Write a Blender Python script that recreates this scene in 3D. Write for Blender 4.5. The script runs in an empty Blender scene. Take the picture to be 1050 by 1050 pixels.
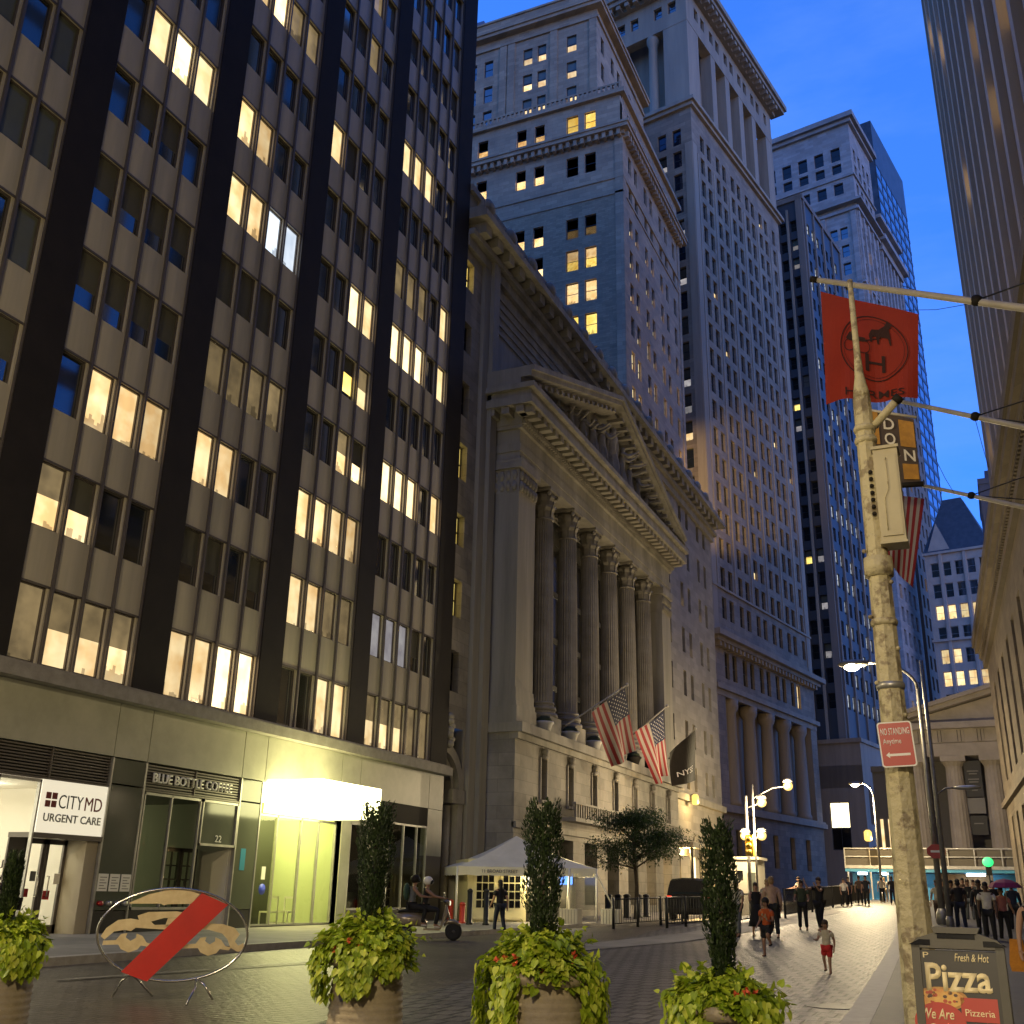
import bpy, bmesh, math, random
from mathutils import Vector, Matrix, noise
R = random.Random(7)
C = bpy.context.scene.collection
sc = bpy.context.scene

# ---------------------------------------------------------------- camera
FPX = 1083.0; CAMH = 1.6
_z = Vector((68, 3000, -FPX)).normalized()
_y = Vector((511, -403, -FPX)); _y = (_y - _z * _y.dot(_z)).normalized()
_x = _y.cross(_z)
MC = Matrix((_x, _y, _z))
cam = bpy.data.cameras.new('camera'); camo = bpy.data.objects.new('camera', cam); C.objects.link(camo)
camo.matrix_world = Matrix.Translation((0, 0, CAMH)) @ MC.to_4x4()
cam.sensor_width = 36; cam.lens = FPX / 1050 * 36; cam.clip_end = 3000; cam.clip_start = 0.1
sc.camera = camo

# ---------------------------------------------------------------- world / exposure
sc.view_settings.view_transform = 'Standard'; sc.view_settings.look = 'None'
sc.view_settings.gamma = 1; sc.view_settings.use_curve_mapping = False
sc.view_settings.exposure = 2.5
SUN_EL = math.radians(5); SUN_ROT = math.radians(118)
w = bpy.data.worlds.new('World'); sc.world = w; w.use_nodes = True
nt = w.node_tree; bg = nt.nodes['Background']
sky = nt.nodes.new('ShaderNodeTexSky'); sky.sky_type = 'NISHITA'; sky.sun_disc = False
sky.sun_elevation = SUN_EL; sky.sun_rotation = SUN_ROT
sky.air_density = 1.0; sky.dust_density = 0.3; sky.ozone_density = 5.0
tint = nt.nodes.new('ShaderNodeMix'); tint.data_type = 'RGBA'; tint.blend_type = 'MULTIPLY'
tint.inputs[0].default_value = 1.0
SKYT = (0.74, 0.73, 1.08, 1)
tint.inputs[7].default_value = SKYT
nt.links.new(sky.outputs[0], tint.inputs[6])
# faint thin cloud
_tc = nt.nodes.new('ShaderNodeTexCoord'); _mp = nt.nodes.new('ShaderNodeMapping'); _mp.inputs['Scale'].default_value = (1.2, 2.2, 4.5)
_cn = nt.nodes.new('ShaderNodeTexNoise'); _cn.inputs['Scale'].default_value = 2.3; _cn.inputs['Detail'].default_value = 7; _cn.inputs['Roughness'].default_value = .6
_cr = nt.nodes.new('ShaderNodeValToRGB'); _cr.color_ramp.elements[0].position = .48; _cr.color_ramp.elements[1].position = .80
_cr.color_ramp.elements[0].color = (0, 0, 0, 1); _cr.color_ramp.elements[1].color = (.30, .30, .30, 1)
_mx = nt.nodes.new('ShaderNodeMix'); _mx.data_type = 'RGBA'; _mx.inputs[7].default_value = (.35, .62, 1.35, 1)
nt.links.new(_tc.outputs['Generated'], _mp.inputs[0]); nt.links.new(_mp.outputs[0], _cn.inputs[0]); nt.links.new(_cn.outputs[0], _cr.inputs[0])
_sz = nt.nodes.new('ShaderNodeSeparateXYZ'); nt.links.new(_tc.outputs['Generated'], _sz.inputs[0])
_mr = nt.nodes.new('ShaderNodeMapRange'); _mr.inputs[1].default_value = .15; _mr.inputs[2].default_value = .62; nt.links.new(_sz.outputs[2], _mr.inputs[0])
_lo = nt.nodes.new('ShaderNodeMix'); _lo.data_type = 'RGBA'; _lo.inputs[6].default_value = (.52, .66, .92, 1); _lo.inputs[7].default_value = (.92, .96, 1, 1); nt.links.new(_mr.outputs[0], _lo.inputs[0])
_ml = nt.nodes.new('ShaderNodeMix'); _ml.data_type = 'RGBA'; _ml.blend_type = 'MULTIPLY'; _ml.inputs[0].default_value = 1; nt.links.new(tint.outputs[2], _ml.inputs[6]); nt.links.new(_lo.outputs[2], _ml.inputs[7])
nt.links.new(_cr.outputs[0], _mx.inputs[0]); nt.links.new(_ml.outputs[2], _mx.inputs[6]); nt.links.new(_mx.outputs[2], bg.inputs[0])
bg.inputs[1].default_value = 0.15
sun = bpy.data.lights.new('sun', 'SUN'); sun.energy = 0.02; sun.angle = math.radians(12); sun.color = (1, .8, .6)
suno = bpy.data.objects.new('sun', sun); C.objects.link(suno)
suno.rotation_euler = (math.radians(86), 0, math.radians(-98))

# ---------------------------------------------------------------- measuring helpers
def ray(px, py):
    return MC @ Vector((px - 525, 525 - py, -FPX))
def on_x(px, py, x):
    r = ray(px, py); t = x / r.x; return Vector((x, r.y * t, CAMH + r.z * t))
def on_y(px, py, y):
    r = ray(px, py); t = y / r.y; return Vector((r.x * t, y, CAMH + r.z * t))
def lerp(a, b, t): return a + (b - a) * t
def pl(pts, v):
    if v <= pts[0][0]: return pts[0][1]
    for (a, b), (c, d) in zip(pts, pts[1:]):
        if v <= c: return lerp(b, d, (v - a) / (c - a))
    return pts[-1][1]
PR = [(-60, -.3), (0, 0), (20, .2), (33, .36), (45, .68), (80, 1.5), (110, 1.95), (130, 2.2), (600, 2.6)]
PL_ = [(-60, -.3), (0, 0.03), (20, .22), (40, .32), (65, .5), (95, 1.3), (130, 2.2), (600, 2.6)]
def gz(x, y):
    t = min(1, max(0, (x + 17) / 8)); t = t * t * (3 - 2 * t)
    return lerp(pl(PL_, y), pl(PR, y), t)
def on_g(px, py, dz=0.0):
    z = 0.3
    for _ in range(30):
        r = ray(px, py)
        rz = min(r.z, -1.0)
        t = (z + dz - CAMH) / rz
        z = lerp(z, gz(r.x * t, r.y * t), .5)
        z = min(z, CAMH - .05)
    return Vector((r.x * t, r.y * t, gz(r.x * t, r.y * t) + dz))
def proj(p):
    v = MC.transposed() @ (Vector(p) - Vector((0, 0, CAMH)))
    if v.z > -.1: return None
    return 525 + FPX * v.x / -v.z, 525 - FPX * v.y / -v.z

# ---------------------------------------------------------------- materials
MATS = {}; EK = 0.19
def mat(name, col, rough=.7, col2=None, nscale=2.0, ndetail=6, bump=0.0, bscale=None, metal=0.0, spec=.5, emit=None, estr=0.0,
        brick=None, alpha=None, streak=False, sheen=None, namt=(.35, .65)):
    if name in MATS: return MATS[name]
    m = bpy.data.materials.new(name); m.use_nodes = True; n = m.node_tree; N = n.nodes; L = n.links
    b = N['Principled BSDF']; b.inputs['Roughness'].default_value = rough; b.inputs['Metallic'].default_value = metal
    b.inputs['Specular IOR Level'].default_value = spec
    b.inputs['Base Color'].default_value = (*col, 1)
    tc = N.new('ShaderNodeTexCoord'); src = tc.outputs['Object']
    if streak:
        mp = N.new('ShaderNodeMapping'); mp.inputs['Scale'].default_value = (1, 1, .08); L.new(src, mp.inputs[0]); src2 = mp.outputs[0]
    else: src2 = src
    fac = None
    if col2 is not None:
        nz = N.new('ShaderNodeTexNoise'); nz.inputs['Scale'].default_value = nscale; nz.inputs['Detail'].default_value = ndetail
        nz.inputs['Roughness'].default_value = .65
        L.new(src2, nz.inputs['Vector'])
        cr = N.new('ShaderNodeValToRGB'); cr.color_ramp.elements[0].position = namt[0]; cr.color_ramp.elements[1].position = namt[1]
        cr.color_ramp.elements[0].color = (*col, 1); cr.color_ramp.elements[1].color = (*col2, 1)
        L.new(nz.outputs[0], cr.inputs[0]); colout = cr.outputs[0]
        L.new(colout, b.inputs['Base Color'])
    else: colout = None
    h = None
    if brick:
        # brick = (axis, width, height, mortar, mortar_dark)
        ax, bw, bh, mo, dark = brick
        sep = N.new('ShaderNodeSeparateXYZ'); L.new(src, sep.inputs[0])
        cmb = N.new('ShaderNodeCombineXYZ')
        if ax == 'g':
            L.new(sep.outputs[0], cmb.inputs[0]); L.new(sep.outputs[1], cmb.inputs[1])
        else:
            ad = N.new('ShaderNodeMath'); ad.operation = 'ADD'; L.new(sep.outputs[0], ad.inputs[0]); L.new(sep.outputs[1], ad.inputs[1])
            L.new(ad.outputs[0], cmb.inputs[0]); L.new(sep.outputs[2], cmb.inputs[1])
        bt = N.new('ShaderNodeTexBrick'); bt.inputs['Scale'].default_value = 1
        bt.inputs['Brick Width'].default_value = bw; bt.inputs['Row Height'].default_value = bh
        bt.inputs['Mortar Size'].default_value = mo; bt.inputs['Mortar Smooth'].default_value = .3
        bt.inputs['Color1'].default_value = (1, 1, 1, 1); bt.inputs['Color2'].default_value = (.72, .72, .72, 1)
        bt.inputs['Mortar'].default_value = (dark, dark, dark, 1)
        L.new(cmb.outputs[0], bt.inputs['Vector'])
        mx = N.new('ShaderNodeMix'); mx.data_type = 'RGBA'; mx.blend_type = 'MULTIPLY'; mx.inputs[0].default_value = 1
        if colout: L.new(colout, mx.inputs[6])
        else: mx.inputs[6].default_value = (*col, 1)
        L.new(bt.outputs['Color'], mx.inputs[7]); L.new(mx.outputs[2], b.inputs['Base Color'])
        h = bt.outputs['Fac']
    if bump > 0:
        bp = N.new('ShaderNodeBump'); bp.inputs['Strength'].default_value = bump; bp.inputs['Distance'].default_value = .03
        n2 = N.new('ShaderNodeTexNoise'); n2.inputs['Scale'].default_value = bscale or nscale * 4; n2.inputs['Detail'].default_value = 8
        L.new(src, n2.inputs['Vector'])
        if h:
            sb = N.new('ShaderNodeMath'); sb.operation = 'SUBTRACT'; L.new(n2.outputs[0], sb.inputs[0]); L.new(h, sb.inputs[1])
            L.new(sb.outputs[0], bp.inputs['Height'])
        else: L.new(n2.outputs[0], bp.inputs['Height'])
        L.new(bp.outputs[0], b.inputs['Normal'])
    if emit is not None:
        b.inputs['Emission Color'].default_value = (*emit, 1); b.inputs['Emission Strength'].default_value = estr * EK
        if estr < 3:
            m.cycles.emission_sampling = 'NONE'
    if alpha is not None: b.inputs['Alpha'].default_value = alpha
    MATS[name] = m; return m
def litmat(name, c1, c2, s, scale=1.2):
    """a lit room seen through a window: uneven walls, ceiling-light streaks, dark furniture low down, each room of its own brightness"""
    m = bpy.data.materials.new(name); m.use_nodes = True; n = m.node_tree; N = n.nodes; L = n.links
    b = N['Principled BSDF']; b.inputs['Base Color'].default_value = (.02, .02, .02, 1); b.inputs['Roughness'].default_value = .1
    def mth(op, a, c, clamp=False):
        q = N.new('ShaderNodeMath'); q.operation = op; q.use_clamp = clamp
        for k, v in ((0, a), (1, c)):
            if isinstance(v, (int, float)): q.inputs[k].default_value = v
            elif v is not None: L.new(v, q.inputs[k])
        return q.outputs[0]
    tc = N.new('ShaderNodeTexCoord'); oi = N.new('ShaderNodeObjectInfo'); va = N.new('ShaderNodeVectorMath'); va.operation = 'ADD'
    L.new(tc.outputs['Object'], va.inputs[0]); L.new(oi.outputs['Location'], va.inputs[1])
    nz = N.new('ShaderNodeTexNoise'); nz.inputs['Scale'].default_value = scale; nz.inputs['Detail'].default_value = 3
    L.new(va.outputs[0], nz.inputs['Vector'])
    cr = N.new('ShaderNodeValToRGB'); cr.color_ramp.elements[0].position = .35; cr.color_ramp.elements[1].position = .62
    cr.color_ramp.elements[0].color = (*c2, 1); cr.color_ramp.elements[1].color = (*c1, 1)
    L.new(nz.outputs[0], cr.inputs[0]); L.new(cr.outputs[0], b.inputs['Emission Color'])
    # furniture silhouettes in the lower part
    sp = N.new('ShaderNodeSeparateXYZ'); L.new(tc.outputs['Object'], sp.inputs[0])
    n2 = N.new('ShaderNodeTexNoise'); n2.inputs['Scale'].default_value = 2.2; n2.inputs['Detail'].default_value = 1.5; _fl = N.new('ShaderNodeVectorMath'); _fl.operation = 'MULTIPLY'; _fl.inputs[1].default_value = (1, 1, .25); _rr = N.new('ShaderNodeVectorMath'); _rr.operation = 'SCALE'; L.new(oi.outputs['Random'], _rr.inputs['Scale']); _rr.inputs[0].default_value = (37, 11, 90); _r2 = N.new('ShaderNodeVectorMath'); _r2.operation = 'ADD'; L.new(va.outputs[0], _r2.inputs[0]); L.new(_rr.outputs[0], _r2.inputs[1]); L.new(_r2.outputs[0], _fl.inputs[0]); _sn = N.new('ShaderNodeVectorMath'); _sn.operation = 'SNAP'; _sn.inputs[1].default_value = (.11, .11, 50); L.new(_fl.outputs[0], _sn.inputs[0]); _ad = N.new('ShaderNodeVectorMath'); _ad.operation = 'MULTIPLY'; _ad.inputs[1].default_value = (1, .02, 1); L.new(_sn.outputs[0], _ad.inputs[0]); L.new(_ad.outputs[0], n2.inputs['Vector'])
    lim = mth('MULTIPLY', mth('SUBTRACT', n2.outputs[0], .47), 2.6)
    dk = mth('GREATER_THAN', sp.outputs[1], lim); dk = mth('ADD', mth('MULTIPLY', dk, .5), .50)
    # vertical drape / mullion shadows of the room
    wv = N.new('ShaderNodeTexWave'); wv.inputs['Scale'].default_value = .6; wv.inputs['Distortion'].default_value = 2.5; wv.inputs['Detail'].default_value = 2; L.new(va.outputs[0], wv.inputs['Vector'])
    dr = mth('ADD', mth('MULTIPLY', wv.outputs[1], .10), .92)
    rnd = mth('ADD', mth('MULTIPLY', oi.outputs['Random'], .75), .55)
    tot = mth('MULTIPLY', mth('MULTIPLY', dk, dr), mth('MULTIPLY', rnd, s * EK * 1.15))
    L.new(tot, b.inputs['Emission Strength']); m.cycles.emission_sampling = 'NONE'
    MATS[name] = m; return m

M_PANEL = mat('office_panel', (.36, .33, .26), .36, (.48, .43, .33), 1.3, bump=.05, bscale=6, streak=True)
M_PANELG = mat('fascia_panel', (.30, .30, .23), .4, (.40, .39, .31), .8, bump=.04, bscale=5)
M_BLACK = mat('black_metal', (.016, .013, .010), .7, (.022, .018, .014), 1.2, spec=.2)
M_MULL = mat('bronze_mullion', (.11, .095, .085), .4, metal=.3)
M_DKGLASS = mat('dark_glass', (.012, .016, .014), .05, spec=.8); M_DKGLASS.node_tree.nodes['Principled BSDF'].inputs['IOR'].default_value = 2.3
M_BLIND = mat('roller_blind', (.085, .085, .065), .7, (.11, .105, .08), .6)
M_GREYGL = mat('grey_back_glass', (.10, .11, .09), .12, (.13, .14, .11), .3)
M_LEDGE = mat('ledge_stone', (.22, .20, .17), .7, (.30, .28, .24), 3, bump=.2, bscale=20)
M_STONE = mat('exchange_marble', (.34, .31, .255), .75, (.23, .21, .17), .55, bump=.25, bscale=8, brick=('w', 1.5, .6, .012, .55), namt=(.4, .62))
M_STONEP = mat('exchange_marble_plain', (.32, .295, .24), .75, (.19, .175, .14), .9, bump=.3, bscale=9, streak=True)
M_STONEC = mat('column_marble', (.31, .285, .235), .7, (.20, .18, .145), .8, bump=.2, bscale=8)
M_NWING = mat('wing_marble', (.30, .275, .24), .75, (.24, .22, .19), .4, bump=.2, bscale=8, brick=('w', 1.4, .55, .01, .7))
M_A = mat('tower_limestone', (.44, .31, .185), .8, (.31, .22, .135), .25, bump=.2, bscale=5, brick=('w', 1.4, .5, .014, .6))  # tower stone colours warmed to stand in for city glow
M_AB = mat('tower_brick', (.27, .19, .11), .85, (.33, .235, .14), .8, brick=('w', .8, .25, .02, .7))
M_B = mat('granite_tower', (.31, .23, .145), .8, (.21, .155, .10), .3, bump=.2, bscale=5, brick=('w', 1.6, .66, .02, .6))  # base colour warmed in place of street and city light
M_BP = mat('granite_plain', (.34, .26, .17), .8, (.24, .185, .125), .6, bump=.25, bscale=5, streak=True)
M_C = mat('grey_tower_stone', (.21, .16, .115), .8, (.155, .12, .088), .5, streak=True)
M_CD = mat('dark_spandrel', (.045, .045, .045), .5)
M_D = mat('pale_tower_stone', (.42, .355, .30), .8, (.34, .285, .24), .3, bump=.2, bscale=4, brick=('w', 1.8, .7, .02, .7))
M_E = mat('black_tower_metal', (.035, .033, .033), .4, (.07, .07, .075), .4)
M_EG = mat('sky_glass', (.30, .36, .44), .08, metal=.95, spec=.8)
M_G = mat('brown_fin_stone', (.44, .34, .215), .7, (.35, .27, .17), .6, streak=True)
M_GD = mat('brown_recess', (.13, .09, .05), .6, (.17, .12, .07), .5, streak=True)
M_R = mat('brown_limestone', (.18, .145, .10), .8, (.13, .105, .075), .5, bump=.3, bscale=6, brick=('w', 1.6, .6, .015, .6))
M_F = mat('gothic_stone', (.55, .40, .28), .8, (.45, .33, .24), .5)
M_SLATE = mat('slate_roof', (.05, .055, .06), .6, (.08, .08, .085), 1)
M_BSL = mat('blue_slab', (.12, .14, .2), .6)
M_VOID = mat('window_void', (.006, .006, .007), .15, spec=.6)
M_FRM = mat('dark_window_frame', (.035, .033, .03), .5)
M_FRW = mat('light_window_frame', (.30, .28, .25), .5)
M_IRON = mat('cast_iron', (.015, .015, .015), .5, spec=.4)
M_STEEL = mat('galvanised_steel', (.45, .44, .41), .4, (.35, .34, .32), 3, metal=.6)
M_CHROME = mat('chrome_tube', (.6, .58, .52), .18, metal=1)
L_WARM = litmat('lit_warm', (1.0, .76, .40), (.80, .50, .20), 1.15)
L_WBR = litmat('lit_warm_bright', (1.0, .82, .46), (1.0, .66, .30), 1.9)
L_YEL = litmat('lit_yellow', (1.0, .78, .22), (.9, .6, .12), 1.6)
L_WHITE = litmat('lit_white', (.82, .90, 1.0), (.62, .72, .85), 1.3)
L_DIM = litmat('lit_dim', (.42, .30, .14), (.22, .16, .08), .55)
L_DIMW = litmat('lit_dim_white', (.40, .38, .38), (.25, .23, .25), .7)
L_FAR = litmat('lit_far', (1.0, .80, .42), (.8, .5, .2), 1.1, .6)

# ---------------------------------------------------------------- mesh builder
class MB:
    def __init__(s): s.parts = []; s.v = []; s.f = []; s.mi = []; s.mats = []; s.sm = []
    def m(s, mt):
        if mt not in s.mats: s.mats.append(mt)
        return s.mats.index(mt)
    def face(s, pts, mt, smooth=False):
        i = len(s.v); s.v += [tuple(p) for p in pts]; s.f.append(tuple(range(i, i + len(pts)))); s.mi.append(s.m(mt)); s.sm.append(smooth)
    def mesh(s, vs, fs, mt, smooth=False, T=None):
        i = len(s.v); k = s.m(mt); s.parts.append((i, i + len(vs), len(s.f), len(s.f) + len(fs)))
        s.v += [tuple(T @ Vector(p)) if T else tuple(p) for p in vs]
        for f in fs: s.f.append(tuple(i + a for a in f)); s.mi.append(k); s.sm.append(smooth)
    def explode(s, name, parent=None, world=False):
        out = []
        for (v0, v1, f0, f1) in s.parts:
            m2 = MB(); m2.v = s.v[v0:v1]; m2.f = [tuple(i - v0 for i in f) for f in s.f[f0:f1]]; m2.mi = s.mi[f0:f1]; m2.sm = s.sm[f0:f1]; m2.mats = list(s.mats); out.append(m2.build(name, parent, None, world))
        return out
    def box(s, a, b, mt, T=None):
        x0, x1 = sorted((a[0], b[0])); y0, y1 = sorted((a[1], b[1])); z0, z1 = sorted((a[2], b[2]))
        vs = [(x0, y0, z0), (x1, y0, z0), (x1, y1, z0), (x0, y1, z0), (x0, y0, z1), (x1, y0, z1), (x1, y1, z1), (x0, y1, z1)]
        s.mesh(vs, [(0, 3, 2, 1), (4, 5, 6, 7), (0, 1, 5, 4), (1, 2, 6, 5), (2, 3, 7, 6), (3, 0, 4, 7)], mt, False, T)
    def cbox(s, c, d, mt, T=None):
        s.box([c[i] - d[i] / 2 for i in range(3)], [c[i] + d[i] / 2 for i in range(3)], mt, T)
    def tube(s, pts, r, mt, n=8, cap=True, smooth=True):
        pts = [Vector(p) for p in pts]; rs = r if isinstance(r, (list, tuple)) else [r] * len(pts)
        vs = []; fs = []; up = None
        for i, p in enumerate(pts):
            d = (pts[min(i + 1, len(pts) - 1)] - pts[max(i - 1, 0)]).normalized()
            if up is None:
                up = Vector((0, 0, 1)) if abs(d.z) < .9 else Vector((1, 0, 0))
            a = d.cross(up).normalized(); b = a.cross(d).normalized(); up = b
            for k in range(n):
                t = 2 * math.pi * k / n; vs.append(p + a * rs[i] * math.cos(t) + b * rs[i] * math.sin(t))
        for i in range(len(pts) - 1):
            for k in range(n):
                fs.append((i * n + k, i * n + (k + 1) % n, (i + 1) * n + (k + 1) % n, (i + 1) * n + k))
        if cap: fs.append(tuple(range(n - 1, -1, -1))); fs.append(tuple((len(pts) - 1) * n + k for k in range(n)))
        s.mesh(vs, fs, mt, smooth)
    def lathe(s, prof, mt, n=16, c=(0, 0, 0), smooth=True, T=None, flute=0.0, nf=0):
        vs = []; fs = []
        for (r, z) in prof:
            for k in range(n):
                t = 2 * math.pi * k / n; rr = r * (1 - (flute if (nf and k % 2) else 0))
                vs.append((c[0] + rr * math.cos(t), c[1] + rr * math.sin(t), c[2] + z))
        for i in range(len(prof) - 1):
            for k in range(n): fs.append((i * n + k, i * n + (k + 1) % n, (i + 1) * n + (k + 1) % n, (i + 1) * n + k))
        fs.append(tuple(range(n - 1, -1, -1))); fs.append(tuple((len(prof) - 1) * n + k for k in range(n)))
        s.mesh(vs, fs, mt, smooth, T)
    def ball(s, c, r, mt, n=10, m=6, T=None):
        rx, ry, rz = r if isinstance(r, (tuple, list)) else (r, r, r); vs = [(c[0], c[1], c[2] - rz)]; fs = []
        for i in range(1, m):
            ph = -math.pi / 2 + math.pi * i / m
            for k in range(n):
                t = 2 * math.pi * k / n; vs.append((c[0] + rx * math.cos(ph) * math.cos(t), c[1] + ry * math.cos(ph) * math.sin(t), c[2] + rz * math.sin(ph)))
        vs.append((c[0], c[1], c[2] + rz)); top = len(vs) - 1
        for k in range(n):
            fs.append((0, 1 + (k + 1) % n, 1 + k)); fs.append((top, top - n + k, top - n + (k + 1) % n))
        for i in range(m - 2):
            for k in range(n): a = 1 + i * n; fs.append((a + k, a + (k + 1) % n, a + n + (k + 1) % n, a + n + k))
        s.mesh(vs, fs, mt, True, T)
    def prism(s, poly, z0, z1, mt, T=None):
        n = len(poly); vs = [(p[0], p[1], z0) for p in poly] + [(p[0], p[1], z1) for p in poly]
        fs = [tuple(range(n - 1, -1, -1)), tuple(range(n, 2 * n))] + [(i, (i + 1) % n, n + (i + 1) % n, n + i) for i in range(n)]
        s.mesh(vs, fs, mt, False, T)
    def build(s, name, parent=None, T=None, world=False):
        me = bpy.data.meshes.new(name); me.from_pydata(s.v, [], s.f)
        for m_ in s.mats: me.materials.append(m_)
        me.polygons.foreach_set('material_index', s.mi); me.polygons.foreach_set('use_smooth', s.sm); me.update()
        o = bpy.data.objects.new(name, me); C.objects.link(o)
        if T is not None: o.matrix_basis = T
        if parent:
            if world: o.matrix_basis = wm(parent).inverted() @ o.matrix_basis
            o.parent = parent
        return o
def wm(o):
    m_ = o.matrix_basis.copy()
    return (wm(o.parent) @ m_) if o.parent else m_
def tag(o, label=None, cat=None, group=None, kind=None):
    if label: o['label'] = label
    if cat: o['category'] = cat
    if group: o['group'] = group
    if kind: o['kind'] = kind
    return o
def thing(name, label, cat, loc=(0, 0, 0), rz=0, group=None):
    o = bpy.data.objects.new(name, None); C.objects.link(o); o.empty_display_size = .3
    o.location = loc; o.rotation_euler = (0, 0, rz); return tag(o, label, cat, group)
def children(o): return [c for c in C.objects if c.parent == o]
def copy_tree(o, parent=None):
    c = o.copy(); C.objects.link(c); c.parent = parent
    for ch in children(o): copy_tree(ch, c)
    return c
def relabel(o, label): o['label'] = label; return o
_dg = None
def text(s, width, mt, T, parent, name='lettering', ext=.01, bold=0.0, height=None, shear=0):
    cu = bpy.data.curves.new('txt', 'FONT'); cu.body = s; cu.align_x = 'CENTER'; cu.align_y = 'CENTER'; cu.extrude = 0; cu.offset = bold; cu.shear = shear
    cu.resolution_u = 3
    o = bpy.data.objects.new('txt', cu); C.objects.link(o); bpy.context.view_layer.update()
    me = bpy.data.meshes.new_from_object(o.evaluated_get(bpy.context.evaluated_depsgraph_get()))
    bpy.data.objects.remove(o)
    xs = [v.co.x for v in me.vertices]; ys = [v.co.y for v in me.vertices]
    cx = (min(xs) + max(xs)) / 2; cy = (min(ys) + max(ys)) / 2; sx = width / (max(xs) - min(xs)); sy = sx if height is None else height / (max(ys) - min(ys))
    for v in me.vertices: v.co = ((v.co.x - cx) * sx, (v.co.y - cy) * sy, 0)
    bm = bmesh.new(); bm.from_mesh(me)
    if ext > 0:
        g = bmesh.ops.extrude_face_region(bm, geom=bm.faces[:])
        bmesh.ops.translate(bm, vec=(0, 0, ext), verts=[e for e in g['geom'] if isinstance(e, bmesh.types.BMVert)])
    bm.to_mesh(me); bm.free()
    me.materials.clear(); me.materials.append(mt)
    o = bpy.data.objects.new(name, me); C.objects.link(o)
    o.matrix_basis = (wm(parent).inverted() @ T) if parent else T
    if parent: o.parent = parent
    return o
def frame(o, u, v):
    """matrix whose X runs along u (3D), Y along v, origin o"""
    u = Vector(u).normalized(); v = Vector(v); v = (v - u * v.dot(u)).normalized(); n = u.cross(v)
    return Matrix((( u.x, v.x, n.x, o[0]), (u.y, v.y, n.y, o[1]), (u.z, v.z, n.z, o[2]), (0, 0, 0, 1)))

# ---------------------------------------------------------------- facades
class Face:
    """vertical wall plane: origin o (x,y), direction d (unit 2D) of increasing u; outward normal n (2D)"""
    def __init__(s, o, d, n): s.o = Vector(o); s.d = Vector(d).normalized(); s.n = Vector(n).normalized()
    def p(s, u, z, out=0.0):
        q = s.o + s.d * u + s.n * out; return Vector((q.x, q.y, z))
    def px(s, px, py, out=0.0):
        r = ray(px, py); nn = s.n; t = (s.o + s.n * out).dot(nn) / Vector((r.x, r.y)).dot(nn)
        q = Vector((r.x * t, r.y * t)); return (q - s.o).dot(s.d), CAMH + r.z * t
    def box(s, mb, u0, u1, z0, z1, o0, o1, mt):
        ps = [s.p(u, z, o) for z in (z0, z1) for (u, o) in ((u0, o0), (u1, o0), (u1, o1), (u0, o1))]
        flip = (s.d.x * s.n.y - s.d.y * s.n.x) < 0
        fs = [(0, 3, 2, 1), (4, 5, 6, 7), (0, 1, 5, 4), (1, 2, 6, 5), (2, 3, 7, 6), (3, 0, 4, 7)]
        if flip: fs = [f[::-1] for f in fs]
        mb.mesh(ps, fs, mt)
    def quad(s, mb, u0, u1, z0, z1, o, mt):
        q = [s.p(u0, z0, o), s.p(u1, z0, o), s.p(u1, z1, o), s.p(u0, z1, o)]
        if (q[1] - q[0]).cross(q[3] - q[0]).dot(Vector((s.n.x, s.n.y, 0))) < 0: q.reverse()
        mb.face(q, mt)
    def T(s, u, z, out=0.0):
        """local frame: X along wall so that text reads left to right seen from outside, Y up, Z outward"""
        n3 = Vector((s.n.x, s.n.y, 0)); up = Vector((0, 0, 1)); x = up.cross(n3)
        return frame(s.p(u, z, out), x, up)
    def wall(s, mb, u0, u1, z0, z1, cols, rows, depth, mt, th=None):
        """solid wall with recessed rectangular openings (cols x rows)"""
        th = th or depth + .02
        z = z0
        for (a, b) in rows:
            if a > z: s.quad(mb, u0, u1, z, a, 0, mt)
            u = u0
            for (c, d) in cols:
                if c > u: s.quad(mb, u, c, a, b, 0, mt)
                for e, sg in ((c, 1), (d, -1)):
                    mb.face([s.p(e, a, 0), s.p(e, b, 0), s.p(e, b, -depth), s.p(e, a, -depth)], mt)
                for e in (a, b):
                    mb.face([s.p(c, e, 0), s.p(d, e, 0), s.p(d, e, -depth), s.p(c, e, -depth)], mt)
                u = d
            if u < u1: s.quad(mb, u, u1, a, b, 0, mt)
            z = b
        if z < z1: s.quad(mb, u0, u1, z, z1, 0, mt)
WCACHE = {}
def win_mb(w, h, style, panes, T=None, mb=None, frame_m=None, ft=.07, fd=.06):
    """window: frame, meeting rail, glass; origin bottom-left of opening, X right, Y up, Z outward"""
    mb = mb or MB(); fm = frame_m or M_FRM
    def bx(a, b, m_):
        mb.box(a, b, m_, T)
    bx((0, 0, -.02), (ft, h, fd), fm); bx((w - ft, 0, -.02), (w, h, fd), fm)
    bx((ft, 0, -.02), (w - ft, ft, fd), fm); bx((ft, h - ft, -.02), (w - ft, h, fd), fm)
    if style == 'sash': bx((ft, h * .5 - .03, -.02), (w - ft, h * .5 + .03, fd - .01), fm)
    if style == 'double': bx((w / 2 - .03, ft, -.02), (w / 2 + .03, h - ft, fd - .01), fm)
    y = ft
    for (fr, pm) in panes:  # bottom to top
        y2 = ft + (h - 2 * ft) * fr
        q = [Vector((ft, y, 0)), Vector((w - ft, y, 0)), Vector((w - ft, y2, 0)), Vector((ft, y2, 0))]
        if T: q = [T @ a for a in q]
        mb.face(q, pm); y = y2
    return mb
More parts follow.
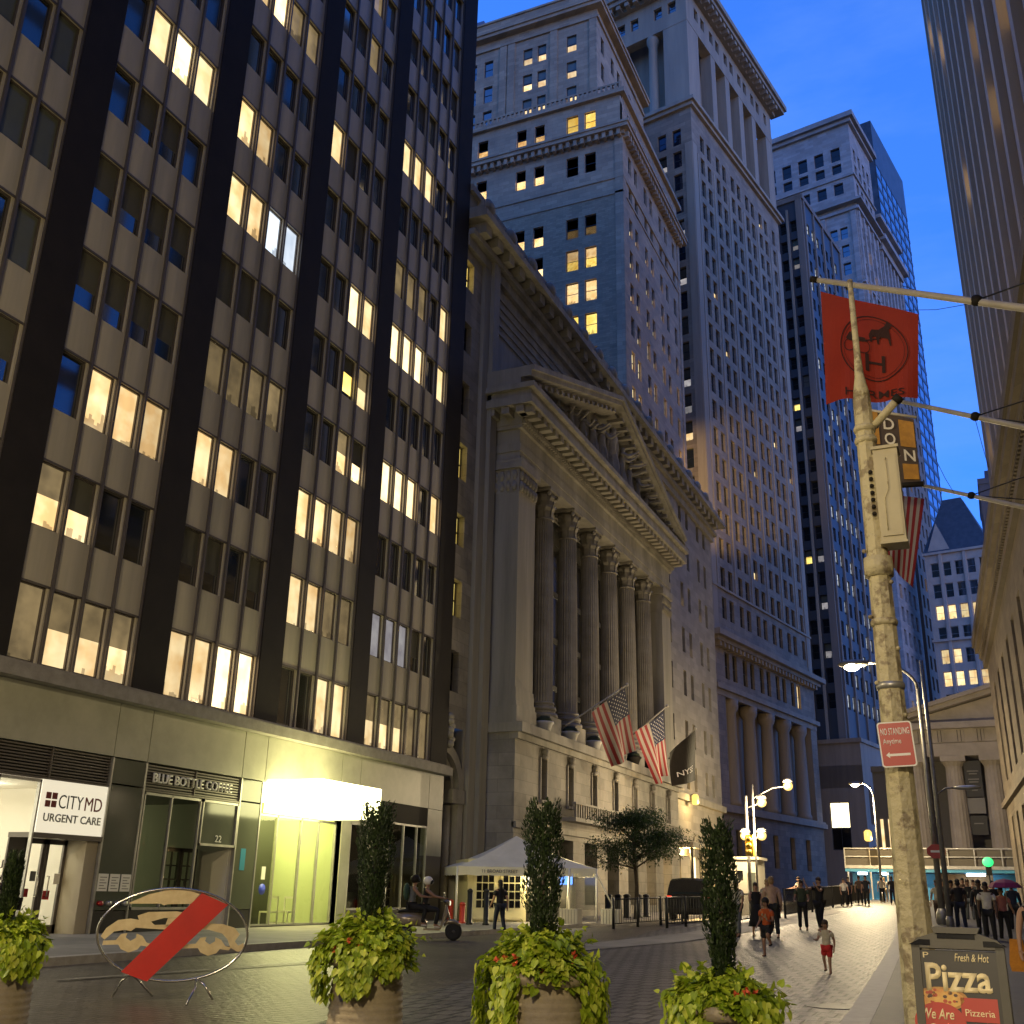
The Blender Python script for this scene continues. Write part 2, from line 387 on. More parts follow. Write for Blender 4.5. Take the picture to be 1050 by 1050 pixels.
def add_windows(face, wins, parent, depth, frame_m=None, cap=100, ft=.07, style='sash', vis=None):
    """wins: (u0,u1,z0,z1,panes[,style]); the largest in the picture become parts, the rest one stuff part"""
    sc_ = []
    for w_ in wins:
        u0, u1, z0, z1 = w_[:4]
        a = [proj(face.p(u, z, -depth)) for u in (u0, u1) for z in (z0, z1)]
        ar = 0
        if all(a):
            xs = [q[0] for q in a]; ys = [q[1] for q in a]
            if max(xs) > 0 and min(xs) < 1050 and max(ys) > 0 and min(ys) < 1050 and (vis is None or vis(sum(xs) / 4, sum(ys) / 4)):
                ar = (max(xs) - min(xs)) * (max(ys) - min(ys))
        sc_.append((ar, w_))
    sc_.sort(key=lambda t: -t[0])
    own = [t for t in sc_[:cap] if t[0] > 0]; rest = [t for t in sc_ if t not in own] if len(sc_) < 3000 else sc_[len(own):]
    rest = sc_[len(own):]
    flip = Vector((0, 0, 1)).cross(Vector((face.n.x, face.n.y, 0))).dot(Vector((face.d.x, face.d.y, 0))) < 0
    pm = wm(parent).inverted() if parent else Matrix()
    for ar, w_ in own:
        u0, u1, z0, z1, panes = w_[:5]; st = w_[5] if len(w_) > 5 else style
        key = (round(u1 - u0, 3), round(z1 - z0, 3), st, tuple((round(a, 3), b.name) for a, b in panes), frame_m.name if frame_m else '')
        if key not in WCACHE:
            WCACHE[key] = win_mb(u1 - u0, z1 - z0, st, panes, None, None, frame_m, ft).build('window').data
            ob = [o for o in C.objects if o.data == WCACHE[key]][0]; bpy.data.objects.remove(ob)
        o = bpy.data.objects.new('window', WCACHE[key]); C.objects.link(o)
        o.matrix_basis = pm @ face.T(u1 if flip else u0, z0, -depth); o.parent = parent
    if rest:
        mb = MB()
        for ar, w_ in rest:
            u0, u1, z0, z1, panes = w_[:5]; st = w_[5] if len(w_) > 5 else style
            win_mb(u1 - u0, z1 - z0, st, panes, face.T(u1 if flip else u0, z0, -depth), mb, frame_m, ft)
        o = mb.build('window', parent); tag(o, kind='stuff')
        o.matrix_basis = pm
# ================================================================ ground
def grid_sheet(name, xs, ys, dz, mt, kind='structure', xf=None):
    mb = MB(); vs = []; nx = len(xs)
    for y in ys:
        for x in xs:
            xx = xf(x, y) if xf else x
            vs.append((xx, y, gz(xx, y) + dz))
    fs = [(j * nx + i, j * nx + i + 1, (j + 1) * nx + i + 1, (j + 1) * nx + i) for j in range(len(ys) - 1) for i in range(nx - 1)]
    mb.mesh(vs, fs, mt, True)
    return tag(mb.build(name), kind=kind)
def rng(a, b, st):
    n = max(1, int(round((b - a) / st))); return [a + (b - a) * i / n for i in range(n + 1)]
M_COB = mat('cobble', (.075, .07, .062), .5, (.165, .155, .135), 1.1, bump=1.0, bscale=14, brick=('g', .28, .5, .035, .10), namt=(.3, .7))
M_ASPH = mat('street_pavers', (.060, .052, .042), .40, (.125, .11, .09), .5, bump=.9, bscale=9, brick=('g', .30, .16, .02, .35))
M_CONC = mat('sidewalk_concrete', (.20, .185, .16), .7, (.26, .24, .21), 1.2, bump=.25, bscale=18, brick=('g', 1.5, 1.5, .012, .5))
M_DARKP = mat('dark_sidewalk', (.05, .046, .04), .6, (.075, .068, .058), 1.5, bump=.3, bscale=25)
M_KERB = mat('granite_kerb', (.34, .32, .29), .6, (.26, .24, .21), 6, bump=.3, bscale=30)
xs = [-400, -200, -90, -50] + rng(-32, 12, 1.5) + [20, 45, 120, 400]
ys = [-200, -80] + rng(-30, 130, 3) + [160, 220, 320, 600]
grid_sheet('ground', xs, ys, -.004, M_ASPH)
# cobbled carriageway, right of the paver strip
def cobx(t, y):
    l = pl([(6, -6.5), (14, -8.0), (24, -9.5), (38, -11.5), (60, -12.5), (95, -12.8)], y); r = pl([(6, -1.55), (15.5, -2.1), (31, -3.05), (48, -4.2), (60, -4.9), (95, -5.5)], y)
    return lerp(l, r, t)
grid_sheet('cobbled_road', rng(0, 1, .125), rng(4, 94, 2), .02, M_COB, xf=cobx)
# left sidewalk with kerb
def strip(name, path_l, path_r, h, mt, kerb=.0, kmt=None, side='r', ys_=None):
    ys_ = ys_ or rng(-30, 118, 2)
    mb = MB(); L_ = [(path_l(y), y) for y in ys_]; R_ = [(path_r(y), y) for y in ys_]
    for i in range(len(ys_) - 1):
        a, b, c, d = L_[i], R_[i], R_[i + 1], L_[i + 1]
        mb.face([(p[0], p[1], gz(*p) + h) for p in (a, b, c, d)], mt)
        e, f = (b, c) if side == 'r' else (d, a)
        mb.face([(e[0], e[1], gz(*e) - .1), (f[0], f[1], gz(*f) - .1), (f[0], f[1], gz(*f) + h), (e[0], e[1], gz(*e) + h)], kmt or mt)
    return tag(mb.build(name), kind='structure')
strip('sidewalk', lambda y: -34, lambda y: -16.3, .14, M_CONC, kmt=M_KERB)
strip('kerb', lambda y: -16.3, lambda y: -16.05, .145, M_KERB, kmt=M_KERB)
krb = lambda y: pl([(0, -1.0), (6, -1.55), (15.5, -2.05), (31, -3.0), (48, -4.15), (60, -4.9), (95, -5.5)], y)
strip('kerb', krb, lambda y: krb(y) + .32, .13, M_KERB, kmt=M_KERB, side='l', ys_=rng(-20, 90, 2))
strip('sidewalk', lambda y: krb(y) + .32, lambda y: 9, .126, M_DARKP, side='l', ys_=rng(-20, 90, 2))
# pale granite strip that edges the plaza behind the iron fence
def pp(px, py): return on_g(px, py)
_a, _b, _c = pp(655, 968), pp(790, 948), pp(905, 918)
mb = MB()
ptsl = [pp(600, 969), pp(700, 958), pp(780, 944), pp(850, 930), pp(893, 917)]
ptsr = [pp(600, 976), pp(700, 967), pp(790, 953), pp(862, 936), pp(900, 920)]
for i in range(4):
    mb.face([ptsl[i] + Vector((0, 0, .035)), ptsr[i] + Vector((0, 0, .035)), ptsr[i + 1] + Vector((0, 0, .035)), ptsl[i + 1] + Vector((0, 0, .035))], M_CONC)
tag(mb.build('path'), kind='structure')
# thin worn white line on the left carriageway
mb = MB()
M_LINE = mat('worn_line', (.30, .28, .22), .6, (.14, .13, .11), 9, namt=(.4, .6))
l0, l1 = pp(60, 1006), pp(360, 985)
dv = (l1 - l0); nv = Vector((-dv.y, dv.x, 0)).normalized() * .06
n_ = 12
for i in range(n_):
    a = l0 + dv * i / n_; b = l0 + dv * (i + 1) / n_
    mb.face([(q.x, q.y, gz(q.x, q.y) + .022) for q in (a - nv, b - nv, b + nv, a + nv)], M_LINE)
tag(mb.build('road_marking'), kind='structure')
mb = MB()
for (px, py, s_) in ((853, 1032, .38), (893, 1033, .22)):
    q = on_g(px, py, .02); mb.lathe([(s_, -.02), (s_, .004), (s_ * .9, .006)], M_IRON, 20, (q.x, q.y, gz(q.x, q.y) + .02), False)
    o = mb.build('manhole_cover'); mb = MB()
    tag(o, 'round iron cover set in the cobbles %s' % ('left of the pizza board' if px < 880 else 'nearest the granite kerb by the pizza board'), 'manhole cover')

# ================================================================ office block (left)
def prow(pm): return [(1.0, pm)]
OFF = thing('office_building', 'taupe office slab with black piers and lit windows above street shops', 'office building', (-22, 20, .2))
F = Face((-22, 0), (0, 1), (1, 0))
BAYS = [(-9, -4.65, 4), (-3.4, .95, 4), (2.2, 6.55, 4), (7.6, 11.9, 4), (13.1, 17.15, 4), (18.4, 22.74, 4), (24.0, 28.35, 4), (29.57, 33.97, 4), (35.18, 40.59, 5)]
PIERS = [(-4.65, -3.4), (.95, 2.2), (6.55, 7.6), (11.9, 13.1), (17.15, 18.4), (22.74, 24.0), (28.35, 29.57), (33.97, 35.18), (40.59, 42.1)]
TOPZ = 72; ZR = [8.85 + 3.3 * k for k in range(19)]
LIT = {5: {0: 'dhhh', 1: 'hHxx', 2: 'xwww', 3: 'bbbb', 4: 'bbbb', 5: 'xbbx', 6: 'xWWW', 7: 'xxxx'},
       6: {0: 'wwWW', 1: 'bbxb', 2: 'wwxx', 3: 'dddd', 4: 'sssx', 5: 'wwcc', 6: 'wwxx', 7: 'xxxx', 8: 'wWdd'},
       7: {0: 'xxww', 1: 'wwdd', 2: 'wwww', 3: 'xxhH', 4: 'xxyh', 5: 'xxWw', 6: 'xxbx', 7: 'wsxx'},
       8: {0: 'hhhdd', 1: 'mmmbx', 2: 'xxxxx', 3: 'WWWxw', 4: 'xxxxx', 5: 'WWWxw', 6: 'dddxw', 7: 'xxxxx', 8: 'wwwxx'}}
def panes_for(c):
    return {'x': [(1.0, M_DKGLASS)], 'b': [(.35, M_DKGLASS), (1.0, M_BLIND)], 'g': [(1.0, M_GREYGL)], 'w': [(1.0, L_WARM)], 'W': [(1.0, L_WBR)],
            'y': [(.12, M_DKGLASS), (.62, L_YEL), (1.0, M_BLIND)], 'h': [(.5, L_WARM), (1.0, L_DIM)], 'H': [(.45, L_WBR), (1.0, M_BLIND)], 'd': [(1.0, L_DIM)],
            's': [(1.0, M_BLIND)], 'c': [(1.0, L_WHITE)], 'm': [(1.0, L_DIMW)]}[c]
wallmb = MB(); mull = MB(); wins = []
F.quad(wallmb, -9, 42.1, 4.9, 6.9, -.6, M_BLACK)
for bi, (u0, u1, n) in enumerate(BAYS):
    pt = (u1 - u0) / n
    rows = [(z - 1.8 if k else z - 2.0, z) for k, z in enumerate(ZR)]
    cols = [(u0 + i * pt + .09, u0 + (i + 1) * pt - .09) for i in range(n)]
    F.wall(wallmb, u0, u1, 6.7, TOPZ, cols, rows, .16, M_PANEL)
    for k, (a, b) in enumerate(rows):
        lit = LIT.get(bi, {}).get(k)
        for i, (c, d) in enumerate(cols):
            ch = lit[i] if lit else R.choice('xxxxxbbgxxbd' if bi > 5 else 'xxbbbgxb')
            wins.append((c, d, a, b, panes_for(ch), 'plain'))
        # thin bronze bar below each spandrel
        F.box(mull, u0, u1, b - .03, b + .03, 0, .035, M_MULL)
    for i in range(n + 1):
        u = u0 + i * pt; wd = .05 if 0 < i < n else .04
        F.box(mull, u - wd * .8, u + wd * .8, 6.75, TOPZ, .0, .09, M_MULL)
wo = wallmb.build('wall', OFF, world=True)
mull.build('mullion', OFF, world=True)
for (a, b) in PIERS:
    mb = MB(); F.box(mb, a, b, 6.72, TOPZ, -.05, .12, M_BLACK); mb.build('pier', OFF, world=True)
mb = MB(); F.box(mb, -9, 42.15, 6.36, 6.7, -.1, .42, M_LEDGE); F.box(mb, -9, 42.12, 6.7, 6.78, -.1, .3, M_LEDGE); mb.build('ledge', OFF, world=True)
add_windows(F, wins, OFF, .14, M_MULL, 100, ft=.05)
# body of the slab behind the facade, end wall, roof
mb = MB(); mb.box((-46, -9, 6.9), (-22.6, 42.1, TOPZ + .3), M_PANEL); mb.box((-46, -9, 0), (-27, 42.1, 6.88), M_PANEL)
mb.box((-27, 41.9, 0), (-22.05, 42.1, 6.9), M_BLACK); mb.box((-22.6, 42.02, 6.9), (-22.02, 42.1, TOPZ), M_BLACK); mb.build('core', OFF, world=True)
# ---- ground floor
fm = MB()
J = [-9, 8, 13, 18.4, 22.53, 23.86, 28.16, 29.37, 33.96, 35.28, 40.79, 42.1]
for a, b in zip(J, J[1:]):
    F.box(fm, a + .015, b - .015, 4.9, 6.35, -.2, .02, M_PANELG)
fm.build('fascia', OFF, world=True)
# panelled shop piers with glossy panels
M_GLOSS = mat('glossy_panel', (.09, .10, .075), .12, (.11, .12, .09), .4, spec=.6)
M_PLINTH = mat('dark_plinth', (.03, .028, .025), .35)
for (a, b) in ((22.56, 23.86), (28.2, 29.3), (17.2, 18.4)):
    mb = MB(); F.box(mb, a + .02, b - .02, 4.2, 4.86, -.3, .01, M_GLOSS); F.box(mb, a + .02, b - .02, .95, 4.15, -.3, .01, M_GLOSS)
    F.box(mb, a, b, .2, .93, -.3, .0, M_PLINTH); F.box(mb, a - .03, a + .03, .3, 4.88, -.3, .03, M_STEEL); F.box(mb, b - .03, b + .03, .3, 4.88, -.3, .03, M_STEEL)
    mb.build('shop_pier', OFF, world=True)
def louvre(a, b, z0, z1):
    mb = MB(); F.box(mb, a, b, z0, z1, -.25, -.12, M_BLACK); n = int((z1 - z0) / .075)
    for i in range(n):
        z = z0 + (i + .5) * (z1 - z0) / n; F.box(mb, a, b, z - .02, z + .02, -.14, -.03, M_MULL)
    F.box(mb, (a + b) / 2 - .02, (a + b) / 2 + .02, z0, z1, -.14, 0, M_MULL)
    F.box(mb, a, b, z0 - .05, z0, -.2, .02, M_MULL)
    mb.build('louvre', OFF, world=True)
louvre(8, 12.9, 4.12, 4.88); louvre(13, 18.38, 4.12, 4.88); louvre(18.42, 22.5, 4.12, 4.88); louvre(23.9, 28.15, 4.15, 4.86)
M_GLASS = bpy.data.materials.new('shop_glass'); M_GLASS.use_nodes = True
_n = M_GLASS.node_tree; _n.nodes.remove(_n.nodes['Principled BSDF'])
_t = _n.nodes.new('ShaderNodeBsdfTransparent'); _g = _n.nodes.new('ShaderNodeBsdfGlossy'); _g.inputs['Roughness'].default_value = .02
_m = _n.nodes.new('ShaderNodeMixShader'); _f = _n.nodes.new('ShaderNodeFresnel'); _f.inputs[0].default_value = 1.5
_t.inputs[0].default_value = (.86, .9, .82, 1)
_n.links.new(_f.outputs[0], _m.inputs[0]); _n.links.new(_t.outputs[0], _m.inputs[1]); _n.links.new(_g.outputs[0], _m.inputs[2]); _n.links.new(_m.outputs[0], _n.nodes['Material Output'].inputs[0])
E_SHOP = litmat('glowing_shop_wall', (1.0, .88, .66), (.9, .74, .5), 3.6, .5)  # wall glows by itself, standing in for the room's lamplight
E_CEIL = mat('ceiling_light', (.8, .8, .8), .5, emit=(1, .95, .85), estr=22.0)
M_WALLW = mat('interior_white', (.62, .58, .50), .7)
M_WALLY = mat('interior_green_white', (.55, .60, .36), .6)
M_RED = mat('sign_red', (.35, .012, .015), .4)
M_DKRED = mat('dark_red_letters', (.16, .01, .012), .5)
M_BLK = mat('black_letters', (.01, .01, .01), .5)
M_GREYL = mat('grey_letters', (.16, .15, .14), .5)
M_WHITE = mat('white_paint', (.75, .73, .68), .5)
# clinic interior: self-glowing back wall, floor, ceiling with lamp
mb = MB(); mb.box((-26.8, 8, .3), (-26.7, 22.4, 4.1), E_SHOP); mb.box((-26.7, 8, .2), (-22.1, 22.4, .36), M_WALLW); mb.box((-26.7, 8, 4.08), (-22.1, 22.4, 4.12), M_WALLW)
mb.box((-26.7, 22.4, .3), (-22.3, 22.5, 4.1), M_WALLW)
mb.box((-25.8, 14, .36), (-25.0, 17.5, 1.4), M_WALLW); mb.box((-26.6, 18.5, 1.6), (-26.4, 19.8, 2.4), M_GREYL)
mb.build('shop_interior', OFF, world=True)
mb = MB()
for y in (10, 13.2, 16.4, 20): mb.box((-24.9, y - .9, 3.72), (-24.4, y + .9, 3.84), E_CEIL)
mb.explode('ceiling_lamp', OFF, world=True)
def shop_window(a, b, z0, z1, divs=(), out=0.0, glass=None, name='shop_window', post=.05):
    mb = MB(); g = glass or M_GLASS
    F.quad(mb, a, b, z0, z1, out, g)
    for u in (a + post / 2, b - post / 2, *divs): F.box(mb, u - post / 2, u + post / 2, z0, z1, out - .04, out + .06, M_STEEL)
    F.box(mb, a, b, z0, z0 + .07, out - .04, out + .06, M_STEEL); F.box(mb, a, b, z1 - .07, z1, out - .04, out + .06, M_STEEL)
    return mb.build(name, OFF, world=True)
shop_window(8, 12.9, .45, 4.05, (10.5,)); shop_window(13.1, 17.2, .45, 4.05, (15.2,)); sw = shop_window(17.2, 20.2, .45, 4.05, (18.9,))
# clinic sign pane over recessed double door
mb = MB(); F.box(mb, 20.27, 22.5, 2.78, 4.07, -.06, .02, mat('lit_sign_pane', (.8, .8, .75), .3, emit=(1, .90, .66), estr=.62)); F.box(mb, 20.2, 22.53, 2.66, 2.78, -.8, .05, M_MULL)
sg = mb.build('sign_panel', OFF, world=True)
text('CITY', .82, M_BLK, F.T(21.28, 3.57, .022), sg, height=.34, bold=-.006)
text('MD', .60, M_DKRED, F.T(22.06, 3.57, .022), sg, height=.34, bold=.0)
text('URGENT CARE', 1.95, M_GREYL, F.T(21.42, 3.16, .022), sg, height=.2, bold=.014)
mb = MB()
for (du, dz) in ((0, 0), (.2, 0), (0, .2), (.2, .2)): F.box(mb, 20.43 + du, 20.59 + du, 3.41 + dz, 3.57 + dz, .022, .036, M_DKRED)
mb.build('logo', sg, world=True)
for tx, zz in (('JUST', 2.0), ('WALK', 1.72), ('IN', 1.44)):
    text(tx, .75 if tx != 'IN' else .35, M_GREYL, F.T(19.75, zz, .03), sw, height=.2, bold=.01)
FD = Face((-22.75, 0), (0, 1), (1, 0))
def door_pair(face, a, b, z0, z1, glass, fm_, name='door', bars=0):
    for (c, d) in ((a, (a + b) / 2 - .01), ((a + b) / 2 + .01, b)):
        mb = MB(); face.quad(mb, c + .08, d - .08, z0 + .2, z1 - .1, 0, glass)
        for (p, q, r_, s_) in ((c, c + .1, z0, z1), (d - .1, d, z0, z1), (c, d, z0, z0 + .22), (c, d, z1 - .12, z1)): face.box(mb, p, q, r_, s_, -.03, .04, fm_)
        for i in range(1, bars + 1):
            z = z0 + .22 + (z1 - z0 - .34) * i / (bars + 1); face.box(mb, c + .1, d - .1, z - .02, z + .02, -.02, .03, fm_)
        if bars: face.box(mb, (c + d) / 2 - .02, (c + d) / 2 + .02, z0 + .2, z1 - .1, -.02, .03, fm_)
        dd = mb.build(name, OFF, world=True)
        mb = MB(); e = d - .16 if c == a else c + .16
        mb.tube([face.p(e, z0 + .9, .05), face.p(e, z0 + .9, .12), face.p(e, z0 + 1.4, .12), face.p(e, z0 + 1.4, .05)], .018, M_CHROME, 6); mb.build('handle', dd, world=True)
door_pair(FD, 20.7, 22.1, .36, 2.66, M_GLASS, M_MULL)
mb = MB(); FD.box(mb, 22.1, 22.5, .36, 2.66, -.05, .7, mat('beige_jamb', (.36, .31, .22), .5)); FD.box(mb, 20.2, 20.7, .36, 2.66, -.03, .02, M_MULL); mb.explode('door_surround', OFF, world=True)
for i in range(3):
    mb = MB(); F.box(mb, 22.62 + i * .42, 22.97 + i * .42, 1.42, 1.86, .012, .03, M_WHITE); nt_ = mb.build('notice', OFF, world=True)
    mb = MB()
    for j in range(5): F.box(mb, 22.67 + i * .42, 22.92 + i * .42 - (.08 if j % 2 else 0), 1.76 - j * .07, 1.78 - j * .07, .03, .033, M_GREYL)
    mb.build('print', nt_, world=True)
mb = MB()
for i in range(4): mb.tube([F.p(22.75 + i * .3, 1.12, .01), F.p(22.75 + i * .3, 1.12, .14)], .06, M_RED if i < 1 else M_STEEL, 8)
mb.build('standpipe', OFF, world=True)
# coffee shop bay
text('BLUE BOTTLE COFFEE', 3.55, M_WHITE, F.T(25.95, 4.5, .0), OFF, height=.27, bold=.012, ext=.04)
shop_window(23.95, 26.4, .95, 4.08, (25.1,), -.05)
mb = MB(); F.box(mb, 23.9, 26.4, .2, .95, -.3, .0, M_PLINTH); mb.build('plinth', OFF, world=True)
shop_window(26.45, 28.15, 2.75, 4.08, (), -.02, M_GREYGL, 'transom')
text('22', .3, M_WHITE, F.T(27.35, 2.98, .0), OFF, height=.2, name='door_number')
FD2 = Face((-23.3, 0), (0, 1), (1, 0))
door_pair(FD2, 26.5, 28.0, .36, 2.7, M_GLASS, M_MULL, bars=4)
M_ROOMD = mat('interior_dark', (.08, .085, .06), .7)
mb = MB(); mb.box((-26.8, 23.9, .3), (-26.7, 28.2, 4.1), litmat('glowing_cafe_wall', (.7, .75, .4), (.2, .22, .1), .5, .8)); mb.box((-26.7, 23.9, .2), (-22.1, 28.2, .36), M_ROOMD); mb.box((-26.7, 23.9, 4.08), (-22.1, 28.2, 4.12), M_ROOMD)  # cafe back wall glows by itself in place of lamplight
mb.box((-25.2, 24.2, .36), (-24.6, 26.2, 1.4), M_ROOMD); mb.box((-26.7, 28.05, .36), (-22.1, 28.2, 4.1), M_WALLW); mb.box((-26.7, 23.86, .36), (-22.35, 23.95, 4.1), M_ROOMD); mb.build('cafe_interior', OFF, world=True)
mb = MB(); F.box(mb, 28.5, 28.75, 2.1, 2.75, .012, .02, mat('blue_sticker', (.02, .22, .35), .4)); mb.build('sticker', OFF, world=True)
# lobby: lit canopy box, glass front, interior
E_CAN = mat('lit_canopy', (.9, .9, .8), .5, emit=(1.0, .93, .42), estr=10.0)
mb = MB(); mb.box((-22.0, 29.5, 3.92), (-19.8, 33.2, 4.95), E_CAN); mb.build('canopy', OFF, world=True)
mb = MB(); mb.box((-26.8, 29.4, .3), (-26.7, 40.8, 4.9), M_WALLY); mb.box((-26.7, 29.4, .2), (-22.05, 34.3, .38), M_CONC); mb.box((-26.7, 29.4, 4.86), (-22.1, 40.8, 4.9), M_WALLW)
mb.box((-26.7, 34.2, .38), (-22.0, 34.7, 4.9), M_WALLY); mb.box((-26.7, 29.3, .3), (-22.05, 29.42, 4.9), M_WALLY); mb.box((-23.6, 30.9, .38), (-23.3, 32.0, 3.9), M_ROOMD); mb.box((-26.6, 32.4, .38), (-24.6, 32.6, 3.9), M_MULL)
mb.box((-26.7, 34.7, .2), (-22.05, 40.8, .5), M_ROOMD); mb.box((-24.4, 36.6, .5), (-24.2, 38, 3.8), M_WALLY); mb.box((-25.6, 38.6, .5), (-24.9, 40.2, 1.5), M_ROOMD)
mb.build('lobby_interior', OFF, world=True)
mb = MB(); mb.box((-25.5, 30, 4.6), (-23, 33.5, 4.7), mat('lobby_light', (.8, .8, .8), .5, emit=(1, .93, .40), estr=10.0)); mb.box((-25, 36.2, 4.6), (-24.2, 39.6, 4.66), mat('ceiling_light_low', (.8, .8, .8), .5, emit=(1, .9, .6), estr=1.6)); mb.explode('ceiling_lamp', OFF, world=True)
shop_window(29.4, 34.2, .42, 3.9, (30.6, 32.0, 33.1), -.25); shop_window(34.8, 36.1, .9, 3.95, (), -.02); shop_window(36.6, 40.75, .9, 4.15, (37.6, 38.8, 39.9), -.02)
mb = MB(); F.box(mb, 34.2, 34.85, .3, 4.88, -.3, .03, M_PANELG); F.box(mb, 36.15, 36.6, .9, 4.88, -.3, .02, M_PANELG); F.box(mb, 40.79, 42.1, 3.0, 4.88, -.3, .01, M_PANELG); F.box(mb, 40.79, 42.1, .3, 3.0, -.3, .0, M_MULL); mb.explode('shop_pier', OFF, world=True)
mb = MB(); F.box(mb, 34.85, 40.79, .2, .9, -.3, .01, M_PLINTH); F.box(mb, 29.4, 34.2, .2, .45, -.3, .0, M_PLINTH); mb.explode('plinth', OFF, world=True)
mb = MB(); F.box(mb, 36.62, 40.75, 4.15, 4.9, -.2, .02, M_BLACK); F.box(mb, 33.2, 36.15, 3.95, 4.9, -.2, .0, M_PANELG); mb.explode('sign_band', OFF, world=True)
mb = MB(); mb.lathe([(.17, 0), (.17, .02)], mat('blue_disc', (.05, .08, .6), .4), 16, T=F.T(30.1, 1.55, -.23)); F.box(mb, 30.0, 30.2, 1.85, 2.25, -.23, -.22, M_WHITE); mb.build('sticker', OFF, world=True)
for (u_, z_, w_, h_, m_) in ((20.95, 1.35, .16, .2, M_RED), (21.62, 1.3, .22, .22, M_RED), (21.9, 1.7, .2, .26, M_WHITE), (21.1, 1.75, .18, .24, M_GREYL)):
    mb = MB(); FD.box(mb, u_ - w_ / 2, u_ + w_ / 2, z_ - h_ / 2, z_ + h_ / 2, .045, .05, m_); mb.build('notice', OFF, world=True)
mb = MB(); mb.box((-24.2, 18.6, .36), (-23.6, 20.0, 1.45), M_WALLW); mb.box((-24.25, 18.55, 1.45), (-23.55, 20.05, 1.5), M_MULL); mb.build('reception_desk', OFF, world=True)
def lobby_chair(x, y, lab):
    t = thing('chair', lab, 'chair', (x, y, .38), R.uniform(-.2, .2), 'white chairs in the lit lobby'); m_ = M_WHITE
    mb = MB(); mb.box((-.22, -.22, .43), (.22, .22, .48), m_); mb.build('seat', t)
    mb = MB(); mb.box((-.22, .18, .48), (-.18, .22, .95), m_); mb.box((.18, .18, .48), (.22, .22, .95), m_); mb.box((-.22, .18, .88), (.22, .22, .95), m_); mb.build('backrest', t)
    for sx in (-1, 1):
        for sy in (-1, 1): mb = MB(); mb.box((sx * .2 - .02, sy * .2 - .02, 0), (sx * .2 + .02, sy * .2 + .02, .43), m_); mb.build('leg', t)
lobby_chair(-22.9, 31.5, 'white chair behind the lobby glass, the one nearer the blue sticker'); lobby_chair(-22.9, 32.5, 'white chair behind the lobby glass, the one nearer the yellow column')
# ================================================================ stock exchange
NY = thing('exchange_building', 'temple-fronted marble exchange with a row of tall fluted columns and carved pediment', 'stock exchange', (-22, 60, .5))
W0 = Face((-22.1, 0), (0, 1), (1, 0)); ROOF = 37.4
# main wall behind and beside the portico
wn = []
mb = MB()
colsL = [(42.25, 43.35)]
rowsL = [(10.2, 12.1), (13.7, 15.5), (17.2, 18.8), (20.6, 22.5), (24.0, 25.9), (27.6, 29.3), (31.3, 33.0)]
W0.wall(mb, 42.15, 45.7, 8.6, 34.5, colsL, rowsL, .45, M_STONE)
for i, (a, b) in enumerate(rowsL):
    lit = [0, 1, 1, 1, 0, 0, 1][i]
    wn.append((42.25, 43.35, a, b, [(1.0, L_YEL if lit else M_DKGLASS)] if i else [(1.0, M_BLIND)]))
# arched niche at street level of the south wing
W0.quad(mb, 44.1, 45.7, .3, 8.6, 0, M_STONEP); W0.quad(mb, 42.15, 44.1, .3, 8.6, -.9, M_STONEP); W0.box(mb, 44.05, 44.1, .3, 8.6, -.9, 0, M_STONEP)
colsR = [(79.5, 80.4), (83.6, 84.5), (85.9, 86.8), (89.6, 90.5), (91.9, 92.8)]
rowsR = [(9.6, 11.5), (13.0, 15.0), (17.0, 19.1), (20.6, 22.7), (24.5, 26.6), (28.2, 30.3), (32.0, 33.8)]
W0.wall(mb, 74, 95.2, 9.0, 34.5, colsR, rowsR, .4, M_NWING)
for i, (a, b) in enumerate(rowsR):
    for j, (c, d) in enumerate(colsR):
        p = [(1.0, M_DKGLASS)]
        if i in (3, 4) and j in (0, 1, 2, 3): p = [(.3, L_WARM), (1.0, M_DKGLASS)] if (i + j) % 2 else p
        wn.append((c, d, a, b, p))
W0.quad(mb, 45.7, 74, 24, 34.5, 0, M_STONEP)
W0.box(mb, 42.15, 95.2, 34.5, 37.0, -1.2, -.02, M_STONEP)
mb.box((-60, 95.0, .2), (-22.3, 95.2, 36), M_NWING); mb.box((-60, 42.2, 30), (-23.4, 95.0, 36.2), M_STONEP)
mb.build('wall', NY, world=True)
add_windows(W0, wn, NY, .38, M_FRM, 60, ft=.06)
# arch ring, column and carved bracket of the half-hidden arch
mb = MB()
for k in range(10):
    a0 = math.pi / 2 * k / 10; a1 = math.pi / 2 * (k + 1) / 10
    for r0, r1, o in ((1.55, 2.0, .08), (1.25, 1.5, -.15)):
        ps = [(42.1 + r * math.cos(a), 5.9 + r * math.sin(a)) for (r, a) in ((r0, a0), (r1, a0), (r1, a1), (r0, a1))]
        mb.face([W0.p(u, z, o) for u, z in ps][::-1], M_STONEC); mb.face([W0.p(ps[0][0], ps[0][1], o), W0.p(ps[0][0], ps[0][1], -.7), W0.p(ps[3][0], ps[3][1], -.7), W0.p(ps[3][0], ps[3][1], o)], M_STONEC)
        mb.face([W0.p(ps[1][0], ps[1][1], o), W0.p(ps[1][0], ps[1][1], -.2), W0.p(ps[2][0], ps[2][1], -.2), W0.p(ps[2][0], ps[2][1], o)], M_STONEC)
W0.box(mb, 43.6, 44.1, .3, 5.9, -.7, .08, M_STONEC); mb.tube([W0.p(43.2, .3, -.3), W0.p(43.2, 5.2, -.3)], .2, M_STONEC, 10)
W0.box(mb, 42.95, 44.15, 5.3, 5.9, -.7, .14, M_STONEC)
for k in range(7): mb.ball(W0.p(42.45 + .1 * math.sin(k * 2), 7.8 + .2 * k, .12), (.22, .26, .2), M_STONEC, 8, 5)
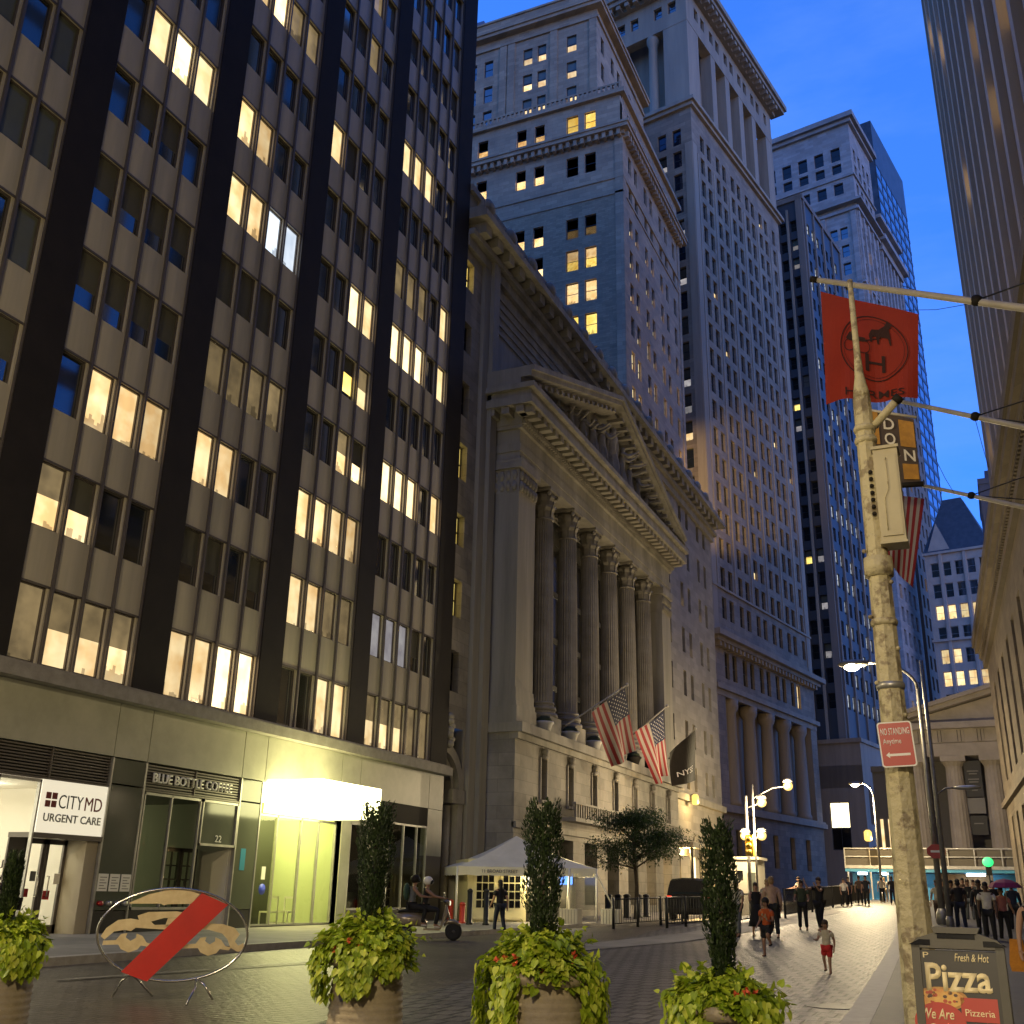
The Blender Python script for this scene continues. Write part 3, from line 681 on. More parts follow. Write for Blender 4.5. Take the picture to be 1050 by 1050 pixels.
mb.build('arch', NY, world=True)
# vertical pilaster strips either side of the portico
mb = MB()
for a, b, o in ((44.3, 45.0, .22), (45.0, 45.72, .45), (74.3, 75.0, .4), (75.0, 76.2, .2)): mb = MB(); W0.box(mb, a, b, .3, 34.4, 0, o, M_STONEP); mb.build('pilaster', NY, world=True)
pass
# main cornice, consoles, parapet
mb = MB()
for z0, z1, o in ((33.6, 34.2, .25), (34.2, 34.55, .55), (35.2, 35.6, 1.25), (35.6, 35.85, 1.05)): W0.box(mb, 42.12, 95.2 + o, z0, z1, -.3, o, M_STONEP)
W0.box(mb, 42.15, 95.2, 37.0, 37.4, -1.0, .35, M_STONEP); W0.box(mb, 42.15, 95.3, 35.86, 37.0, -.9, .12, M_STONEP)
mb.build('cornice', NY, world=True)
mb = MB(); u = 42.7
while u < 95: W0.box(mb, u, u + .7, 34.56, 35.18, -.1, .95, M_STONEP); u += 1.5
cn = mb.build('console', NY, world=True); tag(cn, kind='stuff')
u = 43.2; i = 0
while u < 94:
    mb = MB(); W0.box(mb, u, u + 1.3, 35.9, 37.05, -.3, .5, M_STONEP); q = W0.p(u + .65, 36.9, .5); mb.ball(q, (.32, .6, .5), M_STONEP, 10, 6)
    mb.build('parapet_block', NY, world=True); u += 3.0
# dripping carved strips on attic wall
mb = MB()
for k in range(5): W0.box(mb, 46 + k * .1, 73, 30.6 + k * .55, 30.75 + k * .55, 0, .08, M_STONEC)
mb.build('attic_moulding', NY, world=True)
# ---- portico
PX = -20.3; P = Face((PX, 0), (0, 1), (1, 0)); Y0, Y1 = 45.9, 74.1
mb = MB()
nich = [(49.0 + 3.7 * k, 49.75 + 3.7 * k) for k in range(7)]
doors = [(51.6 + 3.7 * k, 53.6 + 3.7 * k) for k in range(6)]
P.wall(mb, Y0, Y1, 5.2, 8.75, nich, [(5.9, 8.0)], .6, M_STONE)
P.wall(mb, Y0, Y1, .2, 5.2, doors, [(.5, 4.2)], .9, M_STONE)
for (a, b, z0, z1, dp) in [(a, b, 5.9, 8.0, .58) for a, b in nich]: P.quad(mb, a, b, z0, z1, -dp, M_VOID)
# pavilion south and north sides
for yy in (Y0, Y1):
    mb.face([(PX, yy, .2), (PX, yy, 9.0), (-22.1, yy, 9.0), (-22.1, yy, .2)], M_STONE)
mb.box((-22.4, Y0 + .1, 8.7), (PX - .05, Y1 - .1, 8.8), M_STONEP)
mb.build('plinth_wall', NY, world=True)
for i, (a, b) in enumerate(doors):
    mb = MB(); z1 = 4.2; gm = [M_VOID, M_VOID, M_DKGLASS, M_VOID, L_WARM, L_WBR][i]
    P.quad(mb, a, b, .5, z1, -.85, gm)
    for u in (a + .05, (a + b) / 2, b - .05): P.box(mb, u - .05, u + .05, .5, z1, -.84, -.76, M_FRM)
    P.box(mb, a, b, 2.9, 3.05, -.84, -.76, M_FRM); mb.build('door', NY, world=True)
mb = MB()
P.box(mb, Y0 - .15, Y1 + .15, 8.75, 9.2, -2, .42, M_STONEP); P.box(mb, Y0 - .05, Y1 + .05, 8.45, 8.75, -.3, .18, M_STONEP)
P.box(mb, 52, 72.5, 5.1, 5.3, -.2, .75, M_STONEP); P.box(mb, 52, 72.5, 5.95, 6.05, .55, .75, M_STONEP)
u = 52.2
while u < 72.3: P.box(mb, u, u + .12, 5.3, 5.95, .58, .7, M_STONEC); u += .35
P.box(mb, Y0, Y1, .2, 1.1, -.1, .15, M_STONEP); P.box(mb, Y0, Y1, 4.45, 4.7, -.1, .12, M_STONEP)
mb.build('balcony', NY, world=True)
for a, b in nich:
    mb = MB(); c = (a + b) / 2
    mb.ball(P.p(c, 8.2, .12), (.2, .28, .22), M_STONEC, 8, 5); mb.ball(P.p(c, 7.95, .1), (.16, .36, .14), M_STONEC, 8, 5); P.box(mb, a - .12, b + .12, 5.75, 5.9, 0, .18, M_STONEC)
    P.box(mb, a - .1, a, 5.9, 7.95, 0, .08, M_STONEC); P.box(mb, b, b + .1, 5.9, 7.95, 0, .08, M_STONEC)
    mb.build('niche_frame', NY, world=True)
# portico back wall, darkened in colour for shade between the columns, with tall glazing
BW = Face((-22.75, 0), (0, 1), (1, 0)); mb = MB()
BW.quad(mb, 46, 74, 8.8, 24, 0, mat('portico_shade_glass', (.035, .034, .032), .3))
for k in range(6):
    a = 51.2 + 3.62 * k - .1; BW.box(mb, a + 1.1, a + 3.0, 10.0, 21.5, 0, .06, M_VOID)
    for z in (12.8, 15.6, 18.4): BW.box(mb, a + 1.1, a + 3.0, z - .15, z + .15, .06, .12, M_FRM)
mb.build('portico_wall', NY, world=True)
# corner pylons
def leafcap(mb, c, r, z0, h, sq=None, n=8):
    """Corinthian capital: bell, two rings of curling leaves, volutes, abacus"""
    mb.lathe([(r * .86, z0), (r * .88, z0 + h * .4), (r * 1.15, z0 + h * .85)], M_STONEC, 16, (c[0], c[1], 0))
    for ring, (zz, hh, rr) in enumerate(((0, .42, .92), (.34, .42, 1.0))):
        for k in range(n):
            a = 2 * math.pi * (k + ring * .5) / n; ca, sa = math.cos(a), math.sin(a); wv = r * .33
            pr = [(rr * r * 1.0, z0 + h * zz), (rr * r * 1.05, z0 + h * (zz + hh * .6)), (rr * r * 1.38, z0 + h * (zz + hh)), (rr * r * 1.42, z0 + h * (zz + hh * .8))]
            for (ra, za), (rb, zb) in zip(pr, pr[1:]):
                mb.face([(c[0] + ra * ca - wv * sa, c[1] + ra * sa + wv * ca, za), (c[0] + ra * ca + wv * sa, c[1] + ra * sa - wv * ca, za),
                         (c[0] + rb * ca + wv * .8 * sa, c[1] + rb * sa - wv * .8 * ca, zb), (c[0] + rb * ca - wv * .8 * sa, c[1] + rb * sa + wv * .8 * ca, zb)], M_STONEC)
    for k in range(4):
        a = math.pi / 4 + math.pi / 2 * k; mb.ball((c[0] + r * 1.4 * math.cos(a), c[1] + r * 1.4 * math.sin(a), z0 + h * .83), (r * .25, r * .25, r * .28), M_STONEC, 8, 5)
    ab = r * 1.32; mb.box((c[0] - ab, c[1] - ab, z0 + h * .9), (c[0] + ab, c[1] + ab, z0 + h), M_STONEC)
for (a, b) in ((Y0, 48.3), (71.7, Y1)):
    mb = MB(); P.box(mb, a + .12, b - .12, 10.7, 20.9, -1.9, -.12, M_STONEP)
    for z0, z1, o in ((9.2, 10.0, .05), (10.0, 10.25, .0), (10.25, 10.7, -.05), (10.7, 10.9, -.07)): P.box(mb, a - o + .03, b + o - .03, z0, z1, -1.9, o, M_STONEP)
    py = mb.build('pylon', NY, world=True)
    mb = MB(); P.box(mb, a + .1, b - .1, 20.9, 22.2, -1.9, -.1, M_STONEC)
    for zz in (21.0, 21.6):
        u = a + .15
        while u < b - .3:
            q = P.p(u + .17, zz + .25, -.08); mb.ball(q, (.16, .17, .3), M_STONEC, 6, 4); u += .36
        v = -1.8
        while v < -.2: mb.ball((PX + v, a + .12 if a < 60 else b - .12, zz + .25), (.17, .16, .3), M_STONEC, 6, 4); v += .36
    P.box(mb, a - .05, b + .05, 22.2, 22.7, -1.9, .08, M_STONEC); mb.build('capital', py, world=True)
# columns
colmesh = None
for k in range(6):
    yc = 50.95 + 3.66 * k; xc = -21.05
    if colmesh is None:
        mb = MB(); prof = [(.56, 1.75), (.565, 4), (.55, 8), (.51, 11.75)]
        mb.lathe(prof, M_STONEC, 48, flute=.09, nf=1, smooth=False)
        for r, z0, z1 in ((.78, 0, .95), (.84, .95, 1.15), (.72, 1.15, 1.3), (.76, 1.3, 1.5), (.64, 1.5, 1.62), (.66, 1.62, 1.75)):
            if z1 <= 1.0: mb.box((-r, -r, z0), (r, r, z1), M_STONEP)
            else: mb.lathe([(r * .96, z0), (r, (z0 + z1) / 2), (r * .96, z1)], M_STONEC, 24)
        mb.lathe([(.55, 11.75), (.55, 11.85)], M_STONEC, 24)
        co = mb.build('column', NY); colmesh = co.data
        mb = MB(); leafcap(mb, (0, 0), .52, 11.85, 1.65); ca = mb.build('capital', co); capmesh = ca.data
    else:
        co = bpy.data.objects.new('column', colmesh); C.objects.link(co); co.parent = NY
        ca = bpy.data.objects.new('capital', capmesh); C.objects.link(ca); ca.parent = co
    co.matrix_basis = wm(NY).inverted() @ Matrix.Translation((xc, yc, 9.2))
# entablature
mb = MB()
for z0, z1, o in ((22.7, 23.15, -.1), (23.15, 23.6, -.04), (23.6, 24.4, -.12), (24.4, 24.6, .05), (25.3, 25.75, 1.0), (25.75, 26.1, .9), (26.1, 26.4, 1.15)):
    P.box(mb, Y0 - o, Y1 + o, z0, z1, -2.1, o, M_STONEP)
P.box(mb, Y0 - .1, Y1 + .1, 24.6, 25.3, -1.9, .1, M_STONEP)
en = mb.build('entablature', NY, world=True)
mb = MB(); u = Y0 - .6
while u < Y1 + .5: P.box(mb, u, u + .42, 24.92, 25.3, .1, .85, M_STONEC); u += .82
v = -1.6
while v < .4:
    mb.box((PX + v, Y0 - .85, 24.92), (PX + v + .42, Y0 - .1, 25.3), M_STONEC); v += .82
u = Y0
while u < Y1: P.box(mb, u, u + .14, 24.6, 24.85, .05, .28, M_STONEC); u += .28
mm = mb.build('modillion', NY, world=True); tag(mm, kind='stuff')
# pediment: raking cornices, tympanum, sculpture
ya, yb, ym = Y0 - 1.0, Y1 + 1.0, 60.0; zb, zp = 26.4, 31.4
mb = MB()
P.box(mb, Y0, Y1, 26.4, 26.6, -1.8, -.4, M_STONEP)
mb.face([(PX - .9, Y0, 26.5), (PX - .9, Y1, 26.5), (PX - .9, ym, zp + .2)], M_STONEP)
for (s0, s1) in ((ya, ym), (yb, ym)):
    for lo, hi, o in ((0, .35, .35), (.35, .65, .95), (.65, .95, 1.1)):
        pts = []
        for (yy, zz) in ((s0, zb + .05), (s1, zp + .05)):
            for zo in (lo, hi):
                for xx in (PX + o, PX - 1.9): pts.append((xx, yy, zz + zo))
        f = [(0, 2, 6, 4), (1, 5, 7, 3), (0, 4, 5, 1), (2, 3, 7, 6), (0, 1, 3, 2), (4, 6, 7, 5)]
        mb.mesh(pts, f if s0 > s1 else [g[::-1] for g in f], M_STONEP)
pd = mb.build('pediment', NY, world=True)
mb = MB()
for (s0, s1) in ((ya, ym), (yb, ym)):
    n = 18
    for k in range(1, n):
        yy = lerp(s0, s1, k / n); zz = lerp(zb, zp, k / n); mb.box((PX - .3, yy - .18, zz - .12), (PX + .75, yy + .18, zz + .1), M_STONEC)
mk = mb.build('raking_modillion', pd, world=True); tag(mk, kind='stuff')
SK = {}
def skin(name, joints, edges, mt, parent=None, T=None, sub=1, pose=None):
    me = bpy.data.meshes.new(name); names = list(joints); me.from_pydata([joints[n][0] for n in names], [(names.index(a), names.index(b)) for a, b in edges], [])
    o = bpy.data.objects.new(name, me); C.objects.link(o)
    me.skin_vertices.new() if hasattr(me.skin_vertices, 'new') else None
    md = o.modifiers.new('s', 'SKIN'); md.use_smooth_shade = True; md.branch_smoothing = .6
    if not me.skin_vertices:
        bm = bmesh.new(); bm.from_mesh(me); bm.verts.layers.skin.verify(); bm.to_mesh(me); bm.free()
    lay = me.skin_vertices[0].data
    for i, n in enumerate(names):
        r = joints[n][1]; lay[i].radius = r if isinstance(r, tuple) else (r, r); lay[i].use_root = (i == 0)
    sb = o.modifiers.new('u', 'SUBSURF'); sb.levels = sub; sb.render_levels = sub
    bpy.context.view_layer.update()
    m2 = bpy.data.meshes.new_from_object(o.evaluated_get(bpy.context.evaluated_depsgraph_get()))
    m2.name = name; m2.materials.clear(); m2.materials.append(mt)
    for p in m2.polygons: p.use_smooth = True
    bpy.data.objects.remove(o)
    o = bpy.data.objects.new(name, m2); C.objects.link(o)
    if T is not None: o.matrix_basis = T
    if parent: o.parent = parent
    return o
def body_joints(h=1.75, stride=.0, armL=(10, 10), armR=(10, 10), lean=0, crouch=0, spread=.06, kneeL=0, kneeR=0, child=False):
    """x right, y forward; arm = (swing forward deg, elbow bend deg)"""
    s = h / 1.75; hd = 1.32 if child else 1.0
    J = {}
    leg = .90 - crouch - (.06 if child else 0)
    J['pelvis'] = ((0, 0, leg + .03), (.145, .11)); J['waist'] = ((0, lean * .25, leg + .2), (.13, .095)); J['chest'] = ((0, lean * .6, leg + .4), (.165, .11))
    J['collar'] = ((0, lean * .85, leg + .53), (.12, .075)); J['neck'] = ((0, lean * .95 + .01, leg + .6), .055)
    J['head'] = ((0, lean + .025, leg + .69), (.078 * hd, .088 * hd)); J['crown'] = ((0, lean + .02, leg + .78 + .02 * hd), (.066 * hd, .08 * hd))
    for sd, sg in (('L', -1), ('R', 1)):
        sw, el = armL if sd == 'L' else armR
        sw = math.radians(sw); el = math.radians(el)
        sh = Vector((sg * .185, lean * .8, leg + .5)); J['sh' + sd] = (tuple(sh), .062)
        e = sh + Vector((sg * .06, math.sin(sw) * .29, -math.cos(sw) * .29)); J['el' + sd] = (tuple(e), .042)
        t = sw + el; w_ = e + Vector((sg * .01, math.sin(t) * .25, -math.cos(t) * .25)); J['wr' + sd] = (tuple(w_), .028)
        hdv = w_ + Vector((-sg * .01, math.sin(t) * .09, -math.cos(t) * .09)); J['ha' + sd] = (tuple(hdv), (.034, .022))
        fg = hdv + Vector((-sg * .02, math.sin(t + .3) * .08, -math.cos(t + .3) * .08)); J['fi' + sd] = (tuple(fg), .016)
        th_ = w_ + Vector((-sg * .05, math.sin(t) * .06 + .02, -math.cos(t) * .06)); J['th' + sd] = (tuple(th_), .012)
        hp = Vector((sg * .095, 0, leg)); J['hip' + sd] = (tuple(hp), (.098, .1))
        st = stride * (1 if sd == 'L' else -1); kn = kneeL if sd == 'L' else kneeR
        foot = Vector((sg * (.095 + spread * .5), st, .07)); fup = kn
        foot.z += fup
        mid = (hp + foot) / 2 + Vector((0, .05 + .5 * kn + (.04 if crouch else 0) + crouch * .5, 0)); J['kn' + sd] = (tuple(mid), .062)
        J['an' + sd] = (tuple(foot), .04)
        dr = -.02 if not kn else -.09
        J['to' + sd] = (tuple(foot + Vector((0, .15, -.035 + dr * 0.2))), (.038, .028)); J['he' + sd] = (tuple(foot + Vector((0, -.05, -.035))), .032)
    return {k: (tuple(c * s for c in p), (r * s if not isinstance(r, tuple) else tuple(q * s for q in r))) for k, (p, r) in J.items()}
BE = [('pelvis', 'waist'), ('waist', 'chest'), ('chest', 'collar'), ('collar', 'neck'), ('neck', 'head'), ('head', 'crown')]
for sd in 'LR': BE += [('collar', 'sh' + sd), ('sh' + sd, 'el' + sd), ('el' + sd, 'wr' + sd), ('wr' + sd, 'ha' + sd), ('ha' + sd, 'fi' + sd), ('wr' + sd, 'th' + sd), ('pelvis', 'hip' + sd), ('hip' + sd, 'kn' + sd), ('kn' + sd, 'an' + sd), ('an' + sd, 'to' + sd), ('an' + sd, 'he' + sd)]
def figure(J, name, mt, parent=None, T=None): return skin(name, J, BE, mt, parent, T)
# eleven carved figures of falling height towards the corners
figs = [(60.0, 3.3, (0, 0), 0), (58.0, 2.8, (40, 60), .2), (56.4, 2.5, (70, 30), .3), (54.6, 2.1, (30, 80), .3), (52.6, 1.7, (60, 60), .3), (50.6, 1.25, (20, 40), .2),
        (62.0, 2.8, (60, 60), .2), (63.7, 2.5, (30, 80), .3), (65.6, 2.1, (80, 20), .3), (67.6, 1.7, (40, 60), .3), (69.6, 1.25, (20, 40), .2)]
for i, (yy, hh, ar, cr) in enumerate(figs):
    hh *= 1.15; J = body_joints(hh, .15, ar, (ar[1], ar[0]), .05, 0); J = {k: (p, (tuple(1.45 * q for q in r) if isinstance(r, tuple) else r * 1.45)) for k, (p, r) in J.items()}
    T_ = Matrix.Translation((PX + .15, yy, 26.6)) @ Matrix.Rotation(math.radians(-90 + (40 if yy > 60 else -40) * (.4 + cr)), 4, 'Z')
    fo = figure(J, 'relief_figure', M_STONEC, pd, wm(pd).inverted() @ T_)
    mb = MB(); mb.lathe([(.16 * hh, 0), (.2 * hh, .1 * hh), (.12 * hh, .5 * hh), (.1 * hh, .58 * hh)], M_STONEC, 7, smooth=False, c=(PX + .0, yy + .1, 26.6)); mb.build('drapery', fo, world=True)
# round planters / lamps along the ledge in front of the columns
M_TUBC = mat('pale_tub', (.45, .44, .42), .6)
for k in range(6):
    q = P.p(49.3 + 3.66 * k, 9.2, .06)
    mb = MB(); mb.lathe([(.3, 0), (.42, .35), (.5, .42), (.5, .5)], M_TUBC if k < 3 else M_BLACK, 16); o = mb.build('ledge_tub'); o.location = q
    tag(o, 'shallow round tub on the exchange ledge below the columns, number %s from the south pylon' % ['one', 'two', 'three', 'four', 'five', 'six'][k], 'tub', 'tubs on the exchange ledge')
    mb = MB(); mb.ball((0, 0, .55), (.42, .4, .26), mat('ledge_shrub', (.02, .03, .012), .9, (.04, .05, .02), 9), 10, 6); s_ = mb.build('dark_shrub', o)
# north wing base: belt, bright arched entry with lamp above
N1 = W0; mb = MB()
N1.wall(mb, 76.2, 95.2, .2, 9.0, [(79.0, 81.0), (84.6, 87.4), (90.6, 92.0)], [(.8, 4.6)], .6, M_NWING)
for (a, b) in ((79.0, 81.0), (90.6, 92.0)): N1.quad(mb, a, b, .8, 4.6, -.55, M_DKGLASS)
N1.quad(mb, 84.6, 87.4, .8, 4.6, -.55, L_WBR)
N1.box(mb, 74.2, 95.3, 8.6, 9.1, -.2, .35, M_STONEP); N1.box(mb, 74.2, 95.3, 5.4, 5.7, -.1, .2, M_STONEP)
for k in range(12):
    a0 = math.pi * k / 12; a1 = math.pi * (k + 1) / 12
    ps = [(86 + r * math.cos(a), 4.6 + r * math.sin(a)) for (r, a) in ((1.4, a0), (1.75, a0), (1.75, a1), (1.4, a1))]; mb.face([N1.p(u, z, .12) for u, z in ps], M_STONEP)
    mb.face([N1.p(86, 4.6, .02), N1.p(ps[0][0], ps[0][1], .02), N1.p(ps[3][0], ps[3][1], .02)], L_DIM)
mb.build('north_base', NY, world=True)
# projecting dark porch on brackets
mb = MB(); N1.box(mb, 76.4, 79.5, 4.9, 5.3, 0, 2.2, M_STONEP); N1.box(mb, 76.4, 79.5, 4.4, 4.9, 0, 1.2, M_STONEP)
for u in (76.6, 79.1): mb.tube([N1.p(u, .3, 2.0), N1.p(u, 4.9, 2.0)], .12, M_IRON, 8)
mb.build('porch', NY, world=True)

# ================================================================ tower A behind the exchange
def dentils(mb, face, u0, u1, z0, z1, o0, o1, st, wd, mt):
    u = u0
    while u < u1: face.box(mb, u, u + wd, z0, z1, o0, o1, mt); u += st
TA = thing('office_tower', 'stepped limestone tower with dentil cornice and brightly lit sash windows, rising behind the exchange', 'office tower', (-45, 115, 1))
AS = Face((-30.8, 97), (-1, 0), (0, -1)); AE = Face((-30.8, 97), (0, 1), (1, 0))
colS = [(3.25, 4.65), (5.45, 6.95), (9.8, 11.1), (12.2, 13.5), (17.4, 18.8), (20, 21.3)]
rowS = [(83.9 - 4.3 * k - 2.7, 83.9 - 4.3 * k) for k in range(14)]
mb = MB()
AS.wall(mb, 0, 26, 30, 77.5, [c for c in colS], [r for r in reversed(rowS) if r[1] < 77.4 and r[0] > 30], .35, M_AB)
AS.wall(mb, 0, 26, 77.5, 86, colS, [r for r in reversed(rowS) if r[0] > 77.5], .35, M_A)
AS.wall(mb, .2, 26, 86, 91.2, colS, [(87.3, 89.9)], .35, M_A)
colE = [(2.2, 3.4), (4.5, 5.7), (8.4, 9.6), (10.8, 12.0), (14.8, 16.0), (17.3, 18.5), (21.0, 22.2)]
AE.wall(mb, 0, 24.4, 30, 86, colE, [(r[0] + .3, r[1]) for r in reversed(rowS) if r[0] > 30], .35, M_A)
AE.wall(mb, .2, 24, 86, 91.2, colE, [(87.3, 89.9)], .35, M_A)
mb.box((-58, 97.3, 25), (-31.2, 121, 90.9), M_A)
mb.build('wall', TA, world=True)
mb = MB()
AS.box(mb, -.08, .9, 30, 86, -.3, .12, M_A); AE.box(mb, -.05, 1.0, 30, 86, -.3, .1, M_A); AE.box(mb, 23.4, 24.45, 30, 86, -.3, .1, M_A)
mb.build('corner_pier', TA, world=True)
mb = MB()
for z0, z1, o in ((85.2, 85.7, .4), (85.7, 86.2, 1.0), (86.2, 86.5, 1.15), (79.4, 79.7, .15), (91.2, 91.8, .5), (77.3, 77.6, .12)):
    AS.box(mb, -o, 26, z0, z1, -.2, o, M_A); AE.box(mb, -o + .005, 24.4 + o, z0 + .004, z1 - .004, -.2, o - .005, M_A)
cn = mb.build('cornice', TA, world=True)
mb = MB(); dentils(mb, AS, 0, 26, 84.9, 85.65, 0, .8, .9, .42, M_A); dentils(mb, AE, 0, 24, 84.9, 85.65, 0, .8, .9, .42, M_A); tag(mb.build('bracket', TA, world=True), kind='stuff')
mb = MB()
for f_, L_ in ((AS, 26), (AE, 24.4)):
    f_.box(mb, 0, L_, 93.0, 93.25, -.3, -.1, M_A)
    dentils(mb, f_, 0, L_, 92.0, 93.0, -.3, -.1, .6, .25, M_A)
tag(mb.build('balustrade', TA, world=True), kind='stuff')
wn = []
litS = {0: '1', 1: '1'}
for k, (a, b) in enumerate(rowS):
    if a < 30: continue
    for j, (c, d) in enumerate(colS):
        up = M_DKGLASS
        if j < 2:
            p = {0: [(1, M_BLIND)], 1: [(.4, L_DIM), (1, M_BLIND)], 2: [(.45, L_DIM), (1, M_GREYGL)], 3: [(.55, L_YEL), (1, L_WARM)], 4: [(1, L_WBR)], 5: [(1, L_YEL)], 6: [(1, L_YEL)]}.get(k, [(1, up)])
        else: p = [(.52, L_WBR), (1, up)]
        wn.append((c, d, a, b, p))
for j, (c, d) in enumerate(colS): wn.append((c, d, 87.3, 89.9, [(1, L_YEL)] if j < 2 else [(.45, L_WARM), (1, M_DKGLASS)]))
add_windows(AS, wn, TA, .3, M_FRM, 60, ft=.08)
wn = []
for k, (a, b) in enumerate(rowS):
    if a < 30: continue
    for j, (c, d) in enumerate(colE):
        p = [(.55, L_FAR), (1, M_DKGLASS)] if (k > 1 and R.random() < .85 and not (j > 4 and k < 4)) else [(1, M_DKGLASS)]
        if k in (5, 6, 7): p = [(1, L_FAR)] if R.random() < .5 else p
        wn.append((c, d, a + .3, b, p))
add_windows(AE, wn, TA, .3, M_FRM, 40, ft=.07)
AS2 = Face((-35, 100.5), (-1, 0), (0, -1)); AE2 = Face((-35, 100.5), (0, 1), (1, 0))
mb = MB(); c2 = [(2.8, 4.15), (7.0, 8.2), (8.95, 10.25), (14.6, 15.9), (17, 18.2)]; r2 = [(95.2, 97.8), (99.2, 101.8), (103.4, 106.0)]
AS2.wall(mb, 0, 22, 86, 109.2, c2, r2, .3, M_A); AE2.wall(mb, 0, 20, 86, 109.2, [(1.5, 2.7), (5.5, 6.7), (8.0, 9.2), (13, 14.2)], r2, .3, M_A)
mb.box((-57, 100.8, 86), (-35.4, 120, 112), M_A)
for u in (0, 5.4, 11.4, 12.6): AS2.box(mb, u, u + 1.0, 93, 108, 0, .18, M_A)
for z0, z1, o in ((107.6, 108, .25), (109.2, 109.7, .9), (109.7, 110.1, 1.1), (110.1, 112.2, .1), (112.2, 112.5, .3)):
    AS2.box(mb, -o, 22, z0, z1, -.4, o, M_A); AE2.box(mb, -o + .005, 20, z0 + .004, z1 - .004, -.4, o - .005, M_A)
AS2.box(mb, -.5, 22, 91.2, 93.5, -.1, .3, M_A); AS2.box(mb, 17, 18.2, 112.5, 115, -3, -1.5, M_BSL)
mb.build('upper_stage', TA, world=True)
wn = [(c, d, a, b, [(.42, L_WARM), (1, M_GREYGL)] if j < 3 else [(1, M_DKGLASS)]) for (a, b) in r2 for j, (c, d) in enumerate(c2)]
add_windows(AS2, wn, TA, .25, M_FRM, 30, ft=.08)
add_windows(AE2, [(c, d, a, b, [(1, M_DKGLASS)]) for (a, b) in r2 for c, d in [(1.5, 2.7), (5.5, 6.7), (8.0, 9.2), (13, 14.2)]], TA, .25, M_FRM, 12)
# ================================================================ Wall Street towers (grid turned about 10.7 degrees)
TH = math.radians(10.7); ED = (math.sin(TH), math.cos(TH)); SD = (-math.cos(TH), math.sin(TH)); EN = (math.cos(TH), -math.sin(TH)); SN = (-math.sin(TH), -math.cos(TH))
def tower_faces(c): return Face(c, SD, SN), Face(c, ED, EN)
def core(mb, c, ls, le, z0, z1, mt, ins=.45):
    S_, E_ = Face(c, SD, SN), Face(c, ED, EN)
    a = E_.p(ins, 0, -ins); b = E_.p(le - ins, 0, -ins); cc = E_.p(le - ins, 0, -ls + ins); d = E_.p(ins, 0, -ls + ins)
    mb.prism([(p.x, p.y) for p in (a, b, cc, d)], z0, z1, mt)
def both(mb, S_, E_, ls, le, z0, z1, i, o, mt):
    S_.box(mb, -o, ls, z0, z1, -i, o, mt); E_.box(mb, -o + .004, le + o, z0 + .004, z1 - .004, -i, o - .004, mt)
# ---- B: tall granite tower with open column loggia at the top
TB = thing('granite_skyscraper', 'tall granite tower with paired windows, giant column loggia and deep cornice on top', 'skyscraper', (-35, 145, 1.8))
S, E = tower_faces((-29.1, 125)); LS, LE = 27, 34.5
cE = []
for k in range(5):
    s0 = 2.9 + 5.6 * k; cE += [(s0, s0 + 1.35), (s0 + 2.35, s0 + 3.7)]
cE.append((31.2, 32.4))
cS = [(1.7, 3.1), (4.1, 5.5), (8.2, 9.6), (10.6, 12.0), (15, 16.4), (17.4, 18.8)]
rows = [(34.5 + 3.93 * k, 37.3 + 3.93 * k) for k in range(19)]
mb = MB()
E.wall(mb, 0, LE, 32.2, 111.2, cE, [r for r in rows if r[1] < 110], .4, M_B); S.wall(mb, 0, LS, 32.2, 111.2, cS, [r for r in rows if r[1] < 110], .4, M_B)
E.wall(mb, 0, LE, 25.9, 31.0, cE[:10], [(26.9, 30.2)], .4, M_B); S.wall(mb, 0, LS, 25.9, 31.0, cS, [(26.9, 30.2)], .4, M_B)
cG = [(2.6 + 5.8 * k + 1.2, 2.6 + 5.8 * k + 2.9) for k in range(5)]
E.wall(mb, 0, LE, 1.0, 11.6, cG, [(5.2, 9.2)], .6, M_B); S.wall(mb, 0, LS, 1.0, 11.6, [(3, 5), (9, 11), (15, 17)], [(3.5, 8.2)], .6, M_B)
S.quad(mb, 0, LS, 11.6, 25.9, 0, M_B); E.quad(mb, 0, 2.6, 11.6, 25.9, 0, M_B); E.quad(mb, 32.2, LE, 11.6, 25.9, 0, M_B); E.quad(mb, 2.6, 32.2, 11.6, 25.9, -2.0, M_BP)
E.box(mb, 2.55, 2.6, 11.6, 25.9, -2, 0, M_BP); E.box(mb, 32.2, 32.25, 11.6, 25.9, -2, 0, M_BP)
core(mb, (-29.1, 125), LS, LE, 1, 111, M_B, 2.2)
mb.build('wall', TB, world=True)
mb = MB()
for z0, z1, o in ((11.0, 11.6, .5), (11.6, 11.9, .3), (2.0, 2.6, .2), (24.6, 25.3, .1), (25.3, 25.9, .5), (31.0, 31.5, .9), (31.5, 32.2, 1.5), (111.2, 111.8, .5), (111.8, 112.4, .9), (38.2, 38.5, .25)):
    both(mb, S, E, LS, LE, z0, z1, .3, o, M_BP)
mb.explode('cornice', TB, world=True)
mb = MB()
S.box(mb, -.02, 1.1, 32.2, 105, -.3, .14, M_BP); E.box(mb, -.02, 1.4, 32.2, 105, -.3, .12, M_BP); E.box(mb, 32.9, LE, 32.2, 105, -.3, .12, M_BP)
for k in range(6):
    E.box(mb, 1.7 + 5.6 * k, 2.1 + 5.6 * k, 38.5, 104, -.1, .1, M_BP)
mb.build('pilaster', TB, world=True)
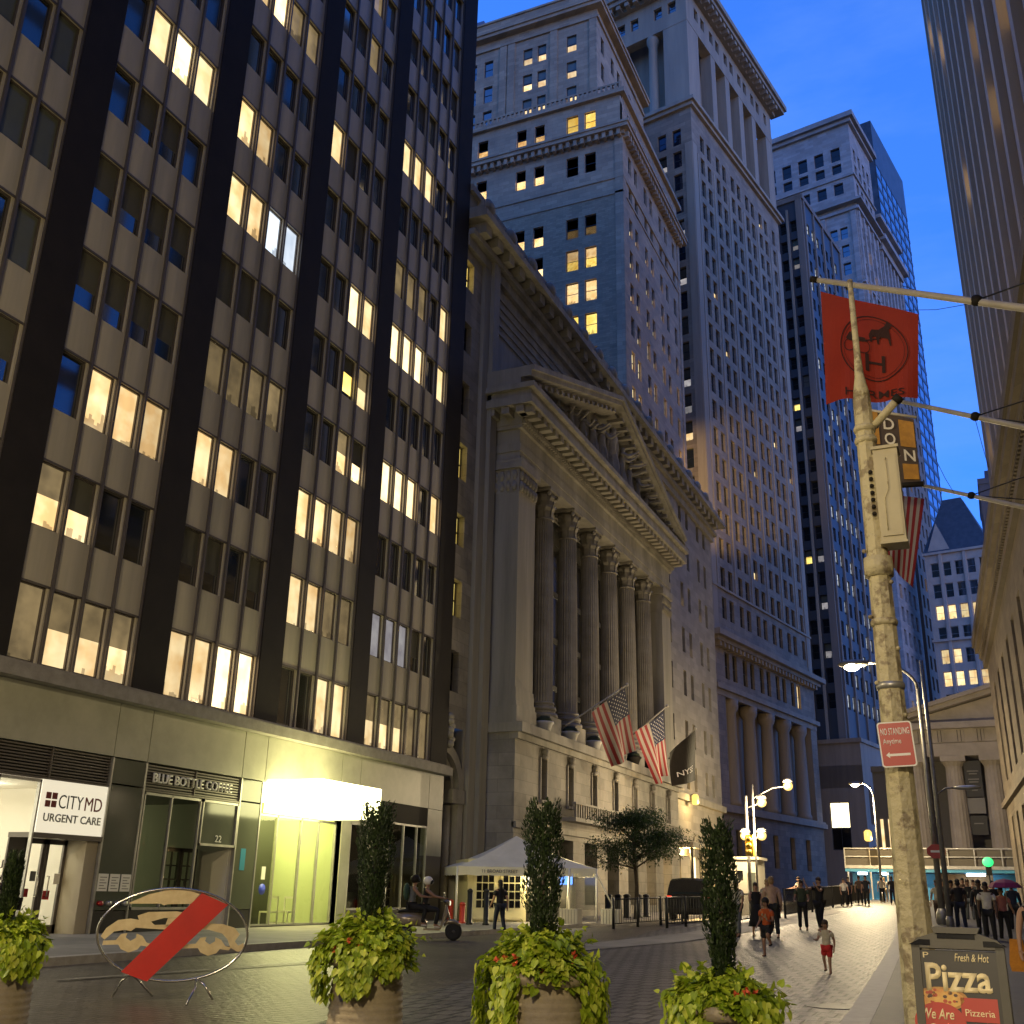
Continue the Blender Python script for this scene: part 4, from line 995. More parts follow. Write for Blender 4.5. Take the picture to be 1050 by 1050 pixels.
# lower giant columns
for k in range(5):
    mb = MB(); q = E.p(5.3 + 6.0 * k, 0, -.75)
    mb.lathe([(1.05, 11.9), (1.05, 12.4), (.9, 12.6), (.88, 17), (.76, 23.0), (1.1, 23.6), (1.15, 24.6)], M_BP, 20, (q.x, q.y, 0)); mb.build('column', TB, world=True)
    mb = MB(); u = 5.3 + 6.0 * k + 2.0
    E.box(mb, u, u + 1.7, 12.4, 22.5, -2.0, -1.9, M_VOID); E.box(mb, u, u + 1.7, 18.3, 19.0, -1.9, -1.7, M_BP); E.box(mb, u + .8, u + .95, 12.4, 22.5, -1.9, -1.84, M_FRM)
    if k == 1: E.quad(mb, u + .1, u + .75, 14.2, 18.0, -1.88, L_WBR); E.quad(mb, u + 1.0, u + 1.6, 14.2, 18.0, -1.88, L_WARM)
    mb.build('tall_window', TB, world=True)
# loggia
mb = MB()
zL0, zL1 = 112.4, 127.6
core(mb, (-29.1, 125), LS, LE, 111, 140, M_BP, 3.2)
E.box(mb, 0, 3.9, zL0, zL1, -4, 0, M_BP); E.box(mb, 31.6, LE, zL0, zL1, -4, 0, M_BP); S.box(mb, 0.02, 4.0, zL0, zL1, -4, -.02, M_BP); S.box(mb, 22, LS, zL0, zL1, -4, 0, M_BP)
for k in range(4): u = 8.6 + 5.55 * k; E.box(mb, u, u + 1.7, zL0, zL1, -1.8, 0, M_BP)
both(mb, S, E, LS, LE, 127.6, 129.2, 1.5, .05, M_BP)
E.wall(mb, 0, LE, 129.2, 134.0, cE, [(130.2, 132.4)], .5, M_BP); S.wall(mb, 0, LS, 129.2, 134, cS, [(130.2, 132.4)], .5, M_BP)
for z0, z1, o in ((134.0, 134.8, .7), (134.8, 135.6, 2.0), (135.6, 136.6, 2.4), (136.6, 137.4, 2.0)): both(mb, S, E, LS, LE, z0, z1, .5, o, M_BP)
mb.build('loggia', TB, world=True)
for k in range(3):
    mb = MB(); q = S.p(6.2 + 5.2 * k, 0, -.9); mb.lathe([(.95, zL0), (.95, zL0 + .6), (.8, zL0 + .8), (.7, zL1 - 1.6), (1.0, zL1 - .8), (1.0, zL1)], M_BP, 18, (q.x, q.y, 0)); mb.build('loggia_column', TB, world=True)
mb = MB()
dentils(mb, E, 0, LE, 134.0, 134.75, .7, 1.8, 1.5, .7, M_BP); dentils(mb, S, 0, LS, 134.0, 134.75, .7, 1.8, 1.5, .7, M_BP)
dentils(mb, E, 0, LE, 30.4, 31.0, 0, .8, 1.2, .5, M_BP); tag(mb.build('bracket', TB, world=True), kind='stuff')
mb = MB(); q = E.p(17, 0, -14)
for i in range(10):  # stepped pyramid roof
    r_ = 13 - i * 1.25; mb.box((q.x - r_, q.y - r_, 137.4 + i * 2.4), (q.x + r_, q.y + r_, 139.8 + i * 2.4), M_BP)
mb.build('roof', TB, world=True)
M_SKYW = mat('window_facing_sky', (.02, .03, .05), .05, metal=.6, spec=1)
wnE = [];
for a, b in rows:
    if b > 110: continue
    for j, (c, d) in enumerate(cE):
        p = [(1, M_DKGLASS)]
        if R.random() < .035: p = [(.4, L_FAR), (1, M_DKGLASS)]
        wnE.append((c, d, a, b, p))
for (c, d) in cE[:10]: wnE.append((c, d, 26.9, 30.2, [(1, L_WARM)] if c > 30 or (26 < c < 28) else [(1, M_DKGLASS)]))
add_windows(E, wnE, TB, .35, M_FRM, 100, ft=.08)
wnS = []
for a, b in rows:
    if b > 110: continue
    for j, (c, d) in enumerate(cS):
        rr = R.random()
        wnS.append((c, d, a, b, [(.4, L_DIMW), (1, M_DKGLASS)] if rr < .2 else ([(.4, L_WARM), (1, M_DKGLASS)] if rr < .3 else ([(1, M_SKYW)] if a > 76 else [(1, M_DKGLASS)]))))
add_windows(S, wnS, TB, .35, M_FRM, 60, ft=.08)
add_windows(E, [(c, d, 5.2, 9.2, [(1, M_DKGLASS)]) for c, d in cG], TB, .55, M_FRM, 10, ft=.12)
add_windows(E, [(c, d, 130.2, 132.4, [(1, M_DKGLASS)]) for c, d in cE], TB, .45, M_FRM, 5, ft=.08)
add_windows(S, [(c, d, 130.2, 132.4, [(1, M_DKGLASS)]) for c, d in cS], TB, .45, M_FRM, 6, ft=.08)
# ---- C: dark setback tower with vertical window slots, light stone base
TC = thing('grey_skyscraper', 'slim dark grey tower with vertical window slots and a pale flat base', 'skyscraper', (-25, 185, 2))
S, E = tower_faces((-20, 172)); LS, LE = 22, 21.5
mb = MB(); rows = [(30 + 4.0 * k, 32.4 + 4.0 * k) for k in range(23)]
cS = [(1.3, 2.5), (3.3, 4.5), (5.3, 6.5), (8.3, 9.5), (11.3, 12.5)]; cE = [(2 + 2.6 * k, 3.3 + 2.6 * k) for k in range(7)]
S.wall(mb, 0, LS, 24, 124.5, cS, rows, .6, M_CD); E.wall(mb, 0, LE, 24, 124.5, cE, rows, .4, M_CD)
core(mb, (-20, 172), LS, LE, 1, 124, M_C, .9)
S.box(mb, 0, 1.15, 24, 125.5, -.2, .3, M_C)
S.box(mb, 2.7, 3.1, 24, 123, -.1, .25, M_BP); S.box(mb, 4.7, 5.1, 24, 123, -.1, .25, M_BP)
for k in range(5): E.box(mb, .4 + 5.2 * k, 1.0 + 5.2 * k, 24, 124.5, -.1, .25, M_C)
both(mb, S, E, LS, LE, 124.5, 125.4, .3, .3, M_C)
mb.build('wall', TC, world=True)
wn = [(c, d, a, b, [(1, M_VOID)] if R.random() > .22 else R.choice([[(.55, L_YEL), (1, M_GREYGL)], [(.5, L_DIMW), (1, M_GREYGL)], [(1, M_BLIND)]])) for a, b in rows for c, d in cS]
wn += []
add_windows(S, wn, TC, .5, M_FRM, 60, ft=.1)
L_CW = litmat('lit_cool_slit', (.9, .95, 1.0), (.5, .55, .6), .8)
wn = [(c, d, a + .4, b, [(1, L_CW)] if R.random() < .38 else [(1, M_DKGLASS)]) for a, b in rows for c, d in cE]
add_windows(E, wn, TC, .3, M_FRM, 40, ft=.07)
S, E = tower_faces((-17.2, 163)); LS, LE = 24, 36
mb = MB()
S.wall(mb, 0, LS, 1.2, 24.0, [(2.4, 5.2), (8.1, 10.3), (13.2, 15.4)], [(8.4, 15.0)], .8, M_BP)
E.wall(mb, 0, LE, 1.2, 24.0, [(2 + 4 * k, 3.5 + 4 * k) for k in range(8)], [(4, 9), (12, 17.5)], .5, M_BP)
both(mb, S, E, LS, LE, 23.4, 24.0, .3, .3, M_BP); core(mb, (-17.2, 163), LS, LE, 1, 23.9, M_BP, 1)
mb.build('base_block', TC, world=True)
add_windows(S, [(8.1, 10.3, 8.4, 15, [(1, M_VOID)]), (13.2, 15.4, 8.4, 15, [(1, M_VOID)])], TC, .7, M_FRM, 10, ft=.12)
add_windows(E, [(2 + 4 * k, 3.5 + 4 * k, a, b, [(1, L_WARM if (k == 1 and a < 5) else M_VOID)]) for k in range(8) for a, b in ((4, 9), (12, 17.5))], TC, .45, M_FRM, 12, ft=.1)
E_BW = litmat('lit_big_window', (1.0, .88, .55), (1.0, .75, .35), 3.5, .5)
add_windows(S, [(2.4, 5.2, 8.4, 11.4, [(1, M_VOID)], 'double'), (2.4, 5.2, 11.4, 15.0, [(1, E_BW)], 'double')], TC, .2, M_FRM, 4, ft=.1)
S.box(mb := MB(), 0, 24, 17.0, 20.2, -.1, .0, M_BP); mb.build('band', TC, world=True)
# ---- D: pale classical tower
TD = thing('pale_skyscraper', 'pale classical tower with rows of small square windows below a flat cornice', 'skyscraper', (-20, 235, 2.2))
S, E = tower_faces((-13.66, 225)); LS, LE = 28, 17
mb = MB(); cS = [(2.6 + 4.1 * k, 4.9 + 4.1 * k) for k in range(6)]
rt = [(161.5, 164.7), (167.6, 170.2), (171.2, 175.0)]
S.wall(mb, 0, LS, 158, 181, cS, rt, .6, M_D)
cM = [(2.6, 4.4), (5.0, 6.8), (10.8, 12.6), (13.2, 15), (19, 20.8), (21.4, 23.2)]; rm = [(100 + 4.9 * k, 103.2 + 4.9 * k) for k in range(11)]
S.wall(mb, 0, LS, 96, 156.5, cM, [r for r in rm if r[1] < 153], .6, M_D); S.quad(mb, 0, LS, 156.5, 158, 0, M_D)
cE = [(2 + 3.6 * k, 3.8 + 3.6 * k) for k in range(4)]
E.wall(mb, 0, LE, 158, 181, cE, rt, .6, M_D); E.wall(mb, 0, LE, 20, 156.5, cE, [(22 + 4.9 * k, 25.2 + 4.9 * k) for k in range(27)], .6, M_D); E.quad(mb, 0, LE, 156.5, 158, 0, M_D)
S.quad(mb, 0, LS, 2, 96, 0, M_D)
core(mb, (-13.66, 225), LS, LE, 2, 181, M_D, .9)
for z0, z1, o in ((156.0, 156.8, .6), (157.8, 158.4, 1.6), (165.8, 166.3, .4), (181, 182, .8), (182, 183.4, 1.6), (136, 136.6, .4), (120, 120.6, .5)): both(mb, S, E, LS, LE, z0, z1, .4, o, M_D)
for u in (0.3, 7.6, 8.6, 16.0, 17.0): S.box(mb, u, u + 1.2, 120.6, 155.8, 0, .4, M_D)
for k in range(5): E.box(mb, .3 + 3.6 * k, 1.3 + 3.6 * k, 120.6, 155.8, 0, .4, M_D)
mb.build('wall', TD, world=True)
add_windows(S, [(c, d, a, b, [(1, M_VOID)]) for a, b in rt for c, d in cS] + [(c, d, a, b, [(.5, L_DIMW), (1, M_VOID)] if a < 118 and R.random() < .4 else [(1, M_DKGLASS)]) for a, b in rm if b < 153 for c, d in cM], TD, .5, M_FRM, 70, ft=.12)
add_windows(E, [(c, d, a, b, [(1, M_DKGLASS)]) for a, b in rt for c, d in cE] + [(c, d, 22 + 4.9 * k, 25.2 + 4.9 * k, [(1, M_DKGLASS)] if R.random() > .1 else [(1, L_FAR)]) for k in range(27) for c, d in cE], TD, .5, M_FRM, 25, ft=.12)
# second, lower classical block with tiered giant order, in front of the glass tower
TD2 = thing('tiered_building', 'shadowed classical block with a giant column order high up, between pale tower and glass tower', 'office building', (-12, 250, 2.2))
S, E = tower_faces((-9.9, 243)); LS, LE = 10, 18
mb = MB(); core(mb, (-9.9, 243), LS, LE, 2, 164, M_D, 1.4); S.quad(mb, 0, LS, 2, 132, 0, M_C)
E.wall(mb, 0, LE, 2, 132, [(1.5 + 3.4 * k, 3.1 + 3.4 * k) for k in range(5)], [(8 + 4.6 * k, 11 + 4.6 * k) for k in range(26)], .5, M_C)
for k in range(6): u = .3 + 3.35 * k; E.box(mb, u, u + 1.1, 133, 155, -1.4, 0, M_D)
for k in range(4): u = .3 + 2.9 * k; S.box(mb, u, u + 1.0, 133, 155, -1.4, 0, M_D)
for z0, z1, o in ((132, 133, .8), (155, 157, .4), (157, 158.4, 1.6), (164, 165, .8)): both(mb, S, E, LS, LE, z0, z1, 1.6, o, M_D)
both(mb, S, E, LS, LE, 158.4, 164, 1.0, -.6, M_D)
mb.build('wall', TD2, world=True)
add_windows(E, [(1.5 + 3.4 * k, 3.1 + 3.4 * k, 8 + 4.6 * j, 11 + 4.6 * j, [(1, M_DKGLASS)] if R.random() > .06 else [(1, L_FAR)]) for k in range(5) for j in range(26)], TD2, .4, M_FRM, 40, ft=.1)
# ---- E: dark glass tower
TE = thing('glass_skyscraper', 'black steel tower with bands of blue sky-reflecting glass and a solid dark top', 'skyscraper', (-12, 275, 2.3))
S, E = tower_faces((-9.85, 262)); LS, LE = 30, 32.4
mb = MB(); core(mb, (-9.85, 262), LS, LE, 2, 209, M_E, .3)
S.quad(mb, 0, LS, 2, 209.5, 0, M_E); E.quad(mb, 0, LE, 196, 209.5, 0, M_E); mb.build('wall', TE, world=True)
mb = MB()
for k in range(48):
    z = 4 + 4.0 * k; E.quad(mb, .3, LE - .1, z, z + 2.9, .0, M_EG); E.box(mb, 0, LE, z + 2.9, z + 4.0, -.2, .08, M_E)
for k in range(7): u = 5.2 * k; E.box(mb, u, u + .2, 4, 196, -.1, .12, M_E)
gb = mb.build('glass_band', TE, world=True)
mb = MB()
for (u, z, w_) in ((12, 62, 8), (16, 62, 2), (20, 70, 1.6)): 
    for i in range(3): E.quad(mb, u + i * 2.7 + .3, u + i * 2.7 + 2.2, z + 2, z + 3.6, .12, L_FAR)
mb.build('lit_window', TE, world=True)
# ---- F: gothic tower with steep slate roof and a gable, far away
TF = thing('gothic_tower', 'distant stone tower with lit windows, a steep dark roof and a pointed gable', 'tower', (0, 235, 2.4))
S = Face((4.9, 228), SD, SN); E = Face((4.9, 228), ED, EN)
mb = MB(); cS = [(.8 + 2.4 * k, 2.4 + 2.4 * k) for k in range(5)]; rows = [(6 + 4.6 * k, 9 + 4.6 * k) for k in range(14)]
S.wall(mb, 0, 13, 2, 71, cS, rows, .5, M_F); E.quad(mb, 0, 12, 2, 71, 0, M_F); core(mb, (4.9, 228), 13, 12, 2, 70.8, M_F, .8)
for k in range(3): S.box(mb, 0 + 4.8 * k, .6 + 4.8 * k, 2, 71, 0, .3, M_F)
for z in (70.6, 52.0, 33.5): S.box(mb, -.3, 13.3, z, z + .5, -.3, .5, M_F)
# gable
a, b, cpt = S.p(7.6, 71, .1), S.p(12.4, 71, .1), S.p(10, 77.5, .1); a2, b2, c2_ = S.p(7.6, 71, -3), S.p(12.4, 71, -3), S.p(10, 77.5, -3)
mb.face([b, a, cpt], M_F); mb.face([a, a2, c2_, cpt], M_SLATE); mb.face([b, cpt, c2_, b2], M_SLATE)
mb.build('wall', TF, world=True)
mb = MB(); r0 = [S.p(-.3, 71, .3), S.p(13.3, 71, .3), S.p(13.3, 71, -12), S.p(-.3, 71, -12)]; r1 = [S.p(5.2, 84, -4.5), S.p(9.0, 84, -4.5), S.p(9.0, 84, -7.5), S.p(5.2, 84, -7.5)]
for i in range(4): j = (i + 1) % 4; mb.face([r0[i], r0[j], r1[j], r1[i]][::-1], M_SLATE)
mb.face(r1[::-1], M_SLATE); mb.build('roof', TF, world=True)
add_windows(S, [(c, d, a, b, ([(1, L_FAR)] if R.random() < .75 else [(1, M_DKGLASS)]) if (k in (1, 2, 3, 4, 5, 6, 8, 9, 11)) else [(1, M_DKGLASS)]) for k, (a, b) in enumerate(rows) for c, d in cS], TF, .4, M_FRW, 75, ft=.1)
# small bluish block right of the gothic tower
mb = MB(); mb.box((2.55, 131, 2), (9, 145, 49.2), M_BSL); mb.box((2.45, 130.9, 49.2), (9, 145, 49.9), M_BSL); mb.box((3.4, 133, 49.9), (5, 136, 51.6), M_BSL)
for z in range(20, 48, 4): mb.box((3.2, 130.93, z), (4.4, 131, z + 2), M_VOID); mb.box((5.2, 130.93, z), (6.4, 131, z + 2), M_VOID)
tag(mb.build('office_block'), 'plain bluish block peeping over the brown building at the street end', 'office building')

# ================================================================ right side of the street
RW = thing('stone_bank', 'brown limestone building with a long projecting cornice along the right pavement', 'bank building', (6, 50, .5))
rd = Vector((-.054, 1)).normalized(); rn = Vector((-rd.y, rd.x))
RF = Face((5.5, 0), rd, rn)
mb = MB(); cR = [(-14 + 5.2 * k, -12.2 + 5.2 * k) for k in range(20)]
RF.wall(mb, -20, 91, -.6, 20.4, cR, [(1.6, 7.5), (10, 17)], .8, M_R)
mb.prism([(7.45, -20), (30, -20), (30, 91), (5.5 - .054 * 91 + .85, 90.9)], -.6, 20.4, M_R)
mb.face([RF.p(91, -.6, 0), RF.p(91, 20.4, 0), RF.p(91, 20.4, -1), RF.p(91, -.6, -1)], M_R)
mb.build('wall', RW, world=True)
mb = MB()
for z0, z1, o in ((19.2, 19.7, .3), (20.0, 20.5, .5), (20.5, 21.0, .75), (21.0, 21.6, .9), (8.4, 8.8, .3), (21.6, 22.6, .1)): RF.box(mb, -20, 91 + o, z0, z1, -.9, o, M_R)
mb.build('cornice', RW, world=True)
mb = MB(); dentils(mb, RF, -20, 91, 19.72, 19.98, .1, .42, .5, .25, M_R); tag(mb.build('dentil', RW, world=True), kind='stuff')
add_windows(RF, [(c, d, a, b, [(1, M_DKGLASS)], 'double') for c, d in cR for a, b in ((1.6, 7.5), (10, 17))], RW, .7, M_FRM, 20, ft=.1)
GT = thing('finned_tower', 'very tall brown tower with close vertical stone fins, its top beyond the picture', 'office tower', (12, 40, .5))
GF = Face((6.6, 0), rd, rn); mb = MB()
GF.quad(mb, -25, 80, 21, 78, -.55, M_GD); GF.box(mb, -25, 80.1, 78, 78.8, -12, .2, M_G)
mb.prism([(8.6, -25), (35, -25), (35, 80), (2.95, 79.9)], 0, 78, M_GD)
mb.face([GF.p(80.02, 21, .0), GF.p(80.02, 78, .0), GF.p(80.02, 78, -2), GF.p(80.02, 21, -2)], M_G)
mb.build('wall', GT, world=True)
mb = MB(); u = -25
while u < 79.9: GF.box(mb, u, u + .8, 21, 78, -.5, 0, M_G); u += 3.4
tag(mb.build('fin', GT, world=True), kind='stuff')
mb = MB(); u = -25 + .8
i = 0
while u < 78:
    z = 24
    while z < 75:
        GF.quad(mb, u + .1, u + 2.5, z, z + 2.4, -.52, (L_WBR if R.random() < .05 else M_DKGLASS) if (u > 55 and z > 45) else (L_WARM if R.random() < .03 else M_DKGLASS)); z += 3.7
    u += 3.4
tag(mb.build('window', GT, world=True), kind='stuff')
mb = MB(); mb.box((9.2, 86, 0), (28, 128, 98), M_A); mb.box((9.0, 85.8, 98), (28, 128, 99), M_A)
cw = thing('corner_office', 'lit office tower hidden behind the brown finned tower, seen in reflections', 'office tower', (18, 110, 2)); mb.build('wall', cw, world=True)
mb = MB(); z = 12
while z < 95:
    y = 87
    while y < 126: mb.box((9.15, y, z), (9.2, y + 1.7, z + 2.0), R.choice((L_WBR, L_WBR, L_WARM, M_DKGLASS, M_DKGLASS))); y += 2.4
    z += 3.7
tag(mb.build('window', cw, world=True), kind='stuff')
# ================================================================ memorial hall (Doric temple front)
FH = thing('memorial_hall', 'Doric temple front with heavy columns and hanging banners at the street end', 'memorial hall', (0, 112, 2))
fd = Vector((math.cos(math.radians(3)), -math.sin(math.radians(3)))); HF = Face((-8.7, 110), fd, (-fd.y * -1 * -1, -fd.x))
HF.n = Vector((fd.y, -fd.x)).normalized()
M_FH = mat('hall_marble', (.34, .30, .25), .8, (.26, .23, .19), .6, bump=.2, bscale=6)
M_FHD = mat('hall_back_wall', (.10, .09, .075), .85)  # hall marble darkened: shade of porch and grooves put into the colour
mb = MB(); W_ = 27.6
HF.box(mb, -.3, W_ + .3, 1.2, 6.0, -5, .8, M_FH); HF.box(mb, 0, W_, 6.0, 6.3, -5, .3, M_FH)
HF.box(mb, 0, W_, 6.2, 20, -5.2, -4.6, M_FHD); HF.box(mb, 0.2, W_, 14.7, 15.9, -4.8, 0, M_FH); HF.box(mb, 0.2, W_, 15.95, 17.2, -4.8, -.05, M_FH)
HF.box(mb, -.5, W_ + .5, 17.2, 17.8, -5, .75, M_FH)
mb.build('entablature', FH, world=True)
mb = MB()
u = .5
while u < W_: HF.box(mb, u, u + .85, 16.0, 17.1, -.1, .04, M_FH); HF.box(mb, u + .25, u + .32, 16.0, 17.1, .02, .08, M_FHD); HF.box(mb, u + .55, u + .62, 16.0, 17.1, .02, .08, M_FHD); u += 1.75
mb.explode('triglyph', FH, world=True)
mb = MB(); ap = (W_ / 2, 21.6)
mb.face([HF.p(0, 17.8, -.4), HF.p(W_, 17.8, -.4), HF.p(ap[0], ap[1] - .3, -.4)], M_FH)
for s0 in (-.5, W_ + .5):
    for lo, hi, o in ((-.1, .35, .5), (.35, .75, .85)):
        pts = []
        for (uu, zz) in ((s0, 17.8), ap):
            for zo in (lo, hi):
                for oo in (o, -5): pts.append(HF.p(uu, zz + zo, oo))
        mb.mesh(pts, [(0, 2, 6, 4), (1, 5, 7, 3), (0, 4, 5, 1), (2, 3, 7, 6), (0, 1, 3, 2), (4, 6, 7, 5)], M_FH)
mb.build('pediment', FH, world=True)
for k in range(8):
    mb = MB(); q = HF.p(1.9 + 3.4 * k, 0, -.95)
    mb.lathe([(.92, 6.3), (.9, 8), (.82, 11), (.74, 13.6), (.76, 13.8), (1.05, 14.2)], M_FH, 32, (q.x, q.y, 0), False, flute=.05, nf=1); mb.box((q.x - 1.1, q.y - 1.1, 14.2), (q.x + 1.1, q.y + 1.1, 14.7), M_FH); mb.build('column', FH, world=True)
M_BAN = mat('black_banner', (.02, .02, .022), .6); M_BANG = mat('grey_banner', (.16, .155, .15), .6)
def banner(u, w_, z0, z1, m_, words, lab):
    mb = MB(); n = 12
    for i in range(n): HF.box(mb, u, u + w_, lerp(z0, z1, i / n), lerp(z0, z1, (i + 1) / n), -1.0 - .03 * math.sin(i), -.97 - .03 * math.sin(i), m_)
    o = mb.build('hanging_banner'); tag(o, lab, 'banner', 'banners between the hall columns')
    for ww, zz in words:
        mb = MB(); HF.box(mb, u + w_ / 2 - ww / 2, u + w_ / 2 + ww / 2, zz - .05, zz + .05, -.96, -.9, M_BANG); mb.build('printed_line', o, world=True)
banner(6.15, 1.5, 11.0, 14.3, M_BAN, [(1.0, 13.35), (.7, 13.1), (.95, 12.6), (.8, 12.35), (.6, 11.8), (.5, 11.6)], 'tall black banner with small white lines between hall columns, uppermost')
banner(6.15, 1.5, 9.5, 10.9, M_BANG, [], 'short grey banner between hall columns, in the middle')
banner(6.15, 1.5, 7.6, 9.3, M_BAN, [(.8, 8.6)], 'dark lower banner between hall columns, nearest the platform')
# side building left of the hall, dark
mb = MB(); mb.box((-12.2, 125, 1.8), (-9.2, 150, 15), M_FHD); mb.box((-12.3, 124.8, 15), (-9.0, 150, 15.6), M_FHD)
for k in range(3): mb.box((-11.8 + .8 * k, 124.9, 6), (-11.5 + .8 * k, 125, 10), L_WARM if k < 2 else M_VOID)
tag(mb.build('side_building'), 'low dark building in shadow left of the Doric hall', 'building')
# ---- sidewalk shed with blue panels
SH = thing('sidewalk_shed', 'long pedestrian shed with bright blue panels and lamps under its deck', 'scaffold shed', (-2, 97, 1.7))
M_SHB = mat('shed_blue', (.05, .25, .44), .5, (.06, .29, .5), 2)
M_PLY = mat('plywood', (.36, .22, .10), .7, (.26, .15, .07), 3)
E_SHL = mat('shed_lamp', (.9, .9, .9), .4, emit=(.85, .95, 1.0), estr=18)
zg = gz(-3, 97) - .6
mb = MB(); mb.box((-12.2, 96, zg + 2.75), (11, 101, zg + 3.0), M_SHB); mb.box((-12.2, 95.9, zg + 3.0), (11, 96.0, zg + 3.25), M_STEEL); mb.build('deck', SH, world=True)
mb = MB(); mb.box((-12.2, 95.95, zg + 3.9), (11, 96.0, zg + 3.98), M_STEEL)
x = -12.2
while x < 11: mb.box((x, 95.93, zg + 3.0), (x + .08, 96.0, zg + 4.6), M_STEEL); x += 2.0
mb.box((-12.2, 95.93, zg + 4.55), (11, 96.0, zg + 4.62), M_STEEL); mb.box((-12.2, 96.2, zg + 3.0), (11, 96.3, zg + 4.5), M_FHD); mb.build('railing', SH, world=True)
mb = MB()
mb.box((-7.4, 98.5, zg), (-5.4, 98.6, zg + 2.7), M_SHB); mb.box((-1.0, 98.5, zg), (11, 98.6, zg + 2.7), M_SHB); mb.box((-12.2, 100.4, zg), (-7.4, 100.5, zg + 2.7), M_SHB); mb.build('blue_panel', SH, world=True)
mb = MB(); mb.box((-5.2, 98.8, zg), (-1.0, 98.9, zg + 2.7), M_PLY); mb.build('plywood_panel', SH, world=True)
for x in (-12, -10.2, -8.9, -7.4, -5.2, -1.2, 2.2, 5.4):
    mb = MB(); mb.box((x - .06, 96.1, zg - .1), (x + .06, 96.25, zg + 2.75), M_STEEL if x < 0 else M_SHB); mb.build('post', SH, world=True)
for x in (-11.0, -9.3, -7.2, -2.6, -1.9): mb = MB(); mb.box((x - .35, 97.2, zg + 2.55), (x + .35, 97.5, zg + 2.7), E_SHL); mb.build('lamp', SH, world=True)
# ================================================================ street lights
def pt(px, py, y):
    q = on_y(px, py, y); q.z = gz(q.x, y); return q
def point(loc, p, c=(1, .66, .28), r=.25, spot=None):
    l = bpy.data.lights.new('lamp_light', 'SPOT' if spot else 'POINT'); l.energy = p; l.color = c; l.shadow_soft_size = r
    if spot: l.spot_size = math.radians(spot); l.spot_blend = .6
    o = bpy.data.objects.new('lamp_light', l); C.objects.link(o); o.location = loc; return o
E_GLOBE = mat('sodium_globe', (.04, .03, .015), .5, emit=(1, .62, .14), estr=1.5)
E_LED = mat('white_lamp', (.9, .9, .9), .4, emit=(1, .88, .58), estr=14)
M_POLE = mat('silver_pole', (.30, .29, .26), .45, (.22, .21, .19), 5, metal=.5)
WARM = (1, .80, .46)
def cobra(name, lab, base, h, armvec, grp=None, lit=True, power=0, r=.09, cat='street lamp', em=None, head=1.0):
    t = thing(name, lab, cat, base, 0, grp)
    mb = MB(); mb.lathe([(r * 2.2, 0), (r * 2.2, .5), (r * 1.4, .7)], M_POLE, 12); mb.build('base', t)
    mb = MB(); mb.tube([(0, 0, .6), (0, 0, h * .5), (0, 0, h - .8)], [r * 1.2, r, r * .75], M_POLE, 10); mb.build('pole', t)
    a = Vector(armvec); mb = MB(); pts = []
    for i in range(9):
        k = i / 8; pts.append((a.x * (1 - math.cos(k * math.pi / 2)), a.y * (1 - math.cos(k * math.pi / 2)), h - .8 + (a.z + .8) * math.sin(k * math.pi / 2)))
    mb.tube(pts, [r * .6] * 9, M_POLE, 8); mb.build('arm', t)
    e = Vector(pts[-1]); d = Vector((a.x, a.y, 0)).normalized()
    T_ = frame(e, d, Vector((0, 0, 1)).cross(d))
    mb = MB(); mb.ball((.3 * head, 0, 0), (.42 * head, .16 * head, .11 * head), M_POLE, 10, 6, T_); mb.build('lamp_head', t)
    mb = MB(); mb.ball((.35 * head, 0, -.09), (.22 * head, .16 * head, .14 * head), (em or E_LED) if lit else M_GREYGL, 10, 6, T_); ln = mb.build('lens', t)
    if power:
        l = point(Vector(base) + e + d * .35 + Vector((0, 0, -.35)), power, WARM, .2); l.parent = t; l.matrix_basis = wm(t).inverted() @ l.matrix_basis
    return t
b2 = pt(967, 946, 46); lh = on_y(878, 688, 46); a_ = lh - b2
cobra('street_lamp', 'tall silver mast with curved arm and glaring white lamp beside the painted pole', b2, 9.9, (a_.x + .4, .0, .4), None, True, 270, .10, head=1.6)
b3 = pt(975, 952, 44)
tp_ = thing('street_lamp', 'slim straight pole with one unlit lamp arm reaching right, before the hall columns', 'street lamp', b3)
mb = MB(); mb.lathe([(.14, 0), (.14, .4), (.1, .5)], M_POLE, 12); mb.build('base', tp_); mb = MB(); mb.tube([(0, 0, .4), (0, 0, 9.9)], [.10, .075], M_POLE, 10); mb.build('pole', tp_)
t = tp_
mb = MB(); mb.tube([(0, -.05, 4.4), (.05, -.05, 4.8), (.35, -.05, 5.0), (.7, -.05, 5.02)], .03, M_POLE, 8); mb.build('arm', t)
mb = MB(); mb.ball((1.1, -.05, 5.02), (.5, .14, .09), M_STEEL, 10, 6); mb.build('lamp_head', t)
b4 = pt(903, 897, 84); lh = on_y(892, 803, 84)
cobra('street_lamp', 'far street lamp with white light in front of the pale flat tower base', b4, lh.z - b4.z - .2, (-.8, 0, .2), None, True, 1900, .08, head=1.3)
